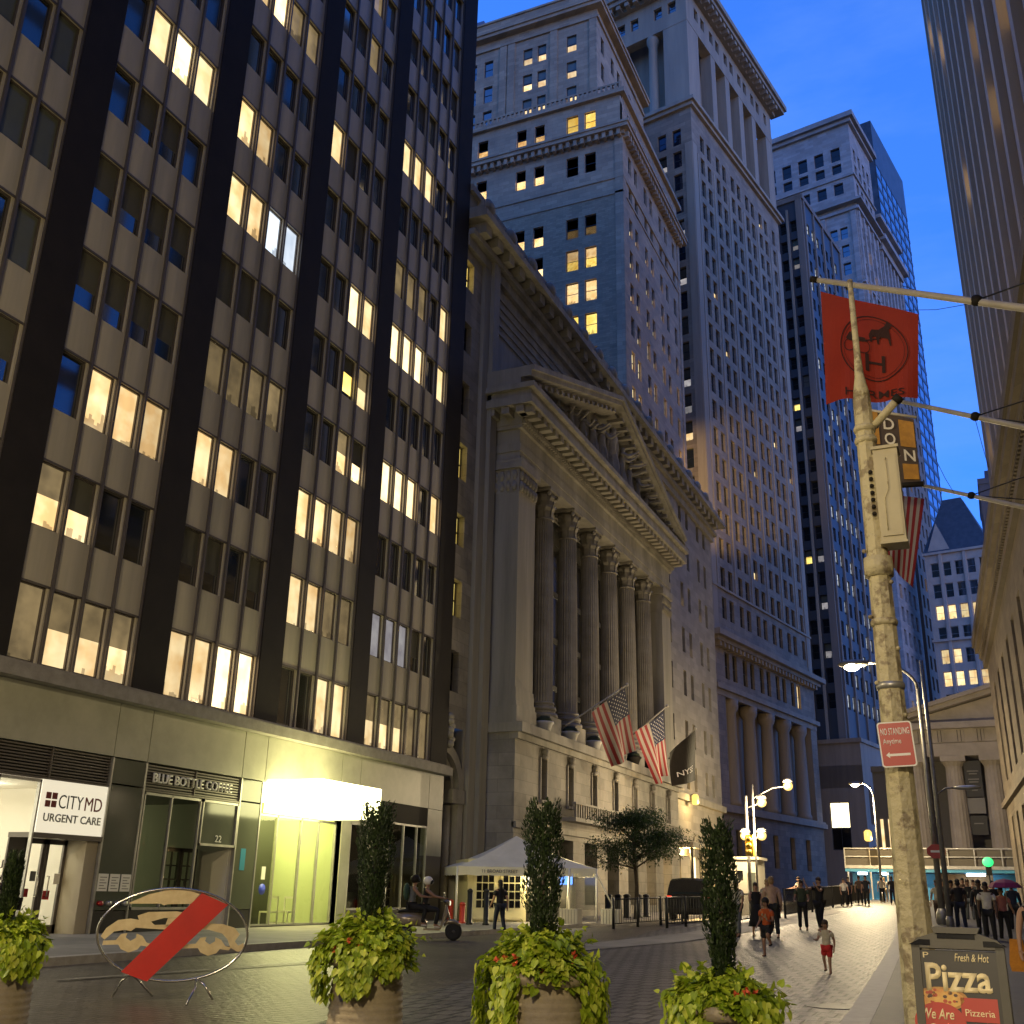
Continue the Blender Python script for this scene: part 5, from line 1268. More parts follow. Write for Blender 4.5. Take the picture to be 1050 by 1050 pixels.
# post with round sodium globes
b5 = pt(773, 915, 62); g = thing('globe_lamp_post', 'twin-stemmed post carrying four glowing yellow globe lamps by the guard booth', 'lamp post', b5)
M_YEL = mat('signal_yellow', (.55, .36, .03), .5)
mb = MB(); mb.tube([(-.18, 0, 0), (-.18, 0, 6.3)], .09, M_POLE, 8); mb.build('pole', g)
mb = MB(); mb.tube([(.22, 0, 0), (.22, 0, 6.9)], .06, M_POLE, 8); mb.build('pole', g)
for (px, py) in ((781, 823), (764, 857), (781, 857), (808, 806)):
    e = on_y(px, py, 62) - b5
    mb = MB(); mb.tube([(-.1 if px < 800 else .22, 0, min(e.z, 6.4) - .25), ((e.x) * .6, 0, e.z - .1), tuple(e)], .035, M_POLE, 6); ar = mb.build('bracket', g)
    mb = MB(); mb.ball(tuple(e), (.27, .27, .25), E_GLOBE, 12, 8); mb.build('globe', ar)
    mb = MB(); mb.lathe([(.3, .2), (.2, .38), (.05, .42)], M_POLE, 10, tuple(e)); mb.build('cap', ar)
    l = point(Vector(b5) + e + Vector((0, -.5, 0)), 190, (1, .78, .48), .3); l.parent = g; l.matrix_basis = wm(g).inverted() @ l.matrix_basis
# lamps outside the picture that light the near street
cobra('street_lamp', 'cobra-head street lamp on the left pavement, outside the frame', Vector((-14.9, 3.5, gz(-15, 3.5))), 8.5, (2.2, 0, .5), None, True, 620, .1)
cobra('street_lamp', 'cobra-head street lamp behind the pizza board, outside the frame', Vector((2.6, -6, gz(2.6, -6))), 7.5, (-2.2, 0, .5), None, True, 900, .1)
cobra('street_lamp', 'cobra-head street lamp above the right pavement, outside the frame', Vector((2.2, 30, gz(2.2, 30))), 9.5, (-2.0, 0, .5), None, False, 0, .1) if False else None
# wall lamps of the exchange
def wall_lamp(loc, lab, p, s=.2, em=None, c=(1, .66, .24)):
    t = thing('wall_lamp', lab, 'wall lamp', loc, 0, None)
    mb = MB(); mb.tube([(-.35, 0, .35), (-.1, 0, .45), (0, 0, .3)], .03, M_IRON, 6); mb.build('bracket', t)
    mb = MB(); mb.lathe([(s * .6, -s * 1.4), (s, -s), (s, s), (s * .5, s * 1.5)], em or E_GLOBE, 8); mb.build('lantern', t)
    l = point((loc[0] + .5, loc[1], loc[2] - .3), p, c, .2); l.parent = t; l.matrix_basis = wm(t).inverted() @ l.matrix_basis
    return t
q = on_x(713, 820, -21.4); wall_lamp(q, 'glowing square lantern high on the exchange wall above the bright arch', 80, .28)
wall_lamp(on_x(700, 868, -20.8), 'low wall lantern that floods the exchange arch and doorway yellow', 200, .12)
wall_lamp(Vector((-20.6, 90.5, 3.4)), 'wall lantern beyond the bright arch, hidden by a juniper column', 200, .12)
q = on_y(890, 857, 92); wall_lamp(q, 'small yellow lamp on the base of the grey tower', 120, .3)

# ---------------------------------------------------------------- the street behind the camera (seen only in reflections, shades the sky)
def back_block(name, lab, x0, x1, y0, y1, h, m_):
    t = thing(name, lab, 'office building', ((x0 + x1) / 2, (y0 + y1) / 2, 0)); mb = MB(); mb.box((x0, y0, -.5), (x1, y1, h), m_)
    mb.box((x0 - .5, y0 - .5, h), (x1 + .5, y1 + .5, h + 1.2), m_); mb.box((x0 - .3, y0 - .3, 6), (x1 + .3, y1 + .3, 6.8), m_); mb.build('wall', t, world=True)
    mb = MB(); fx = x1 if x1 < 0 else x0; sg = 1 if x1 < 0 else -1
    z = 8.5
    while z < h - 3:
        y = y0 + 1.5
        while y < y1 - 2:
            mt_ = L_WARM if R.random() < .2 else M_DKGLASS
            mb.box((fx, y, z), (fx + sg * .03, y + 1.5, z + 2.1), mt_); y += 3.0
        if abs(y1) < 60:
            x = x0 + 1.5
            while x < x1 - 2: mb.box((x, y1, z), (x + 1.5, y1 + .03, z + 2.1), L_WARM if R.random() < .2 else M_DKGLASS); x += 3.0
        z += 3.8
    tag(mb.build('window', t, world=True), kind='stuff')
back_block('corner_building', 'plain stone office block across the side street, behind the camera on the left', -50, -20, -75, -20, 85, M_A)
back_block('corner_building', 'brown stone office block behind the camera on the right', 7, 45, -80, -32, 95, M_R)
back_block('corner_building', 'tall stone block that closes the street behind the camera', -45, 40, -130, -92, 38, M_B)

# added lamp, unseen, put on the exchange roof to warm the granite tower corner
fl_ = thing('added_floodlight', 'small unseen lamp added on the exchange roof to warm the granite tower corner', 'added_floodlight', (-23.2, 94.0, 36.3))
mb = MB(); mb.box((-.3, -.15, .3), (.3, .15, .75), M_IRON); mb.tube([(0, 0, 0), (0, 0, .3)], .06, M_IRON, 6); mb.build('housing', fl_)
mb = MB(); mb.box((-.25, .151, .35), (.25, .17, .7), E_GLOBE); mb.build('lens', fl_)
l = point((-23.2, 94.6, 36.9), 26000, (1, .72, .32), .2, spot=30); l.rotation_euler = (Vector((-28.6, 124.5, 50)) - Vector((-23.2, 94.6, 36.9))).to_track_quat('-Z', 'Y').to_euler(); l.parent = fl_; l.matrix_basis = wm(fl_).inverted() @ Matrix.LocRotScale(Vector((-23.2, 94.6, 36.9)), l.rotation_euler, None)
# ================================================================ planters in the foreground
def leafmat(name, c1, c2, rough=.45):
    m = bpy.data.materials.new(name); m.use_nodes = True; n = m.node_tree; N = n.nodes; L = n.links
    b = N['Principled BSDF']; b.inputs['Roughness'].default_value = rough
    tc = N.new('ShaderNodeTexCoord'); nz = N.new('ShaderNodeTexNoise'); nz.inputs['Scale'].default_value = 7; nz.inputs['Detail'].default_value = 2
    cr = N.new('ShaderNodeValToRGB'); cr.color_ramp.elements[0].position = .35; cr.color_ramp.elements[1].position = .65
    cr.color_ramp.elements[0].color = (*c1, 1); cr.color_ramp.elements[1].color = (*c2, 1)
    L.new(tc.outputs['Object'], nz.inputs[0]); L.new(nz.outputs[0], cr.inputs[0]); L.new(cr.outputs[0], b.inputs['Base Color'])
    b.inputs['Subsurface Weight'].default_value = 0.0
    tr = N.new('ShaderNodeBsdfTranslucent'); L.new(cr.outputs[0], tr.inputs[0]); mx = N.new('ShaderNodeMixShader'); mx.inputs[0].default_value = .3
    L.new(b.outputs[0], mx.inputs[1]); L.new(tr.outputs[0], mx.inputs[2]); L.new(mx.outputs[0], N['Material Output'].inputs[0])
    return m
LF_LIME = [leafmat('lime_leaf', (.30, .40, .02), (.42, .52, .035)), leafmat('lime_leaf_deep', (.18, .27, .012), (.28, .38, .02)), leafmat('lime_leaf_pale', (.48, .56, .05), (.58, .62, .08))]
LF_DARK = [leafmat('juniper_green', (.012, .026, .008), (.024, .042, .012)), leafmat('juniper_green_light', (.04, .07, .02), (.06, .09, .03))]
LF_TREE = [leafmat('tree_leaf', (.025, .055, .012), (.05, .09, .02)), leafmat('tree_leaf_dark', (.012, .03, .008), (.025, .05, .012))]
M_FLOW = mat('coral_flower', (.65, .10, .04), .5); M_SOIL = mat('soil', (.03, .02, .012), .9); M_BARK = mat('bark', (.06, .045, .03), .9, (.10, .08, .055), 8, bump=.6)
M_POT = mat('moulded_stone_pot', (.36, .30, .21), .7, (.27, .22, .15), 4, bump=.3, bscale=25)
def leaf(mb, p, n, up, s, mt, fold=.25, heart=True):
    """heart-shaped folded leaf: p stem point, n facing, up = tip direction"""
    t = up.normalized(); n = (n - t * n.dot(t)).normalized(); b = t.cross(n)
    if heart:
        pr = [(0, 0), (.28, -.12), (.5, .12), (.42, .5), (0, 1.1)]
    else: pr = [(0, 0), (.16, .15), (.22, .45), (.12, .8), (0, 1)]
    mid = [p + t * (s * v) for v in (0, .35, .75, 1.1 if heart else 1)]
    for sg in (-1, 1):
        pts = [p + b * (sg * u * s) + t * (v * s) + n * (abs(u) * fold * s) for u, v in pr]
        if sg > 0: pts.reverse()
        mb.face(pts, mt, True)
def rv():
    while 1:
        v = Vector((R.uniform(-1, 1), R.uniform(-1, 1), R.uniform(-1, 1)))
        if .05 < v.length < 1: return v.normalized()
def pot_planter(x, y, lab, rimr, rimz, fol, trail, col_h, col_r, seed, flowers=8, flean=0):
    global R
    R = random.Random(seed); z0 = gz(x, y)
    t = thing('planter', lab, 'planter', (x, y, z0 + .02), 0, 'round planters across the street mouth')
    mb = MB(); pr = [(.34, 0), (.36, .05)]
    n = 11
    for i in range(n):
        z = .05 + (rimz - .15) * i / n; r_ = lerp(.36, rimr - .05, i / n); pr += [(r_, z + .003), (r_ + .015, z + (rimz - .15) / n * .5), (r_ + .006, z + (rimz - .15) / n * .96)]
    pr += [(rimr, rimz - .1), (rimr + .02, rimz - .05), (rimr + .01, rimz), (rimr - .05, rimz + .005), (rimr - .06, rimz - .06)]
    mb.lathe(pr, M_POT, 40); mb.build('pot', t)
    mb = MB(); mb.lathe([(rimr - .055, rimz - .08), (rimr - .06, rimz - .045)], M_SOIL, 24, smooth=False); mb.build('soil', t)
    mb = MB()
    # mound of vine leaves over a lumpy dome
    fr, fh = fol
    for i in range(2600):
        a = R.uniform(0, 6.283); e = math.asin(R.random() ** .8) if R.random() < .9 else R.uniform(-.2, .3)
        lump = 1 + .13 * math.sin(3 * a + seed) + .1 * math.sin(7 * a + 2 * seed + 3 * e) + .07 * math.sin(11 * e + seed)
        rr = R.uniform(.82, 1.04) * lump
        p = Vector((math.cos(a) * math.cos(e) * fr * rr + flean * .5, math.sin(a) * math.cos(e) * fr * rr, rimz - .05 + math.sin(e) * fh * rr))
        d = Vector((math.cos(a) * math.cos(e), math.sin(a) * math.cos(e), math.sin(e) + .3)).normalized()
        tip = (Vector((math.cos(a), math.sin(a), -.55)) + rv() * .55)
        leaf(mb, p, d + rv() * .35, tip, R.uniform(.028, .085), LF_LIME[R.choice((0, 1, 1, 2))])
    for i in range(34):   # stray runners that stick out of the mound
        a = R.uniform(0, 6.283); e = R.uniform(0, 1.3); d0 = Vector((math.cos(a) * math.cos(e), math.sin(a) * math.cos(e), math.sin(e) * .8)); b0 = Vector((d0.x * fr, d0.y * fr, rimz + d0.z * fh))
        L0 = R.uniform(.06, .17); ep = b0 + d0 * L0 + Vector((0, 0, -.04)); mb.tube([tuple(b0 - d0 * .05), tuple(b0 + d0 * L0 * .5 + Vector((0, 0, .02))), tuple(ep)], .004, LF_LIME[1], 4, cap=False)
        for j in range(5): leaf(mb, b0 + d0 * L0 * (j / 4) + rv() * .02, rv() + Vector((0, 0, 1)), d0 + rv() * .8, R.uniform(.025, .065), LF_LIME[R.choice((0, 1, 2))])
    for (ta, ln, wd, cnt) in trail:
        for i in range(int(cnt * 1.7)):
            k = R.random() ** .8; a = ta + R.uniform(-wd, wd) * (1 - .3 * k)
            rr = rimr + .05 + .06 * math.sin(k * 3) + R.uniform(-.04, .10) - .05 * k
            p = Vector((math.cos(a) * rr, math.sin(a) * rr, rimz + .08 - k * ln + R.uniform(-.04, .04)))
            leaf(mb, p, Vector((math.cos(a), math.sin(a), .5)) + rv() * .4, Vector((math.cos(a) * .3, math.sin(a) * .3, -1)) + rv() * .4, R.uniform(.04, .082), LF_LIME[R.choice((0, 0, 1, 2))])
    mb.build('vine', t)
    for i in range(flowers):
        mb = MB()
        a = R.uniform(-2.6, -.4); p = Vector((math.cos(a) * (fr * .95), math.sin(a) * fr * .95, rimz + R.uniform(.0, .14)))
        for j in range(7): leaf(mb, p + rv() * .02, rv(), rv(), R.uniform(.02, .035), M_FLOW)
        mb.build('flower', t)
    sh = MB(); sh.tube([(0, 0, rimz - .05), (.01, 0, rimz + fh + .05), (0, 0, rimz + fh + col_h * .6)], [.035, .03, .015], M_BARK, 8); tr = sh.build('trunk', t)
    mb = MB(); zc = rimz + fh - .06
    for i in range(6500):
        k = R.random(); prof = (.62 + .6 * k) if k < .6 else (1.0 - .12 * (k - .6) / .4)
        prof *= .9 + .16 * math.sin(9 * k + seed) * math.sin(4 * k); a = R.uniform(0, 6.283)
        rr = col_r * prof * (R.uniform(.2, 1) ** .4) * (1 + .16 * math.sin(3 * a + 12 * k)); z = zc + k * col_h + .06 * math.sin(5 * a)
        p = Vector((math.cos(a) * rr, math.sin(a) * rr, z))
        tip = Vector((math.cos(a) * .35, math.sin(a) * .35, 1)) + rv() * .45
        leaf(mb, p, Vector((math.cos(a), math.sin(a), .1)) + rv() * .5, tip, R.uniform(.018, .045), LF_DARK[1 if R.random() < .3 else 0], heart=False)
    mb.build('shrub', t)
    return t
fw = -math.pi / 2
def xat(px, py, y): return on_y(px, py, y).x
pot_planter(xat(378, 985, 9.6), 9.6, 'ribbed pot heaped with lime vine and a dark juniper column, nearest the lit canopy', .37, .90, (.43, .38), [(-2.4, .45, .5, 160), (-1.3, .4, .4, 120), (-.6, .25, .3, 60)], 1.05, .19, 3, 7)
pot_planter(xat(556, 985, 9.2), 9.2, 'ribbed pot with long trailing vines and the fullest lime mound, before the tent', .41, .86, (.42, .36), [(-2.95, .75, .28, 260), (-1.8, .8, .2, 240), (-.15, .55, .28, 220)], 1.08, .2, 11, 12)
pot_planter(xat(742, 1010, 8.9), 8.9, 'low pot with lime vine and a ragged juniper column, left of the pizza board', .34, .72, (.36, .26), [(-.6, .3, .5, 120), (-2.2, .3, .5, 80)], 1.12, .15, 23, 5)
pot_planter(xat(-4, 1000, 8.6), 8.6, 'lime vine planter with feathery dark shrub cut by the left picture edge', .40, .9, (.38, .28), [(-.3, .35, .5, 150), (-1.4, .3, .4, 60)], .62, .10, 31, 0)
R = random.Random(99)
# ================================================================ no-car roundel on legs
M_CREAM = mat('cream_steel_plate', (.62, .50, .28), .5, (.50, .38, .2), 6, bump=.05)
M_REDB = mat('red_bar_paint', (.50, .014, .008), .4, (.42, .012, .008), 3)
cs = thing('roundel_sign', 'oval steel hoop holding a cream vintage-car cutout crossed by a broad red bar', 'street sign', (0, 0, 0))
p0, p1 = on_g(155, 1024), on_g(205, 1028)
dref = on_g(180, 1026); cy = dref.y; c0 = on_y(178, 958, cy)
vu = Vector((1, -.42, 0)).normalized()
nrm = Vector((-ray(178, 958).x, -ray(178, 958).y, 0)).normalized(); vu = Vector((0, 0, 1)).cross(nrm).normalized()
cs.location = (dref.x, dref.y, dref.z)
TS = frame(c0, vu, Vector((-.0, 0, 1)))  # roundel plane, x right y up
TS = TS @ Matrix.Rotation(math.radians(-2), 4, 'Z')
scl = (c0 - Vector((0, 0, CAMH))).length / (FPX * math.sqrt(1 + ((178 - 525) / FPX) ** 2 + ((525 - 958) / FPX) ** 2))
ax_, ay_ = 74 * scl, 45 * scl * .98
mb = MB(); pts = [TS @ Vector((ax_ * math.cos(t), ay_ * math.sin(t), 0)) for t in [2 * math.pi * i / 48 for i in range(49)]]
mb.tube(pts, .018, M_CHROME, 8, cap=False); mb.build('hoop', cs, world=True)
def plate(poly, mt, name, z=0, th=.008):
    mb = MB(); mb.prism([(u * scl, v * scl) for u, v in poly], z - th / 2, z + th / 2, mt, TS); return mb.build(name, cs, world=True)
# pixel-like units measured from roundel centre; y up
plate([(-10, 44), (24, 32), (-20, -45), (-45, -38)][::1] if False else [(-45, -37), (-19, -45), (50, 31), (22, 41)], M_REDB, 'red_bar', .02, .012)
plate([(-48, 28), (-30, 37), (-10, 43), (10, 42.5), (20, 40), (13, 30), (-10, 28.5), (-14, 27), (-17, 28.5), (-48, 27)], M_CREAM, 'roof_plate')
plate([(-70, -5), (-66, 3), (-56, 11), (-44, 13), (-36, 12), (-38, 16), (-28, 20), (0, 22), (8, 21), (2, 16), (-12, 15), (-24, 11), (-20, 8), (-6, 9), (-4, 4), (-38, 4.5), (-42, 1), (-48, 2), (-58, 0), (-66, -8)], M_CREAM, 'body_plate')
plate([(-8, 15), (4, 16), (0, 8), (-10, 6)], M_CREAM, 'window_pillar')
plate([(30, 12), (48, 12), (60, 9), (66, 3), (62, -4), (66, -8), (71, -5), (72, -12), (66, -14), (58, -10), (54, -2), (48, 3), (34, 6), (26, 6)], M_CREAM, 'tail_plate')
def wheelplate(cx, nm):
    pts = [(cx - 26, -9), (cx - 14, -8), (cx - 10, -2), (cx - 4, -1), (cx - 5, -5), (cx, -8), (cx + 5, -5), (cx + 5, -1), (cx + 11, -3), (cx + 16, -9), (cx + 22, -10)]
    lo = [(cx + 20, -13), (cx + 11, -12), (cx + 8, -16), (cx, -19), (cx - 8, -16), (cx - 11, -12), (cx - 26, -13)]
    plate(pts + lo, M_CREAM, nm)
wheelplate(-41, 'wheel_plate'); wheelplate(37, 'wheel_plate')
for (tx, bx_, by_) in ((-35, 115, 1023), (-35, 156, 1022), (29, 191, 1031), (29, 218, 1026)):
    top = TS @ Vector((tx * scl, -ay_ * math.sqrt(1 - (tx * scl / ax_) ** 2), 0)); g_ = on_g(bx_, by_)
    mid = top.lerp(g_, .35) + Vector(((g_.x - top.x) * .12, 0, .02)); mb = MB(); mb.tube([top, mid, g_ + Vector((0, 0, .01))], .014, M_CHROME, 8); mb.build('leg', cs, world=True)
# ================================================================ pizza board
M_BOARD = mat('dark_plastic_board', (.055, .05, .035), .5, (.07, .062, .045), 4)
M_PBLK = mat('poster_black', (.015, .012, .01), .45); M_PCR = mat('poster_cream', (.85, .72, .42), .5); M_PRED = mat('poster_red', (.45, .03, .015), .45)
sb_y = 7.0; bl, br = on_y(937, 985, sb_y), on_y(1031, 985, sb_y - .05)
bt = on_y(982, 952, sb_y).z; bw = (br - bl).length; bx0 = (bl + br) / 2
g0 = gz(bx0.x, sb_y) + .126
sb = thing('sandwich_board', 'dark plastic A-frame board advertising fresh hot pizza at the kerb, bottom right', 'sandwich board', (bx0.x, sb_y, g0), math.radians(-1.5))
Hh = bt - g0; W2 = bw / 2
tilt = Matrix.Rotation(math.radians(-8), 4, 'X')
TP = Matrix.Translation((0, -.0, Hh)) @ tilt @ Matrix.Rotation(math.radians(90), 4, 'X')  # x right, y up(down neg), z toward camera
for sgn, nm in ((1, 'front_panel'), (-1, 'back_panel')):
    Tp = TP if sgn > 0 else Matrix.Rotation(math.pi, 4, 'Z') @ TP
    mb = MB()
    # frame with rounded shoulders and a grip slot
    sh = [(-W2, -Hh), (-W2 + .07, -Hh), (-W2 + .07, -.16), (W2 - .07, -.16), (W2 - .07, -Hh), (W2, -Hh), (W2, -.12), (W2 - .03, -.075), (W2 - .12, -.035), (.14, -.0), (.12, -.01), (.1, -.035), (-.1, -.035), (-.12, -.01), (-.14, 0), (-W2 + .12, -.035), (-W2 + .03, -.075), (-W2, -.12)]
    mb.box((-W2, -Hh, 0), (-W2 + .045, -.1, .045), M_BOARD, Tp); mb.box((W2 - .045, -Hh, 0), (W2, -.1, .045), M_BOARD, Tp)
    top = [(-W2, -.115), (W2, -.115), (W2, -.1), (W2 - .03, -.065), (W2 - .13, -.03), (.13, 0), (-.13, 0), (-W2 + .13, -.03), (-W2 + .03, -.065), (-W2, -.1)]
    mb.prism(top, 0, .045, M_BOARD, Tp); mb.box((-W2 + .06, -Hh + .02, 0), (W2 - .06, -Hh + .1, .045), M_BOARD, Tp)
    mb.box((-.1, -.062, .045), (.1, -.035, .05), M_VOID, Tp); mb.box((-.11, -.035, .045), (.11, -.028, .06), M_BOARD, Tp)
    for sx in (-1, 1): mb.prism([(sx * .2 - .06, -.1), (sx * .2 + .06, -.1), (sx * .2 + .03 - .03 * sx, -.07), (sx * .2 - .03 - .03 * sx, -.07)], .045, .049, M_VOID, Tp)
    mb.box((-W2 + .045, -Hh + .1, .0), (W2 - .045, -.125, .02), M_PBLK, Tp)
    fp = mb.build(nm, sb)
    if sgn < 0: continue
    pw = 2 * (W2 - .045)
    def sbt(s, w_, x, y, mt, h=None, b=.0, sh=0, nm='lettering'): return text(s, w_, mt, wm(sb) @ Tp @ Matrix.Translation((x, y, .0215)), fp, nm, .003, b, h, sh)
    sbt('Pizza', pw * .86, -.01, -.265, M_PCR, .15, .026)
    sbt('Fresh & Hot', pw * .45, .07, -.158, M_PCR, .042, .004, .25)
    sbt('P', .03, -pw * .43, -.15, M_PCR, .03)
    mb = MB(); mb.box((pw / 2 - .21, -.485, .0205), (pw / 2 - .02, -.365, .024), M_PRED, Tp); mb.build('red_label', fp)
    text('Pizzeria', .15, M_PCR, wm(sb) @ Tp @ Matrix.Translation((pw / 2 - .115, -.44, .0245)), fp, 'lettering', .002, .0)
    # pizza picture: crust disc with toppings
    M_CR = mat('crust', (.55, .30, .09), .6, (.38, .18, .05), 20); M_CH = mat('cheese', (.75, .48, .12), .5, (.6, .25, .06), 14); M_OL = mat('topping_dark', (.10, .05, .03), .5); M_TO = mat('topping_red', (.45, .07, .03), .5)
    def pie(cx, cy, rx, ry, z=.021):
        mb = MB(); mb.prism([(cx + rx * math.cos(t), cy + ry * math.sin(t)) for t in [i * math.pi / 14 for i in range(28)]], z, z + .002, M_CR, Tp)
        mb.prism([(cx + rx * .86 * math.cos(t), cy + ry * .82 * math.sin(t)) for t in [i * math.pi / 14 for i in range(28)]], z + .002, z + .003, M_CH, Tp)
        for i in range(26):
            a = R.uniform(0, 6.28); r_ = R.random() ** .5 * .75; c_ = (cx + rx * r_ * math.cos(a), cy + ry * r_ * math.sin(a)); s_ = R.uniform(.006, .014)
            mb.prism([(c_[0] + s_ * math.cos(t), c_[1] + s_ * .8 * math.sin(t)) for t in [j * math.pi / 3 for j in range(6)]], z + .003, z + .0042, R.choice((M_OL, M_TO, M_OL, M_CH)), Tp)
        mb.build('pizza_picture', fp)
    pie(-.11, -.375, .14, .06); pie(.17, -.58, .1, .075)
    mb = MB(); mb.prism([(-.125 + .135 * math.cos(t), -.50 + .105 * math.sin(t)) for t in [i * math.pi / 14 for i in range(28)]], .0255, .028, M_PRED, Tp); mb.build('red_spot', fp)
    text('We Are', .17, M_PCR, wm(sb) @ Tp @ Matrix.Translation((-.135, -.455, .0285)), fp, 'lettering', .002, .012, .055, .2)
    text('Open', .14, M_PCR, wm(sb) @ Tp @ Matrix.Translation((-.12, -.535, .0285)), fp, 'lettering', .002, .012, .06, .2)
# ================================================================ big painted pole with controller box and signs
M_PAINT = mat('peeling_cream_paint', (.50, .44, .27), .55, (.26, .21, .13), 6, bump=.9, bscale=14, namt=(.51, .58))
pb = on_y(938, 950, 10.0); gp = gz(pb.x, 10) + .12; zp = lambda py, px=900: on_y(px, py, 10.0).z
pole = thing('traffic_pole', 'thick old octagonal pole with peeling cream paint rising past the pizza board', 'pole', (pb.x, 10, gp))
z1, z2, z3 = zp(600) - gp, zp(410, 876) - gp, zp(288, 868) - gp
mb = MB(); mb.lathe([(.20, 0), (.20, .25), (.155, .32), (.125, z1 * .45), (.1, z1), (.085, z2 - .1), (.083, z2)], M_PAINT, 8, smooth=False); mb.build('shaft', pole)
mb = MB(); mb.lathe([(.083, z2), (.07, z2 + .1), (.045, z2 + .25), (.032, z2 + .5), (.026, z3)], M_PAINT, 10); mb.build('top_tube', pole)
for py in (440, 452, 583, 640, 705):
    mb = MB(); z = zp(py, 890) - gp; r_ = lerp(.13, .085, min(1, z / z2)) ; big = py == 583
    mb.lathe([(r_ + .012, z - .03), (r_ + .02, z), (r_ + .012, z + .03)] if not big else [(r_ + .03, z - .09), (r_ + .035, z), (r_ + .03, z + .09)], M_PAINT if py != 705 else M_STEEL, 16); mb.build('clamp_band', pole)
for i in range(7):
    mb = MB(); z = zp(735 - i * 34, 905) - gp; mb.ball((-.11 if i % 2 else .1, -.05, z), .022, M_PAINT, 6, 4); mb.build('bolt', pole)
a0 = Vector((.09, -.03, zp(438, 900) - gp)); a1 = on_y(918, 412, 9.9) - Vector((pb.x, 10, gp))
mb = MB(); mb.tube([a0, a1], .04, M_PAINT, 8); br_ = mb.build('bracket_arm', pole)
mb = MB(); mb.tube([a1, a1 + (a1 - a0).normalized() * .07], .05, M_BLACK, 8); mb.build('end_cap', br_)
cb = thing('controller_box', 'tall beige traffic controller cabinet strapped to the right of the painted pole', 'control box', tuple(on_y(918, 558, 9.95)))
zt = on_y(911, 464, 9.95).z - cb.location.z; M_BOX = mat('beige_cabinet', (.50, .44, .27), .5, (.42, .36, .22), 2, bump=.1)
mb = MB(); mb.box((-.11, -.11, 0), (.11, .11, zt), M_BOX); mb.box((-.125, -.13, zt), (.125, .13, zt + .03), M_BOX); mb.box((-.12, -.12, -.02), (.12, .12, 0.003), M_BOX); mb.build('cabinet', cb)
mb = MB(); mb.box((-.09, -.125, .05), (.09, -.11, zt - .06), M_BOX); mb.tube([(.0, -.13, zt - .1), (.0, -.13, zt * .55), (-.04, -.13, zt * .45), (-.04, -.13, .1)], .006, M_PAINT, 5); mb.build('door', cb)
mb = MB()
for z in (.15, zt - .15): mb.box((-.22, -.02, z - .03), (-.11, .02, z + .03), M_PAINT)
for i in range(7): mb.ball((-.15, -.06, zt - .2 - i * .07), .022, M_BLACK, 6, 4)
mb.explode('fitting', cb)
# red parking sign
M_SRED = mat('sign_face_red', (.42, .02, .02), .4); M_SW = mat('sign_white', (.8, .78, .74), .5)
sc0 = on_y(919.5, 763, 9.8); sw_ = .285; sh_ = .385
sn = thing('parking_sign', 'red and white no-standing sign with arrow bolted to the painted pole', 'parking sign', tuple(sc0))
TT = frame((0, 0, 0), Vector((1, .12, .05)), Vector((-.09, 0, 1)))
mb = MB()
def rrect(w_, h_, r_, z0, z1, mt):
    pts = []
    for (cx, cy, a0) in ((w_ / 2 - r_, h_ / 2 - r_, 0), (-w_ / 2 + r_, h_ / 2 - r_, 90), (-w_ / 2 + r_, -h_ / 2 + r_, 180), (w_ / 2 - r_, -h_ / 2 + r_, 270)):
        for k in range(4): a = math.radians(a0 + 30 * k); pts.append((cx + r_ * math.cos(a), cy + r_ * math.sin(a)))
    mb.prism(pts, z0, z1, mt, TT)
rrect(sw_, sh_, .025, 0, .003, M_SW); rrect(sw_ - .022, sh_ - .022, .02, .003, .004, M_SRED); mb.build('plate', sn)
WS = wm(sn) @ TT
text('NO STANDING', .235, M_SW, WS @ Matrix.Translation((0, .11, .0042)), sn, height=.06, ext=.001, bold=.012)
text('Anytime', .15, M_SW, WS @ Matrix.Translation((-.035, .02, .0042)), sn, height=.06, ext=.001, bold=.008)
mb = MB(); mb.prism([(-.1, -.09), (-.07, -.065), (-.07, -.08), (.1, -.08), (.1, -.1), (-.07, -.1), (-.07, -.115)], .0042, .0052, M_SW, TT); mb.build('arrow', sn)
# small red sign on the far mast
sm = on_y(960, 873, 45.6); t = thing('parking_sign', 'small red sign low on the silver mast, far beyond the painted pole', 'parking sign', tuple(sm)); mb = MB(); mb.prism([(.36 * math.cos(i * math.pi / 4 + .39), .28 * math.sin(i * math.pi / 4 + .39)) for i in range(8)], 0, .02, M_SRED, frame((0, 0, 0), (1, 0, 0), (0, 0, 1))); mb.build('plate', t); mb = MB(); mb.box((-.2, -.03, -.04), (.2, -.021, .04), M_SW); mb.build('bar', t)
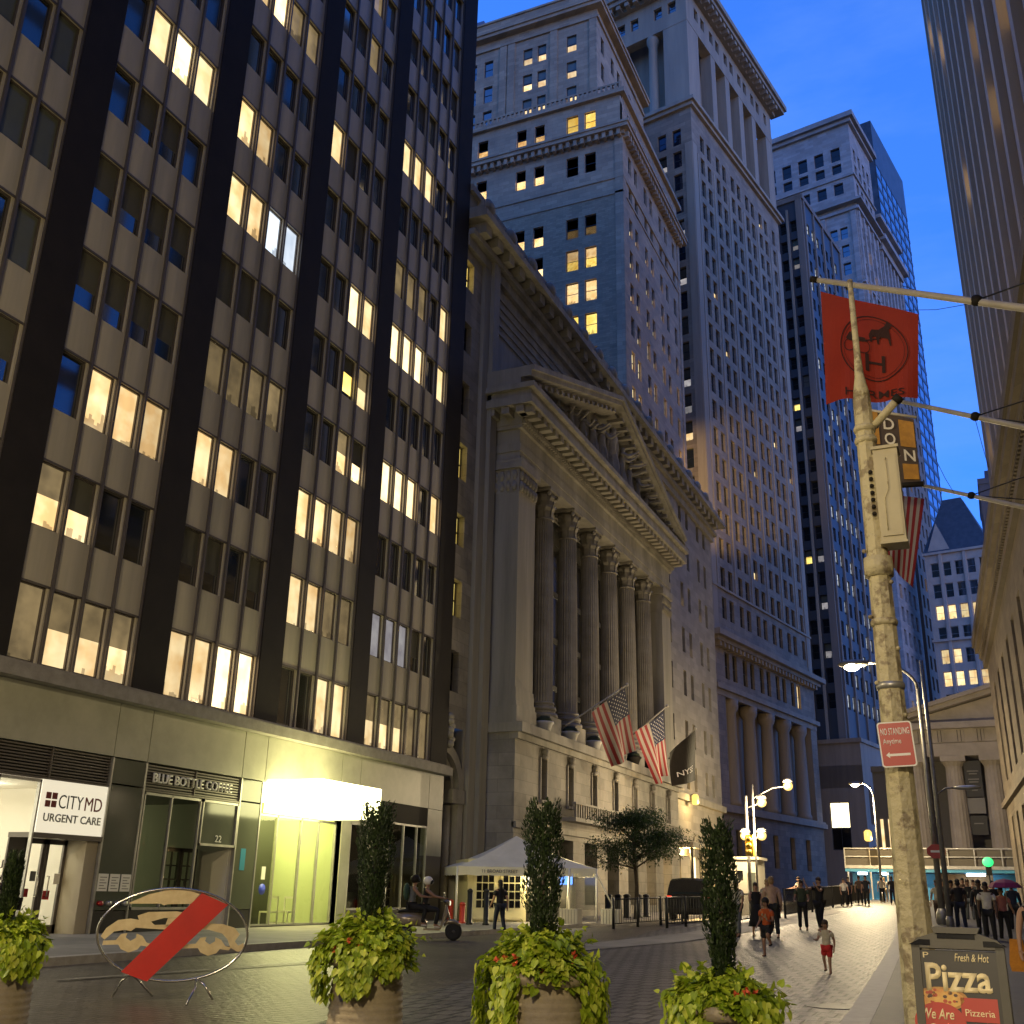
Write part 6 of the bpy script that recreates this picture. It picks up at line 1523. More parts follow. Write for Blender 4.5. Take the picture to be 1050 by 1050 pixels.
# ================================================================ flagpoles from the right, flags, banner
M_FPOLE = mat('white_flagpole', (.50, .46, .38), .5, (.4, .36, .3), 4); M_CABLE = mat('cable', (.008, .008, .008), .6)
def wallx(y): return 5.5 - .054 * y
def flagpole(tip, base, lab, y, clamp_px=None, r=.055):
    A = on_y(*tip, y); e0 = on_y(*base, y); d = e0 - A; k = (wallx(y) - A.x) / d.x; B = A + d * k
    t = thing('flagpole', lab, 'flagpole', tuple(B)); o = Vector(B)
    mb = MB(); mb.tube([(0, 0, 0), tuple((A - B) * .5), tuple(A - B)], [r * 1.3, r * 1.1, r * .8], M_FPOLE, 10); mb.build('pole', t)
    mb = MB(); mb.tube([tuple(A - B), tuple((A - B) + (A - B).normalized() * .12)], r * 1.0, M_BLACK, 8); mb.build('finial', t)
    mb = MB(); mb.lathe([(.16, -.12), (.16, .12)], M_IRON, 10); mb.build('bracket', t)
    if clamp_px:
        c = on_y(*clamp_px, y) - o; mb = MB(); mb.ball(tuple(c), (.11, .09, .1), M_BLACK, 8, 6); cl = mb.build('clamp', t)
        w1 = Vector((0, .0, 2.4)); w2 = Vector((0, 2.2, 1.4)); w3 = Vector((.0, -2.2, 1.6))
        for w_ in (w1, w2): mb = MB(); mb.tube([tuple(c), tuple(w_)], .016, M_CABLE, 5); mb.build('stay_wire', t)
    return t, A, B
f1, A1, B1 = flagpole((838, 287), (1050, 316), 'white wall flagpole highest on the right, holding the orange flag', 17, (1001, 308), .06)
f2, A2_, B2 = flagpole((921, 411), (1050, 438), 'white wall flagpole in the middle on the right, above the downtown banner', 22, (1000, 427))
f3, A3, B3 = flagpole((943, 497), (1050, 520), 'white wall flagpole lowest on the right, beside the hanging striped flag', 28, (996, 508))
# thin stray wires across the sky
t = thing('overhead_wire', 'thin stray wires sagging across the sky between the flagpoles', 'wire', tuple(on_y(940, 280, 18)))
for (a, b, y) in (((925, 293), (1000, 312), 18), ((928, 318), (992, 312), 18), ((960, 472), (978, 505), 24), ((1000, 430), (1014, 480), 22)):
    A = on_y(*a, y) - Vector(t.location); B = on_y(*b, y) - Vector(t.location); mb = MB(); mb.tube([tuple(A), tuple((A + B) / 2 + Vector((0, 0, -.05))), tuple(B)], .006, M_CABLE, 4); mb.build('wire', t)
# orange house flag
M_OR = mat('orange_cloth', (.31, .020, .003), .75, (.25, .016, .003), 1.2); M_ORD = mat('dark_print', (.035, .008, .004), .8)
def cloth(P00, P10, P11, P01, nu, nv, amp, ph=0, waves=2.5, sag=0):
    P00, P10, P11, P01 = map(Vector, (P00, P10, P11, P01)); n = (P10 - P00).cross(P01 - P00).normalized()
    def f(u, v):
        p = (P00 * (1 - u) + P10 * u) * (1 - v) + (P01 * (1 - u) + P11 * u) * v
        return p + n * (amp * v * math.sin(waves * 6.283 * u + ph + 1.3 * v) + amp * .4 * math.sin(3.1 * v + 5 * u + ph)) + Vector((0, 0, -sag * math.sin(math.pi * u) * v))
    return f, n
yb_ = 17
fl = [on_y(841, 298, yb_), on_y(942, 323, yb_ - .1), on_y(941, 408, yb_), on_y(846, 413, yb_ + .1)]
hf, n_ = cloth(fl[0], fl[1], fl[2], fl[3], 1, 1, .11, .6, 1.7)
hflag = thing('house_flag', 'square orange flag with dark ring emblem and lettering hung from the highest flagpole', 'flag', tuple(fl[0]))
def clothmesh(f, nu, nv, matf, off=0.0, n=None):
    mb = MB()
    for i in range(nu):
        for j in range(nv):
            u0, u1, v0, v1 = i / nu, (i + 1) / nu, j / nv, (j + 1) / nv
            mb.face([f(u0, v0), f(u0, v1), f(u1, v1), f(u1, v0)], matf((u0 + u1) / 2, (v0 + v1) / 2), True)
    return mb
clothmesh(hf, 20, 20, lambda u, v: M_OR).build('cloth', hflag, world=True)
tow = (Vector((0, 0, CAMH)) - fl[0]).normalized() * .03
def wrap(mesh_pts): return [hf(u, v) + tow for u, v in mesh_pts]
mb = MB()
for r0 in (.345, .315):
    for k in range(40):
        a0, a1 = 2 * math.pi * k / 40, 2 * math.pi * (k + 1) / 40; w_ = .011 if r0 > .33 else .004
        mb.face(wrap([(.55 + r * math.cos(a), .47 + r * .92 * math.sin(a)) for r, a in ((r0, a0), (r0, a1), (r0 + w_, a1), (r0 + w_, a0))]), M_ORD)
mb.build('ring', hflag, world=True)
def flagtext(s, u0, v0, w_, h_, bold=.0, nm='lettering'):
    o = text(s, w_, M_ORD, Matrix(), None, nm, 0, bold, h_)
    for v in o.data.vertices: v.co = hf(u0 + v.co.x, v0 - v.co.y) + tow
    o.parent = hflag; o.matrix_basis = wm(hflag).inverted()
flagtext('HERMES', .56, .925, .62, .075, .002); flagtext('H', .56, .62, .2, .17, .005)
# carriage emblem: horse, harness line and carriage in dark print
horse = [(.50, .34), (.53, .28), (.6, .27), (.66, .22), (.69, .16), (.735, .20), (.72, .235), (.705, .25), (.72, .33), (.73, .42), (.715, .42), (.695, .35), (.61, .345), (.60, .42), (.585, .42), (.575, .35), (.54, .35), (.53, .41), (.515, .41)]
mb = MB(); mb.face(wrap(horse), M_ORD)
for cx_, cy_, rr in ((.3, .47, .055), (.44, .47, .065)):
    for k in range(16):
        a0, a1 = 2 * math.pi * k / 16, 2 * math.pi * (k + 1) / 16; mb.face(wrap([(cx_ + r * math.cos(a), cy_ + r * math.sin(a)) for r, a in ((rr, a0), (rr, a1), (rr + .008, a1), (rr + .008, a0))]), M_ORD)
mb.face(wrap([(.26, .40), (.3, .34), (.36, .33), (.38, .38), (.46, .38), (.48, .42), (.3, .43)]), M_ORD); mb.face(wrap([(.46, .405), (.62, .35), (.62, .358), (.46, .415)]), M_ORD)
mb.build('emblem', hflag, world=True)
# downtown banner behind the cabinet
M_BBR = mat('banner_brown', (.06, .04, .03), .8); M_GOLD = mat('banner_gold', (.45, .22, .02), .7, (.3, .14, .015), 8); M_BCR = mat('banner_cream', (.6, .55, .45), .8)
yb_ = 12.5; dt = thing('street_banner', 'dark and gold vertical street banner with white letters behind the beige cabinet', 'banner', tuple(on_y(915, 497, yb_)))
p00, p10, p11, p01 = on_y(886, 420, yb_), on_y(937, 430, yb_), on_y(944, 494, yb_), on_y(893, 497, yb_)
hf2, _ = cloth(p00, p10, p11, p01, 1, 1, .015, 0, 1)
mb = clothmesh(hf2, 10, 12, lambda u, v: M_BBR); mb.build('cloth', dt, world=True)
tow2 = (Vector((0, 0, CAMH)) - p00).normalized() * .02
mb = MB()
for (u0, u1, v0, v1) in ((.03, .27, 0, .45), (.68, .98, .05, .46), (.68, .98, .72, .95)): mb.face([hf2(u, v) + tow2 for u, v in ((u0, v0), (u0, v1), (u1, v1), (u1, v0))], M_GOLD)
mb.build('gold_panel', dt, world=True)
for s, u, v in (('D', .48, .14), ('O', .48, .36), ('W', .14, .6), ('N', .84, .59)):
    o = text(s, .22, M_BCR, Matrix(), None, 'lettering', 0, .015, .17)
    for v_ in o.data.vertices: v_.co = hf2(u + v_.co.x, v - v_.co.y) + tow2 * 1.4
    o.parent = dt; o.matrix_basis = wm(dt).inverted()
mb = MB(); mb.tube([p01 + Vector((-.05, 0, -.03)), p11 + Vector((.03, 0, -.03))], .035, M_BLACK, 8); mb.tube([p00 + Vector((-.05, 0, .02)), p10 + Vector((.03, 0, .02))], .02, M_FPOLE, 8); mb.explode('rod', dt, world=True)
# stars and stripes
M_FR = mat('flag_red', (.22, .010, .014), .8); M_FW = mat('flag_white', (.33, .285, .25), .8); M_FB = mat('flag_blue', (.012, .016, .05), .8); M_STAR = mat('star_white', (.7, .66, .62), .7)
def usflag(corn, lab, loc, canton=True, amp=.12, ph=0, grp=None):
    """corners: inner hoist, outer hoist, outer fly, inner fly; stripes run hoist to fly, canton at the outer hoist"""
    t = thing('national_flag', lab, 'flag', tuple(loc), 0, grp); f, n = cloth(*corn, 1, 1, amp, ph, 1.6)
    N_ = 26
    def mf(u, v):
        if canton and u > 6 / 13 and v < .42: return M_FB
        return M_FR if int((1 - u) * 13) % 2 == 0 else M_FW
    mb = clothmesh(f, N_, 19, mf)
    if canton:
        tw = (Vector((0, 0, CAMH)) - Vector(corn[1])).normalized() * .03
        for r_ in range(9):
            for c_ in range(6 - r_ % 2):
                cu, cv = 6 / 13 + (7 / 13) * (r_ + 1) / 10, .42 * (c_ + 1 + .5 * (r_ % 2) - .5) / 6
                for sd in (1, -1): mb.face([f(cu + .016 * (1 if j % 2 else .45) * math.cos(j * math.pi / 5), cv + .016 * (1 if j % 2 else .45) * math.sin(j * math.pi / 5)) + tw * sd for j in range(10)], M_STAR)
    mb.build('cloth', t, world=True)
    return t
y3 = 24
usflag([on_y(904, 505, y3), on_y(948, 512, y3), on_y(936, 603, y3), on_y(906, 572, y3)], 'striped national flag hanging behind the beige cabinet on the painted pole', on_y(925, 510, y3), False, .10, .5)
def facpole(a, b, xa, xb, lab, r=.05):
    A, B = on_x(*a, xa), on_x(*b, xb); t = thing('flagpole', lab, 'flagpole', tuple(A)); mb = MB(); mb.tube([(0, 0, 0), tuple(B - A)], [r, r * .7], M_FPOLE, 8); mb.build('pole', t); mb = MB(); mb.ball(tuple(B - A), .1, M_FPOLE, 8, 5); mb.build('finial', t)
facpole((580, 744), (643, 702), -20.0, -17.2, 'slanting flagpole on the exchange ledge, nearest of the three'); facpole((646, 756), (684, 724), -20.0, -17.2, 'slanting flagpole on the exchange ledge, second of the three'); facpole((686, 778), (713, 747), -20.0, -17.4, 'slanting flagpole on the exchange ledge, farthest of the three')
g_ = 'national flags on the exchange'
usflag([on_x(607, 731, -18.4), on_x(640, 705, -17.3), on_x(651, 768, -17.5), on_x(629, 787, -18.3)], 'larger stars and stripes flag on the exchange, nearest the white tent', on_x(607, 731, -18.4), True, .15, .3, g_)
usflag([on_x(652, 751, -18.4), on_x(680, 730, -17.3), on_x(685, 793, -17.6), on_x(673, 804, -18.3)], 'stars and stripes flag beside the black exchange flag', on_x(652, 751, -18.4), True, .2, 1.2, g_)
cn_ = [on_x(687, 772, -18.4), on_x(712, 748, -17.4), on_x(717, 800, -17.6), on_x(691, 806, -18.3)]
bf = thing('exchange_flag', 'plain black flag with small white lettering on the exchange front', 'flag', tuple(cn_[0])); f_, _ = cloth(*cn_, 1, 1, .2, .4, 1.0)
clothmesh(f_, 12, 14, lambda u, v: M_FB if False else M_BLACK).build('cloth', bf, world=True)
o = text('NYSE', .62, M_STAR, Matrix(), None, 'lettering', 0, .0, .13); tw = (Vector((0, 0, CAMH)) - cn_[0]).normalized() * .06
for v in o.data.vertices: v.co = f_(.5 + v.co.x, .72 - v.co.y) + tw
o.parent = bf; o.matrix_basis = wm(bf).inverted()
# ================================================================ white tent / security post
M_TENT = mat('white_canvas', (.84, .80, .66), .7, (.76, .72, .58), 1.5, bump=.15, bscale=5); M_TFR = mat('cream_door_paint', (.75, .68, .42), .5); M_BOOTH = mat('booth_panel', (.10, .095, .085), .6)
M_CLEAR = mat('clear_vinyl', (.12, .12, .11), .12, alpha=.35)
ta, tb = Vector((on_y(467, 950, 42).x, 42)), 0
def tq(px, y): q = on_y(px, 945, y); return Vector((q.x, q.y, gz(q.x, q.y) + .14))
YT = 40.5; tl = tq(467, YT); tr_ = tq(612, YT + 3.6)
tent = thing('tent', 'white peaked canvas tent with clear side curtains sheltering the exchange entry post', 'tent', tuple((tl + tr_) / 2))
du = (tr_ - tl); Lw = du.length; du.normalize(); dn = Vector((du.y, -du.x, 0)) * -1
if dn.y < 0: dn = -dn
Dp = 4.2
def TQ(u, d, z): return tl + du * (u * Lw) + dn * d + Vector((0, 0, z))
eave = on_y(467, 888, YT).z - tl.z; eh = .32; apexz = on_y(543, 857, YT + 3).z - tl.z
mb = MB(); ap = TQ(.5, Dp / 2, apexz); cs4 = [TQ(0, 0, eave), TQ(1, 0, eave), TQ(1, Dp, eave), TQ(0, Dp, eave)]
for i in range(4):
    a, b = cs4[i], cs4[(i + 1) % 4]; n = 10
    for j in range(n):
        for k in range(n):
            def S_(s, t): 
                p = (a.lerp(b, s)).lerp(ap, t); p.z -= .12 * math.sin(math.pi * t) * (1 + .3 * math.sin(9 * s)); return p
            mb.face([S_(j / n, k / n), S_((j + 1) / n, k / n), S_((j + 1) / n, (k + 1) / n), S_(j / n, (k + 1) / n)], M_TENT, True)
mb.build('roof', tent, world=True)
mb = MB()
for i in range(4):
    a, b = cs4[i], cs4[(i + 1) % 4]; n = 14
    for j in range(n):
        s0, s1 = j / n, (j + 1) / n
        mb.face([a.lerp(b, s0), a.lerp(b, s1), a.lerp(b, s1) + Vector((0, 0, -eh - .04 * (j % 2))), a.lerp(b, s0) + Vector((0, 0, -eh - .04 * ((j + 1) % 2)))], M_TENT)
va = mb.build('valance', tent, world=True)
fn = du.cross(Vector((0, 0, 1))); fn = -fn if fn.dot(dn) > 0 else fn
TV = frame(TQ(.3, -.02, eave - .17), du if fn.dot(Vector((0,0,1)).cross(du)) == 0 else du, Vector((0, 0, 1)))
text('11 BROAD STREET', 1.5, M_GREYL, TV, va, height=.13, ext=.01)
for (u, d) in ((0, 0), (1, 0), (1, Dp), (0, Dp), (.8, 0)):
    mb = MB(); mb.tube([TQ(u, d, 0), TQ(u, d, eave)], .045, M_WHITE, 8); mb.build('pole', tent, world=True)
for (u, d, e) in ((1, 0, .14), (.8, 0, -.03)):
    mb = MB(); mb.tube([TQ(u, d, eave - .2), TQ(u + e * .9, d - .2, .45)], .035, M_TENT, 6); mb.build('tied_curtain', tent, world=True)
mb = MB(); mb.face([TQ(.82, .0, .5), TQ(.99, .0, .5), TQ(.99, 0, eave - .2), TQ(.82, 0, eave - .2)], M_CLEAR); mb.face([TQ(1, .1, .1), TQ(1, Dp, .1), TQ(1, Dp, eave - .2), TQ(1, .1, eave - .2)], M_CLEAR); mb.build('clear_curtain', tent, world=True)
# booth with french doors inside the tent
bo = thing('entry_booth', 'cream booth with glazed double doors under the white tent', 'booth', tuple(TQ(.25, .8, 0)))
mb = MB(); P_ = lambda u, d, z: TQ(u, d, z)
def tbox(mb, u0, u1, d0, d1, z0, z1, mt):
    ps = [TQ(u, d, z) for z in (z0, z1) for (u, d) in ((u0, d0), (u1, d0), (u1, d1), (u0, d1))]
    mb.mesh(ps, [(0, 3, 2, 1), (4, 5, 6, 7), (0, 1, 5, 4), (1, 2, 6, 5), (2, 3, 7, 6), (3, 0, 4, 7)], mt)
tbox(mb, .10, .52, .7, 3.6, .02, 2.45, M_TFR); mb.build('body', bo, world=True)
for (a, b) in ((.14, .31), (.33, .50)):
    mb = MB(); tbox(mb, a, b, .6, .68, .1, 2.35, M_TFR); dr = mb.build('door', bo, world=True)
    mb = MB(); n = 5
    for i in range(3):
        for j in range(n):
            u0 = a + .02 + (b - a - .04) * i / 3; u1 = a + .02 + (b - a - .04) * (i + 1) / 3 - .008; z0 = .55 + 1.65 * j / n; z1_ = z0 + 1.65 / n - .05
            tbox(mb, u0, u1, .585, .6, z0, z1_, M_VOID if (i + j) % 4 else M_DKGLASS)
    mb.build('pane', dr, world=True)
    mb = MB(); e = b - .012 if a < .2 else a + .012; mb.tube([TQ(e, .56, 1.05), TQ(e, .56, 1.35)], .02, M_STEEL, 6); mb.build('handle', dr, world=True)
M_SCR = mat('blue_screen', (.02, .03, .05), .3, emit=(.12, .32, 1.0), estr=2.0)
ct = thing('security_counter', 'dark security counter with blue-lit screen inside the right half of the tent', 'counter', tuple(TQ(.7, .8, 0)))
mb = MB(); tbox(mb, .56, .78, .9, 2.2, .02, 1.15, M_BOOTH); tbox(mb, .56, .98, 2.6, 3.6, .02, 2.3, M_BOOTH); mb.build('cabinet', ct, world=True)
mb = MB(); tbox(mb, .85, .95, 2.5, 2.58, 1.5, 1.95, M_SCR); tbox(mb, .57, .62, 2.5, 2.58, 1.4, 2.2, mat('blue_white_panel', (.4, .45, .6), .4, emit=(.5, .6, 1), estr=.35)); mb.build('screen', ct, world=True)
l = point(TQ(.62, .5, eave - .35), 60, (1, .85, .5), .2); l.parent = tent; l.matrix_basis = wm(tent).inverted() @ l.matrix_basis
M_CRATE = mat('white_slatted_crate', (.6, .56, .46), .7)
for i, (u, d, la) in enumerate(((.80, -.25, 'white slatted ballast box at the middle pole of the tent'), (1.1, -.2, 'white slatted ballast box at the right corner of the tent'))):
    q = TQ(u, d, -.02); t = thing('ballast_box', la, 'ballast box', tuple(q), 0, 'ballast boxes of the tent'); mb = MB(); mb.box((-.36, -.28, 0), (.36, .28, .55), mat('crate_core', (.2, .18, .14), .8)); mb.build('core', t)
    mb = MB()
    for k in range(6): mb.box((-.38 + k * .13, -.31, .0), (-.38 + k * .13 + .1, -.28, .58), M_CRATE); mb.box((-.38 + k * .13, .28, .0), (-.38 + k * .13 + .1, .31, .58), M_CRATE)
    for k in range(4): mb.box((.36, -.28 + k * .145, 0), (.39, -.28 + k * .145 + .11, .58), M_CRATE)
    tag(mb.build('slat', t), kind=None)
# ================================================================ bollards
def bollard(px, py, y, lab, mt, grp, h=1.0, r=.08):
    q = pt(px, py, y); q.z += .14 if q.x < -16.3 else 0; t = thing('bollard', lab, 'bollard', tuple(q), 0, grp)
    mb = MB(); mb.lathe([(r * 1.3, 0), (r * 1.3, .06), (r, .08), (r, h - .08)], mt, 12); mb.build('post', t); mb = MB(); mb.lathe([(r * 1.1, h - .08), (r * 1.1, h - .03), (r * .6, h + .02), (.01, h + .04)], mt, 12); mb.build('cap', t); return t
M_BRED = mat('red_bollard', (.5, .05, .02), .4)
for px, la in ((481, 'black bollard in front of the left tent door'), (498, 'black bollard in front of the right tent door')): bollard(px, 950, 38.5, la, M_IRON, 'black bollards by the tent', 1.25, .1)
bollard(473.5, 948, 39.5, 'short red bollard at the left corner of the tent', M_BRED, 'red bollards by the tent', .75, .11); bollard(462, 940, 42, 'red bollard between scooter and tent', M_BRED, 'red bollards by the tent', .8, .11)
wd = ['first', 'second', 'third', 'fourth', 'fifth', 'sixth']
for i, px in enumerate((624, 634, 643, 655, 663)): bollard(px, 935, 51 + i * 1.4, 'black bollard on the exchange pavement behind the barrier, %s from the tent' % wd[i], M_IRON, 'pavement bollards', 1.1, .17)
# ================================================================ low barrier fences
def rail(pxs, y0, y1, lab, posts, z=1.05, bars=True, dz=0):
    a = pt(pxs[0], 950, y0); b = pt(pxs[1], 950, y1); t = thing('railing', lab, 'railing', tuple(a)); d = b - a; n = posts
    mb = MB(); mb.tube([(0, 0, z), tuple(d + Vector((0, 0, z)))], .03, M_IRON, 6); mb.tube([(0, 0, .18), tuple(d + Vector((0, 0, .18)))], .022, M_IRON, 6); mb.build('rail', t)
    for i in range(n + 1): mb = MB(); q = d * (i / n); mb.tube([tuple(q), tuple(q + Vector((0, 0, z + .06)))], .055, M_IRON, 6); mb.build('post', t)
    if bars:
        mb = MB(); m_ = int(d.length / .16)
        for i in range(m_): q = d * ((i + .5) / m_); mb.tube([tuple(q + Vector((0, 0, .18))), tuple(q + Vector((0, 0, z)))], .011, M_IRON, 4, cap=False, smooth=False)
        tag(mb.build('baluster', t), kind='stuff')
    return t
rail((629, 700), 41, 46, 'low black railing between tent and parked car', 3); rail((684, 722), 40.5, 42.5, 'low black railing beneath the parked car', 2)
rail((742, 800), 42, 50, 'black iron railing behind the strolling group', 4, 1.1); rail((806, 892), 50, 88, 'long black railing leading up to the blue shed', 9, 1.2)
# ================================================================ dark car by the exchange
q = pt(716, 935, 50); q.z += .0
M_CARB = mat('black_car_paint', (.012, .012, .013), .15, spec=.8); M_TAIL = mat('tail_lamp', (.3, .01, .01), .3, emit=(1, .05, .02), estr=1.2); M_TYRE = mat('rubber', (.015, .015, .015), .8); M_CGL = mat('car_glass', (.02, .025, .025), .05, spec=.8)
car = thing('parked_suv', 'black boxy car seen from behind, parked by the exchange beyond the railing', 'car', tuple(q), math.radians(4))
def hull(mb, secs, mt):
    """secs: list of (y, [(x,z)...] half profile) mirrored"""
    rings = []
    for y, pr in secs:
        ring = [(x, y, z) for x, z in pr] + [(-x, y, z) for x, z in reversed(pr)]
        rings.append(ring)
    n = len(rings[0]); vs = [p for r_ in rings for p in r_]; fs = []
    for i in range(len(rings) - 1):
        for k in range(n): fs.append((i * n + k, i * n + (k + 1) % n, (i + 1) * n + (k + 1) % n, (i + 1) * n + k))
    fs.append(tuple(range(n))); fs.append(tuple(range((len(rings) - 1) * n, len(rings) * n))[::-1]); mb.mesh(vs, fs, mt, False)
mb = MB(); lowp = [(.5, .3), (.93, .35), (.97, .7), (.95, 1.0), (.6, 1.02)]
hull(mb, [(-2.4, [(x * .93, z) for x, z in lowp]), (-2.3, lowp), (1.3, lowp), (2.2, [(x * .95, z * .95) for x, z in lowp]), (2.4, [(x * .85, z * .85) for x, z in lowp])], M_CARB)
hull(mb, [(-2.3, [(.3, .98), (.93, 1.0), (.86, 1.35), (.76, 1.66), (.3, 1.72)]), (-1.9, [(.3, .98), (.94, 1.0), (.86, 1.4), (.76, 1.74), (.3, 1.8)]), (.3, [(.3, .98), (.94, 1.0), (.86, 1.4), (.76, 1.72), (.3, 1.78)]), (1.1, [(.3, .96), (.9, .98), (.86, 1.02), (.8, 1.06), (.3, 1.08)])], M_CARB)
mb.build('body', car)
mb = MB(); mb.face([(-.7, -2.32, 1.12), (.7, -2.32, 1.12), (.62, -2.22, 1.58), (-.62, -2.22, 1.58)], M_CGL); mb.build('rear_window', car)
for sx in (-1, 1): mb = MB(); mb.box((sx * .72, -2.36, .8), (sx * .92, -2.28, 1.05), M_TAIL); mb.build('tail_lamp', car)
mb = MB(); mb.box((-.26, -2.36, .68), (.26, -2.3, .82), M_SW); mb.build('number_plate', car); mb = MB(); mb.box((-.85, -2.46, .38), (.85, -2.3, .56), M_BLACK); mb.build('bumper', car)
for sx in (-1, 1):
    for yy in (-1.45, 1.45):
        mb = MB(); mb.lathe([(.2, -.11), (.34, -.1), (.36, 0), (.34, .1), (.2, .11)], M_TYRE, 18, T=Matrix.Translation((sx * .85, yy, .36)) @ Matrix.Rotation(math.pi / 2, 4, 'Y')); wh = mb.build('wheel', car)
        mb = MB(); mb.lathe([(.2, -.115), (.2, .115)], M_STEEL, 12, T=Matrix.Translation((sx * .85, yy, .36)) @ Matrix.Rotation(math.pi / 2, 4, 'Y')); mb.build('rim', wh)
# guard booth (lit pale cabin) beyond the globes
q = pt(758, 920, 64); kb = thing('guard_booth', 'pale lit guard booth with two tiny windows beside the globe lamp post', 'booth', tuple(q)); M_KB = mat('pale_booth_paint', (.6, .55, .42), .6)
mb = MB(); mb.box((-1.3, -1, 0), (1.3, 1.2, 3.0), M_KB); mb.box((-1.45, -1.15, 3.0), (1.45, 1.35, 3.15), M_KB); mb.build('cabin', kb)
for i in range(2): mb = MB(); mb.box((-.25 + i * .45, -1.02, 1.9), (.05 + i * .45, -1.0, 2.4), M_VOID); mb.build('window', kb)
mb = MB(); mb.box((.75, -1.02, .1), (1.2, -1.0, 2.3), M_GREYGL); mb.build('door', kb)
# traffic signal on the globe post
q = on_y(769, 868, 61.5); ts = thing('traffic_signal', 'yellow traffic signal head on the globe lamp post', 'traffic light', tuple(q)); mb = MB(); mb.box((-.22, -.2, -.5), (.22, .2, .6), M_YEL); mb.build('housing', ts)
for i in range(3): mb = MB(); mb.lathe([(.13, 0), (.15, .02), (.15, .2)], M_YEL, 10, T=Matrix.Translation((0, -.2, -.3 + i * .34)) @ Matrix.Rotation(math.pi / 2, 4, 'X')); mb.build('visor', ts)
# green signal by the hall
q = on_y(1013, 884, 88); ts = thing('traffic_signal', 'traffic light showing bright green in front of the blue shed', 'traffic light', tuple(q)); mb = MB(); mb.box((-.2, -.15, -.9), (.2, .2, .25), M_BLACK); mb.box((-.05, -.05, -3.2), (.05, .05, -.9), M_IRON); mb.build('housing', ts)
mb = MB(); mb.ball((0, -.2, 0), (.38, .12, .34), mat('green_light', (.1, .5, .2), .4, emit=(.02, 1, .22), estr=1.3), 12, 8); mb.build('lens', ts)
# ================================================================ street tree by the exchange
tr = pt(652, 935, 52); tr.z += .14; tree = thing('street_tree', 'flat spreading street tree with dark feathery leaves beside the exchange wall', 'tree', tuple(tr))
R = random.Random(5); mb = MB(); top = on_y(648, 835, 52) - tr
mb.tube([(0, 0, 0), (.08, 0, 1.5), (-.05, 0, 3.0), (0, 0, top.z - .6)], [.13, .1, .09, .05], M_BARK, 8)
br = []
for i in range(22):
    a = R.uniform(0, 6.28); z0 = R.uniform(2.2, top.z - .9); ln = R.uniform(1.5, 2.9) * (1 if z0 < top.z - 1.8 else .7); e = Vector((math.cos(a) * ln, math.sin(a) * ln, z0 + R.uniform(.2, 1.0)))
    m_ = Vector((e.x * .5, e.y * .5, z0 + (e.z - z0) * .8)); mb.tube([(0, 0, z0), tuple(m_), tuple(e)], [.045, .03, .012], M_BARK, 5); br += [m_, e, m_.lerp(e, .5)]
mb.build('trunk', tree)
mb = MB()
for b_ in br:
    for i in range(230):
        o = rv() * R.random() ** .5; p = b_ + Vector((o.x * .8, o.y * .8, o.z * .52 + .1)); leaf(mb, p, Vector((0, 0, 1)) + rv() * .6, rv() + Vector((0, 0, -.3)), R.uniform(.07, .15), LF_TREE[R.random() < .45], heart=False)
mb.build('crown', tree)
# ================================================================ people
SKIN = [mat('skin_light', (.42, .24, .15), .6), mat('skin_tan', (.28, .15, .09), .6), mat('skin_dark', (.09, .045, .028), .6)]
def cloth_m(n, c, r=.85): return mat('cloth_' + n, c, r, tuple(q * .75 for q in c), 9, bump=.2, bscale=40)
CL = {k: cloth_m(k, v) for k, v in dict(white=(.62, .58, .5), black=(.012, .012, .014), orange=(.50, .09, .015), peach=(.50, .33, .24), red=(.5, .02, .02), grey=(.14, .15, .15), jeans=(.03, .045, .08), olive=(.05, .065, .035),
    navy=(.015, .02, .04), cream=(.5, .45, .33), brown=(.10, .06, .035), green=(.03, .07, .05), pink=(.42, .16, .15), tan=(.32, .24, .14), orange2=(.55, .22, .02)).items()}
HAIR = {k: mat('hair_' + k, v, .7) for k, v in dict(black=(.008, .006, .005), brown=(.035, .018, .01), blond=(.30, .19, .08), grey=(.2, .19, .17)).items()}
def sub(J, names, g): return {n: (J[n][0], tuple(q + g for q in J[n][1]) if isinstance(J[n][1], tuple) else J[n][1] + g) for n in names}
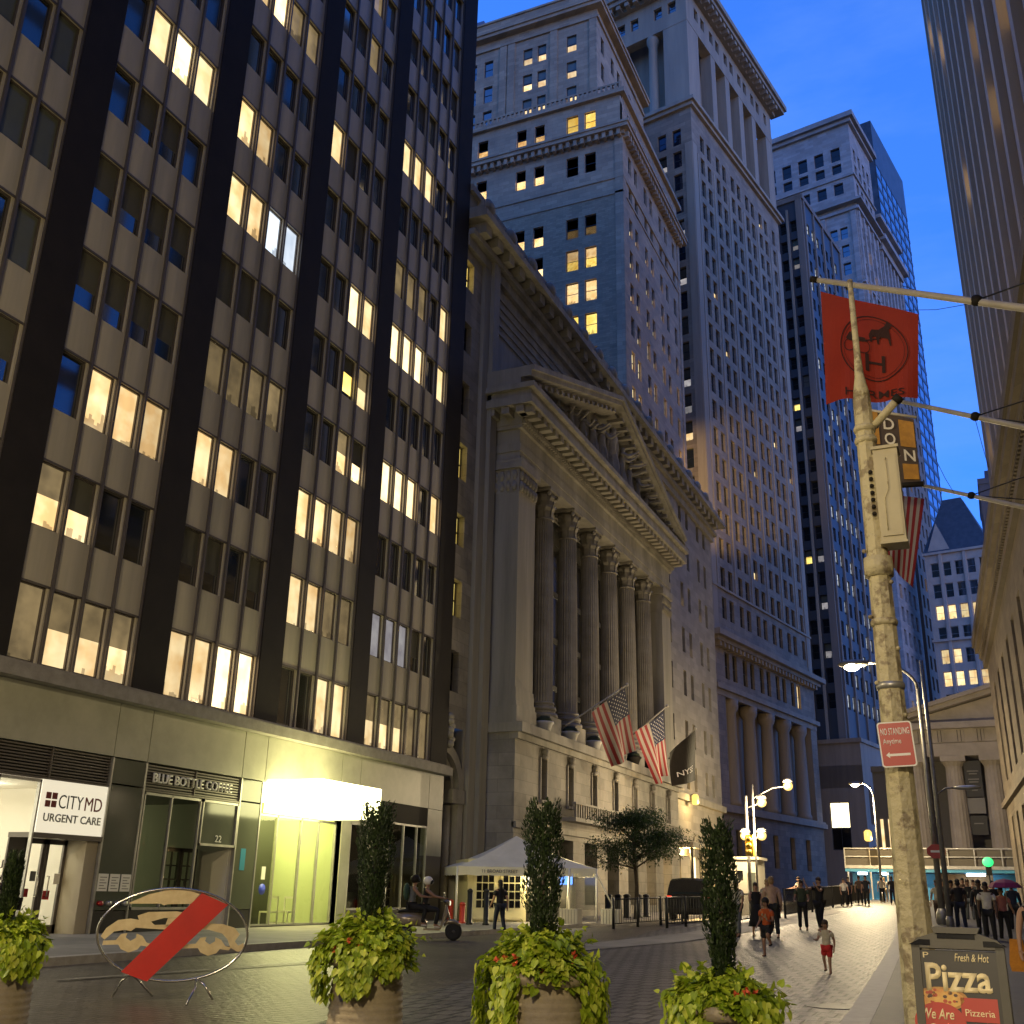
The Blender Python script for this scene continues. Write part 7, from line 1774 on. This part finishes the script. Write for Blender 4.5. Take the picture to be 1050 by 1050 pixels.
def person(px, py, y, lab, face=0, h=1.74, skin_=0, hair='brown', top='white', bot='jeans', sleeve=True, shorts=False, dress=False, longhair=False, grp=None, z=None, xyz=None, seat=None, feet=True, **pose):
    q = Vector(xyz) if xyz else pt(px, py, y)
    if z is not None: q.z = z
    elif q.x < -16.3: q.z += .14
    J = body_joints(h, **pose); s = h / 1.75
    low = min(J[n][0][2] - (J[n][1] if not isinstance(J[n][1], tuple) else J[n][1][1]) for n in J)
    T = Matrix.Translation((0, 0, -low))
    t = thing('person', lab, 'person', tuple(q), math.radians(face), grp)
    figure(J, 'body', SKIN[skin_], t, T)
    def seg(nm, names, edges, m_, g=.014): return skin(nm, sub(J, names, g * s), edges, m_, t, T)
    arm = []; an_ = []
    for sd in 'LR':
        an_ += ['sh' + sd]; arm += [('collar', 'sh' + sd)]
        a, b = Vector(J['sh' + sd][0]), Vector(J['el' + sd][0])
        if sleeve == 'long': an_ += ['el' + sd, 'wr' + sd]; arm += [('sh' + sd, 'el' + sd), ('el' + sd, 'wr' + sd)]
        elif sleeve:
            J['sl' + sd] = (tuple(a.lerp(b, .62)), .055 * s); an_ += ['sl' + sd]; arm += [('sh' + sd, 'sl' + sd)]
    J['shirthem'] = (tuple(Vector(J['pelvis'][0]) - Vector((0, 0, .02 * s))), (.15 * s, .118 * s))
    names = ['chest', 'waist', 'shirthem', 'collar'] + an_
    seg('dress' if dress else 'shirt', names, [('chest', 'waist'), ('waist', 'shirthem'), ('chest', 'collar')] + arm, CL[top], .02)
    if dress:
        mb = MB(); zz = J['pelvis'][0][2]; mb.lathe([(.15 * s, zz + .12 * s), (.18 * s, zz - .05 * s), (.24 * s, zz * .6), (.30 * s, zz * .36)], CL[top], 14); o = mb.build('skirt', t); o.matrix_basis = T
    else:
        ln = ['pelvis']; le = []
        for sd in 'LR':
            k, a = Vector(J['kn' + sd][0]), Vector(J['an' + sd][0]); ln += ['hip' + sd]; le += [('pelvis', 'hip' + sd)]
            if shorts:
                hp = Vector(J['hip' + sd][0]); J['sk' + sd] = (tuple(hp.lerp(k, .85)), .085 * s); ln += ['sk' + sd]; le += [('hip' + sd, 'sk' + sd)]
            else:
                J['ck' + sd] = (tuple(k.lerp(a, .93)), .052 * s); ln += ['kn' + sd, 'ck' + sd]; le += [('hip' + sd, 'kn' + sd), ('kn' + sd, 'ck' + sd)]
        seg('shorts' if shorts else 'trousers', ln, le, CL[bot], .016)
    for sd in 'LR':
        J['to2'] = (J['to' + sd][0], (.042 * s, .036 * s))
        skin('shoe', {'he' + sd: (J['he' + sd][0], .042 * s), 'to' + sd: (J['to' + sd][0], (.046 * s, .036 * s))}, [('he' + sd, 'to' + sd)], CL['black'] if sd else CL['white'], t, T)
    hc, cr = Vector(J['head'][0]), Vector(J['crown'][0]); hr = J['head'][1][1]
    mb = MB(); mb.ball(tuple(cr + Vector((0, -.012 * s, -.012 * s))), (hr * .98, hr * 1.12, hr * .95), HAIR[hair], 10, 7)
    mb.ball(tuple(hc + Vector((0, -.035 * s, .02 * s))), (hr * .95, hr * .9, hr * (1.0 if not longhair else 1.3)), HAIR[hair], 10, 7)
    if longhair: mb.ball(tuple(hc + Vector((0, -.06 * s, -.13 * s))), (hr * .95, hr * .6, hr * 1.7), HAIR[hair], 10, 7)
    o = mb.build('hair', t); o.matrix_basis = T
    mb = MB(); f = hc + Vector((0, hr * .93, 0))
    for sx in (-1, 1): mb.ball(tuple(f + Vector((sx * .032 * s, -.004, .03 * s))), (.013 * s, .008 * s, .008 * s), M_BLK, 6, 4)
    mb.box(tuple(f + Vector((-.025 * s, -.01, -.045 * s))), tuple(f + Vector((.025 * s, .002, -.036 * s))), CL['brown'])
    o = mb.build('eyes_and_mouth', t); o.matrix_basis = T
    mb = MB(); mb.ball(tuple(f + Vector((0, .01 * s, -.002))), (.014 * s, .02 * s, .025 * s), SKIN[skin_], 6, 5)
    for sx in (-1, 1): mb.ball(tuple(hc + Vector((sx * hr * .95, 0, .01))), (.012 * s, .022 * s, .032 * s), SKIN[skin_], 6, 5)
    o = mb.build('nose_and_ears', t); o.matrix_basis = T
    t['_low'] = -low
    return t
TOCAM = 180
def held(t, mb, name): return mb.build(name, t)
# the strolling group
p = person(757, 962, 36, 'man in white T-shirt and grey jeans walking, dark bag across his chest', 165, 1.74, 1, 'grey', 'white', 'grey', stride=.16, armL=(10, 20), armR=(-12, 15))
mb = MB(); mb.box((-.02, .11, 1.02), (.22, .19, 1.28), CL['black'], Matrix.Rotation(.3, 4, 'Y')); mb.tube([(-.14, .1, 1.45), (.1, .17, 1.2), (.2, .05, 1.05)], .018, CL['black'], 6); mb.build('bag', p)
person(777, 962, 36.5, 'woman in long black dress standing beside the peach-shirted man', 200, 1.64, 0, 'brown', 'black', 'black', dress=True, longhair=True, sleeve=False, stride=.05, armL=(5, 10), armR=(35, 60))
person(794, 963, 36, 'tall man in loose peach shirt and dark trousers seen from behind', 10, 1.84, 0, 'blond', 'peach', 'black', stride=.1, sleeve='long', armL=(20, 60), armR=(10, 15))
person(789, 951, 40, 'blond woman in cream top half hidden behind the peach-shirted man', 190, 1.72, 0, 'blond', 'cream', 'brown', longhair=True, stride=.08)
person(788, 981, 27.5, 'boy in orange printed T-shirt and dark shorts running barefoot', 165, 1.36, 1, 'black', 'orange', 'black', shorts=True, stride=.02, kneeL=.34, armL=(10, 80), armR=(-15, 70), child=True)
person(849, 989, 23, 'toddler in cream top and red shorts running alone on the cobbles', 170, 1.02, 1, 'brown', 'cream', 'red', shorts=True, stride=.12, kneeR=.12, armL=(-20, 40), armR=(30, 60), child=True, spread=.04)
bt_ = [c for c in C.objects if c.name.startswith('person') and 'orange printed' in c.get('label', '')][0]
mb = MB()
for i in range(9): mb.ball((R.uniform(-.07, .07), .118, .88 + R.uniform(-.06, .08)), (.022, .012, .03), CL['tan'], 6, 4)
mb.build('shirt_print', bt_)
person(824, 949, 41, 'person in olive top standing by the railing with hands low', 185, 1.7, 1, 'black', 'olive', 'black', stride=.05, armL=(20, 50), armR=(20, 50))
p = person(842, 950, 41, 'person in black raising a phone beside the railing', 150, 1.8, 0, 'brown', 'black', 'black', stride=.12, armL=(70, 60), armR=(85, 60), lean=-.03)
far = 'small figures up the street by the blue shed'
person(820, 922, 62, 'man leaning on the railing in pale top, farther than the phone holder', 120, 1.75, 0, 'brown', 'cream', 'black', grp='figures behind the long railing', armL=(40, 40), armR=(40, 40))
person(866, 921, 70, 'seated-looking figure in white shirt at the railing near the shed', 200, 1.6, 0, 'brown', 'white', 'black', grp='figures behind the long railing'); person(871, 921, 71, 'dark-clad figure beside the white-shirted one at the railing', 160, 1.7, 1, 'black', 'navy', 'black', grp='figures behind the long railing')
person(882, 921, 74, 'dark figure farther up the railing, left of the figure in black', 180, 1.75, 1, 'black', 'brown', 'black', grp='figures behind the long railing')
person(889, 923, 72, 'figure all in black walking on the road just before the shed', 175, 1.8, 1, 'black', 'black', 'black', grp=far, stride=.12)
person(905, 921, 82, 'figure in cream top in the white-lit passage of the shed', 20, 1.7, 0, 'brown', 'cream', 'black', grp=far); person(908, 921, 86, 'pale-clad figure deeper in the white-lit passage', 0, 1.68, 0, 'blond', 'white', 'tan', grp=far); person(916, 924, 76, 'lone dark figure at the right end of the lit passage', 185, 1.75, 2, 'black', 'black', 'navy', grp=far, stride=.1)
# crowd on the right pavement
crowd = 'crowd on the right pavement'
spec = [(1015, 951, 37, 'man in grey-white shirt and dark trousers facing us in the crowd', 180, 1.76, 'white', 'black', 2, 'black'), (1008, 950, 40, 'man in black jacket behind the grey-shirted man', 175, 1.8, 'black', 'black', 2, 'black'),
    (986, 946, 44, 'dark-clad broad person in the middle of the crowd', 10, 1.78, 'black', 'navy', 2, 'black'), (979, 944, 46, 'person in maroon-brown top left in the crowd', 185, 1.72, 'brown', 'black', 1, 'black'),
    (964, 944, 47, 'person with pale sleeves by the silver mast', 160, 1.72, 'cream', 'brown', 1, 'brown'), (971, 942, 50, 'shaded figure between the two masts', 190, 1.75, 'navy', 'black', 1, 'black'),
    (996, 943, 52, 'distant figure in dark coat near the crowd centre', 180, 1.74, 'black', 'grey', 1, 'brown'), (1002, 942, 56, 'figure in light top under the shed lamp', 200, 1.7, 'grey', 'black', 0, 'brown'),
    (991, 941, 60, 'small far figure in brown among the crowd', 170, 1.76, 'brown', 'black', 1, 'black'), (1022, 944, 46, 'figure in dark top right of the grey-shirted man', 10, 1.72, 'black', 'black', 1, 'black'),
    (1030, 948, 38, 'woman in pink blouse at the right of the crowd', 195, 1.62, 'pink', 'black', 1, 'brown'), (1041, 944, 44, 'shadowed figure at the right picture edge, behind the woman in pink', 0, 1.7, 'navy', 'black', 2, 'black')]
for i, (px, py, y, la, fc, h, tp, bt2, sk, hr) in enumerate(spec):
    person(px, py, y, la, fc, h, sk, hr, tp, bt2, grp=crowd, stride=.06 + .03 * (i % 3), sleeve='long' if i % 2 else True, armL=(10 + 5 * (i % 4), 20 + 15 * (i % 3)), armR=(-5 + 10 * (i % 3), 15 + 20 * (i % 2)))
# magenta umbrella top in the crowd
q = on_y(1030, 906, 37.5); um = thing('umbrella', 'small magenta umbrella held above the woman in pink', 'umbrella', tuple(q)); mb = MB(); mb.lathe([(.5, -.12), (.38, .02), (.2, .1), (.02, .14)], mat('magenta_cloth', (.22, .02, .08), .7), 8, smooth=False); mb.build('canopy', um); mb = MB(); mb.tube([(0, 0, .12), (0, 0, -.6)], .012, M_STEEL, 6); mb.build('shaft', um)
# person cut by the right edge, carrying a golden bag
p = person(1068, 985, 17.5, 'person in dark top at the right edge with a golden bag', 175, 1.7, 0, 'brown', 'black', 'tan', sleeve=False, grp=None, stride=.1, armL=(5, 5), armR=(5, 10))
mb = MB(); mb.prism([(-.1, 0), (.12, 0), (.14, .1), (.1, .42), (-.06, .42), (-.12, .1)], -.05, .05, CL['orange2'], Matrix.Translation((.27, .0, .55)) @ Matrix.Rotation(math.pi / 2, 4, 'X')); mb.build('bag', p)
# dark person at the far left
person(8, 952, 16.5, 'dark-clothed person with folded arms by the clinic, at the left edge', 150, 1.72, 2, 'black', 'black', 'black', sleeve='long', armL=(25, 95), armR=(25, 95))
# woman by the tent
person(512, 962, 35, 'woman in black top and jeans walking past the tent, white bag under her arm', 60, 1.72, 0, 'black', 'black', 'navy', longhair=True, stride=.14, armL=(10, 30), armR=(-20, 20))
# ================================================================ scooter with two riders
q = on_g(437, 962); q = on_g(437, 964)
dirv = Vector((.86, .50, 0)); rz = math.atan2(dirv.y, dirv.x) - math.pi / 2
M_SCO = mat('scooter_champagne', (.30, .25, .18), .25, metal=.3)
sc_ = thing('scooter', 'champagne step-through scooter with a chrome rear rack, ridden past the tent', 'scooter', tuple(q), rz)
def prof(mb, pts, w_, mt, n=10):
    """rounded shell along y-z profile: pts (y,z,halfwidth,height)"""
    vs = []; fs = []
    for (y, z, hw, hh) in pts:
        for k in range(n): a = 2 * math.pi * k / n; vs.append((hw * math.cos(a), y, z + hh * math.sin(a)))
    for i in range(len(pts) - 1):
        for k in range(n): fs.append((i * n + k, i * n + (k + 1) % n, (i + 1) * n + (k + 1) % n, (i + 1) * n + k))
    fs.append(tuple(range(n))); fs.append(tuple((len(pts) - 1) * n + k for k in range(n))); mb.mesh(vs, fs, mt, True)
mb = MB(); prof(mb, [(-.98, .62, .05, .05), (-.85, .58, .16, .15), (-.6, .56, .22, .2), (-.3, .55, .22, .19), (-.1, .5, .16, .15), (0, .42, .1, .1)], 0, M_SCO); mb.build('rear_body', sc_)
mb = MB(); mb.box((-.16, -.1, .27), (.16, .38, .32), M_SCO); mb.mesh([(-.2, .36, .3), (.2, .36, .3), (.24, .52, .7), (.14, .52, .98), (-.14, .52, .98), (-.24, .52, .7), (-.2, .40, .3), (.2, .40, .3), (.24, .57, .7), (.14, .57, .98), (-.14, .57, .98), (-.24, .57, .7)],
    [(0, 5, 4, 3, 2, 1), (6, 7, 8, 9, 10, 11), (0, 1, 7, 6), (1, 2, 8, 7), (2, 3, 9, 8), (3, 4, 10, 9), (4, 5, 11, 10), (5, 0, 6, 11)], M_SCO); mb.build('leg_shield', sc_)
mb = MB(); prof(mb, [(.5, .42, .05, .05), (.62, .52, .11, .07), (.8, .52, .11, .07), (.98, .42, .07, .05)], 0, M_SCO); mb.build('front_mudguard', sc_)
mb = MB(); prof(mb, [(-.85, .76, .1, .03), (-.7, .79, .14, .05), (-.3, .79, .14, .05), (-.08, .76, .1, .04)], 0, CL['black']); mb.build('seat', sc_)
for yy in (-.66, .78):
    TW = Matrix.Translation((0, yy, .25)) @ Matrix.Rotation(math.pi / 2, 4, 'Y')
    mb = MB(); mb.lathe([(.16, -.05), (.23, -.055), (.25, 0), (.23, .055), (.16, .05)], M_TYRE, 22, T=TW); wh = mb.build('wheel', sc_); mb = MB(); mb.lathe([(.13, -.045), (.155, -.05), (.155, .05), (.13, .045)], M_CHROME, 18, T=TW); mb.lathe([(.05, -.05), (.05, .05)], M_STEEL, 8, T=TW); mb.build('rim', wh)
mb = MB(); mb.tube([(0, .78, .25), (.0, .6, .75), (0, .52, 1.02)], .03, M_STEEL, 8); mb.build('fork', sc_)
mb = MB(); prof(mb, [(.46, 1.02, .08, .05), (.56, 1.04, .11, .08), (.64, 1.02, .07, .06)], 0, M_SCO); mb.tube([(-.34, .42, 1.06), (-.1, .52, 1.05), (.1, .52, 1.05), (.34, .42, 1.06)], .018, M_BLACK, 6); hb = mb.build('handlebar', sc_)
mb = MB(); mb.ball((0, .65, 1.02), (.07, .03, .07), mat('head_lamp', (.8, .8, .7), .2, emit=(1, .9, .6), estr=1.0), 8, 6); mb.build('headlight', hb)
for s in (-1, 1): mb = MB(); mb.tube([(s * .26, .46, 1.06), (s * .3, .48, 1.24)], .008, M_STEEL, 5); mb.ball((s * .31, .48, 1.28), (.055, .015, .045), M_STEEL, 8, 5); mb.build('mirror', hb)
mb = MB(); mb.tube([(-.1, -.85, .82), (-.1, -1.15, .86), (.1, -1.15, .86), (.1, -.85, .82)], .014, M_CHROME, 6); mb.build('rack', sc_)
mb = MB(); mb.tube([(.16, -.3, .26), (.2, -.8, .28), (.2, -1.0, .3)], .04, M_CHROME, 8); mb.build('exhaust', sc_)
def rider(yoff, lab, top, bot, skin_, helmet, seatz, arms, extra=None):
    J = body_joints(1.7, 0, arms, arms, .07)
    hz = J['pelvis'][0][2]; dz = seatz + .1 - hz
    for sd, sg in (('L', -1), ('R', 1)):
        hp = Vector((sg * .1, 0, J['pelvis'][0][2] - .02)); kn = hp + Vector((sg * .1, .42, -.06)); an = Vector((sg * .17, .34, hp.z - .47 + (.0)));
        J['hip' + sd] = (tuple(hp), .095); J['kn' + sd] = (tuple(kn), .062); J['an' + sd] = (tuple(an), .042); J['to' + sd] = (tuple(an + Vector((0, .15, -.05))), (.038, .028)); J['he' + sd] = (tuple(an + Vector((0, -.05, -.04))), .032)
    Tm = Matrix.Translation((0, yoff, dz)); W = wm(sc_) @ Tm
    t = thing('person', lab, 'person', tuple((wm(sc_) @ Vector((0, yoff, seatz)))), rz)
    T = wm(t).inverted() @ W
    figure(J, 'body', SKIN[skin_], t, T)
    nm = ['chest', 'waist', 'pelvis', 'collar', 'shL', 'shR']; ed = [('chest', 'waist'), ('waist', 'pelvis'), ('chest', 'collar'), ('collar', 'shL'), ('collar', 'shR')]
    skin('shirt', sub(J, nm, .02), ed, CL[top], t, T)
    skin('trousers', sub(J, ['pelvis', 'hipL', 'knL', 'anL', 'hipR', 'knR', 'anR'], .015), [('pelvis', 'hipL'), ('hipL', 'knL'), ('knL', 'anL'), ('pelvis', 'hipR'), ('hipR', 'knR'), ('knR', 'anR')], CL[bot], t, T)
    for sd in 'LR': skin('shoe', {'he' + sd: (J['he' + sd][0], .042), 'to' + sd: (J['to' + sd][0], (.046, .036))}, [('he' + sd, 'to' + sd)], CL['white'], t, T)
    mb = MB(); c = Vector(J['crown'][0]); mb.ball(tuple(c - Vector((0, .01, .02))), (.125, .145, .125), helmet, 14, 8); mb.ball(tuple(c + Vector((0, .07, -.05))), (.1, .09, .08), M_CGL, 10, 6); o = mb.build('helmet', t); o.matrix_basis = T
    if extra: mb = MB(); c = Vector(J['chest'][0]); mb.ball(tuple(c + Vector((0, -.2, .02))), (.16, .1, .24), CL[extra], 10, 8); o = mb.build('backpack', t); o.matrix_basis = T
    return t
rider(-.1, 'scooter driver in black vest and white sleeves wearing a white helmet', 'black', 'black', 1, M_WHITE, .8, (55, 25)); rider(-.48, 'pillion rider with green backpack behind the scooter driver', 'grey', 'black', 1, M_BLACK, .84, (45, 40), 'green')
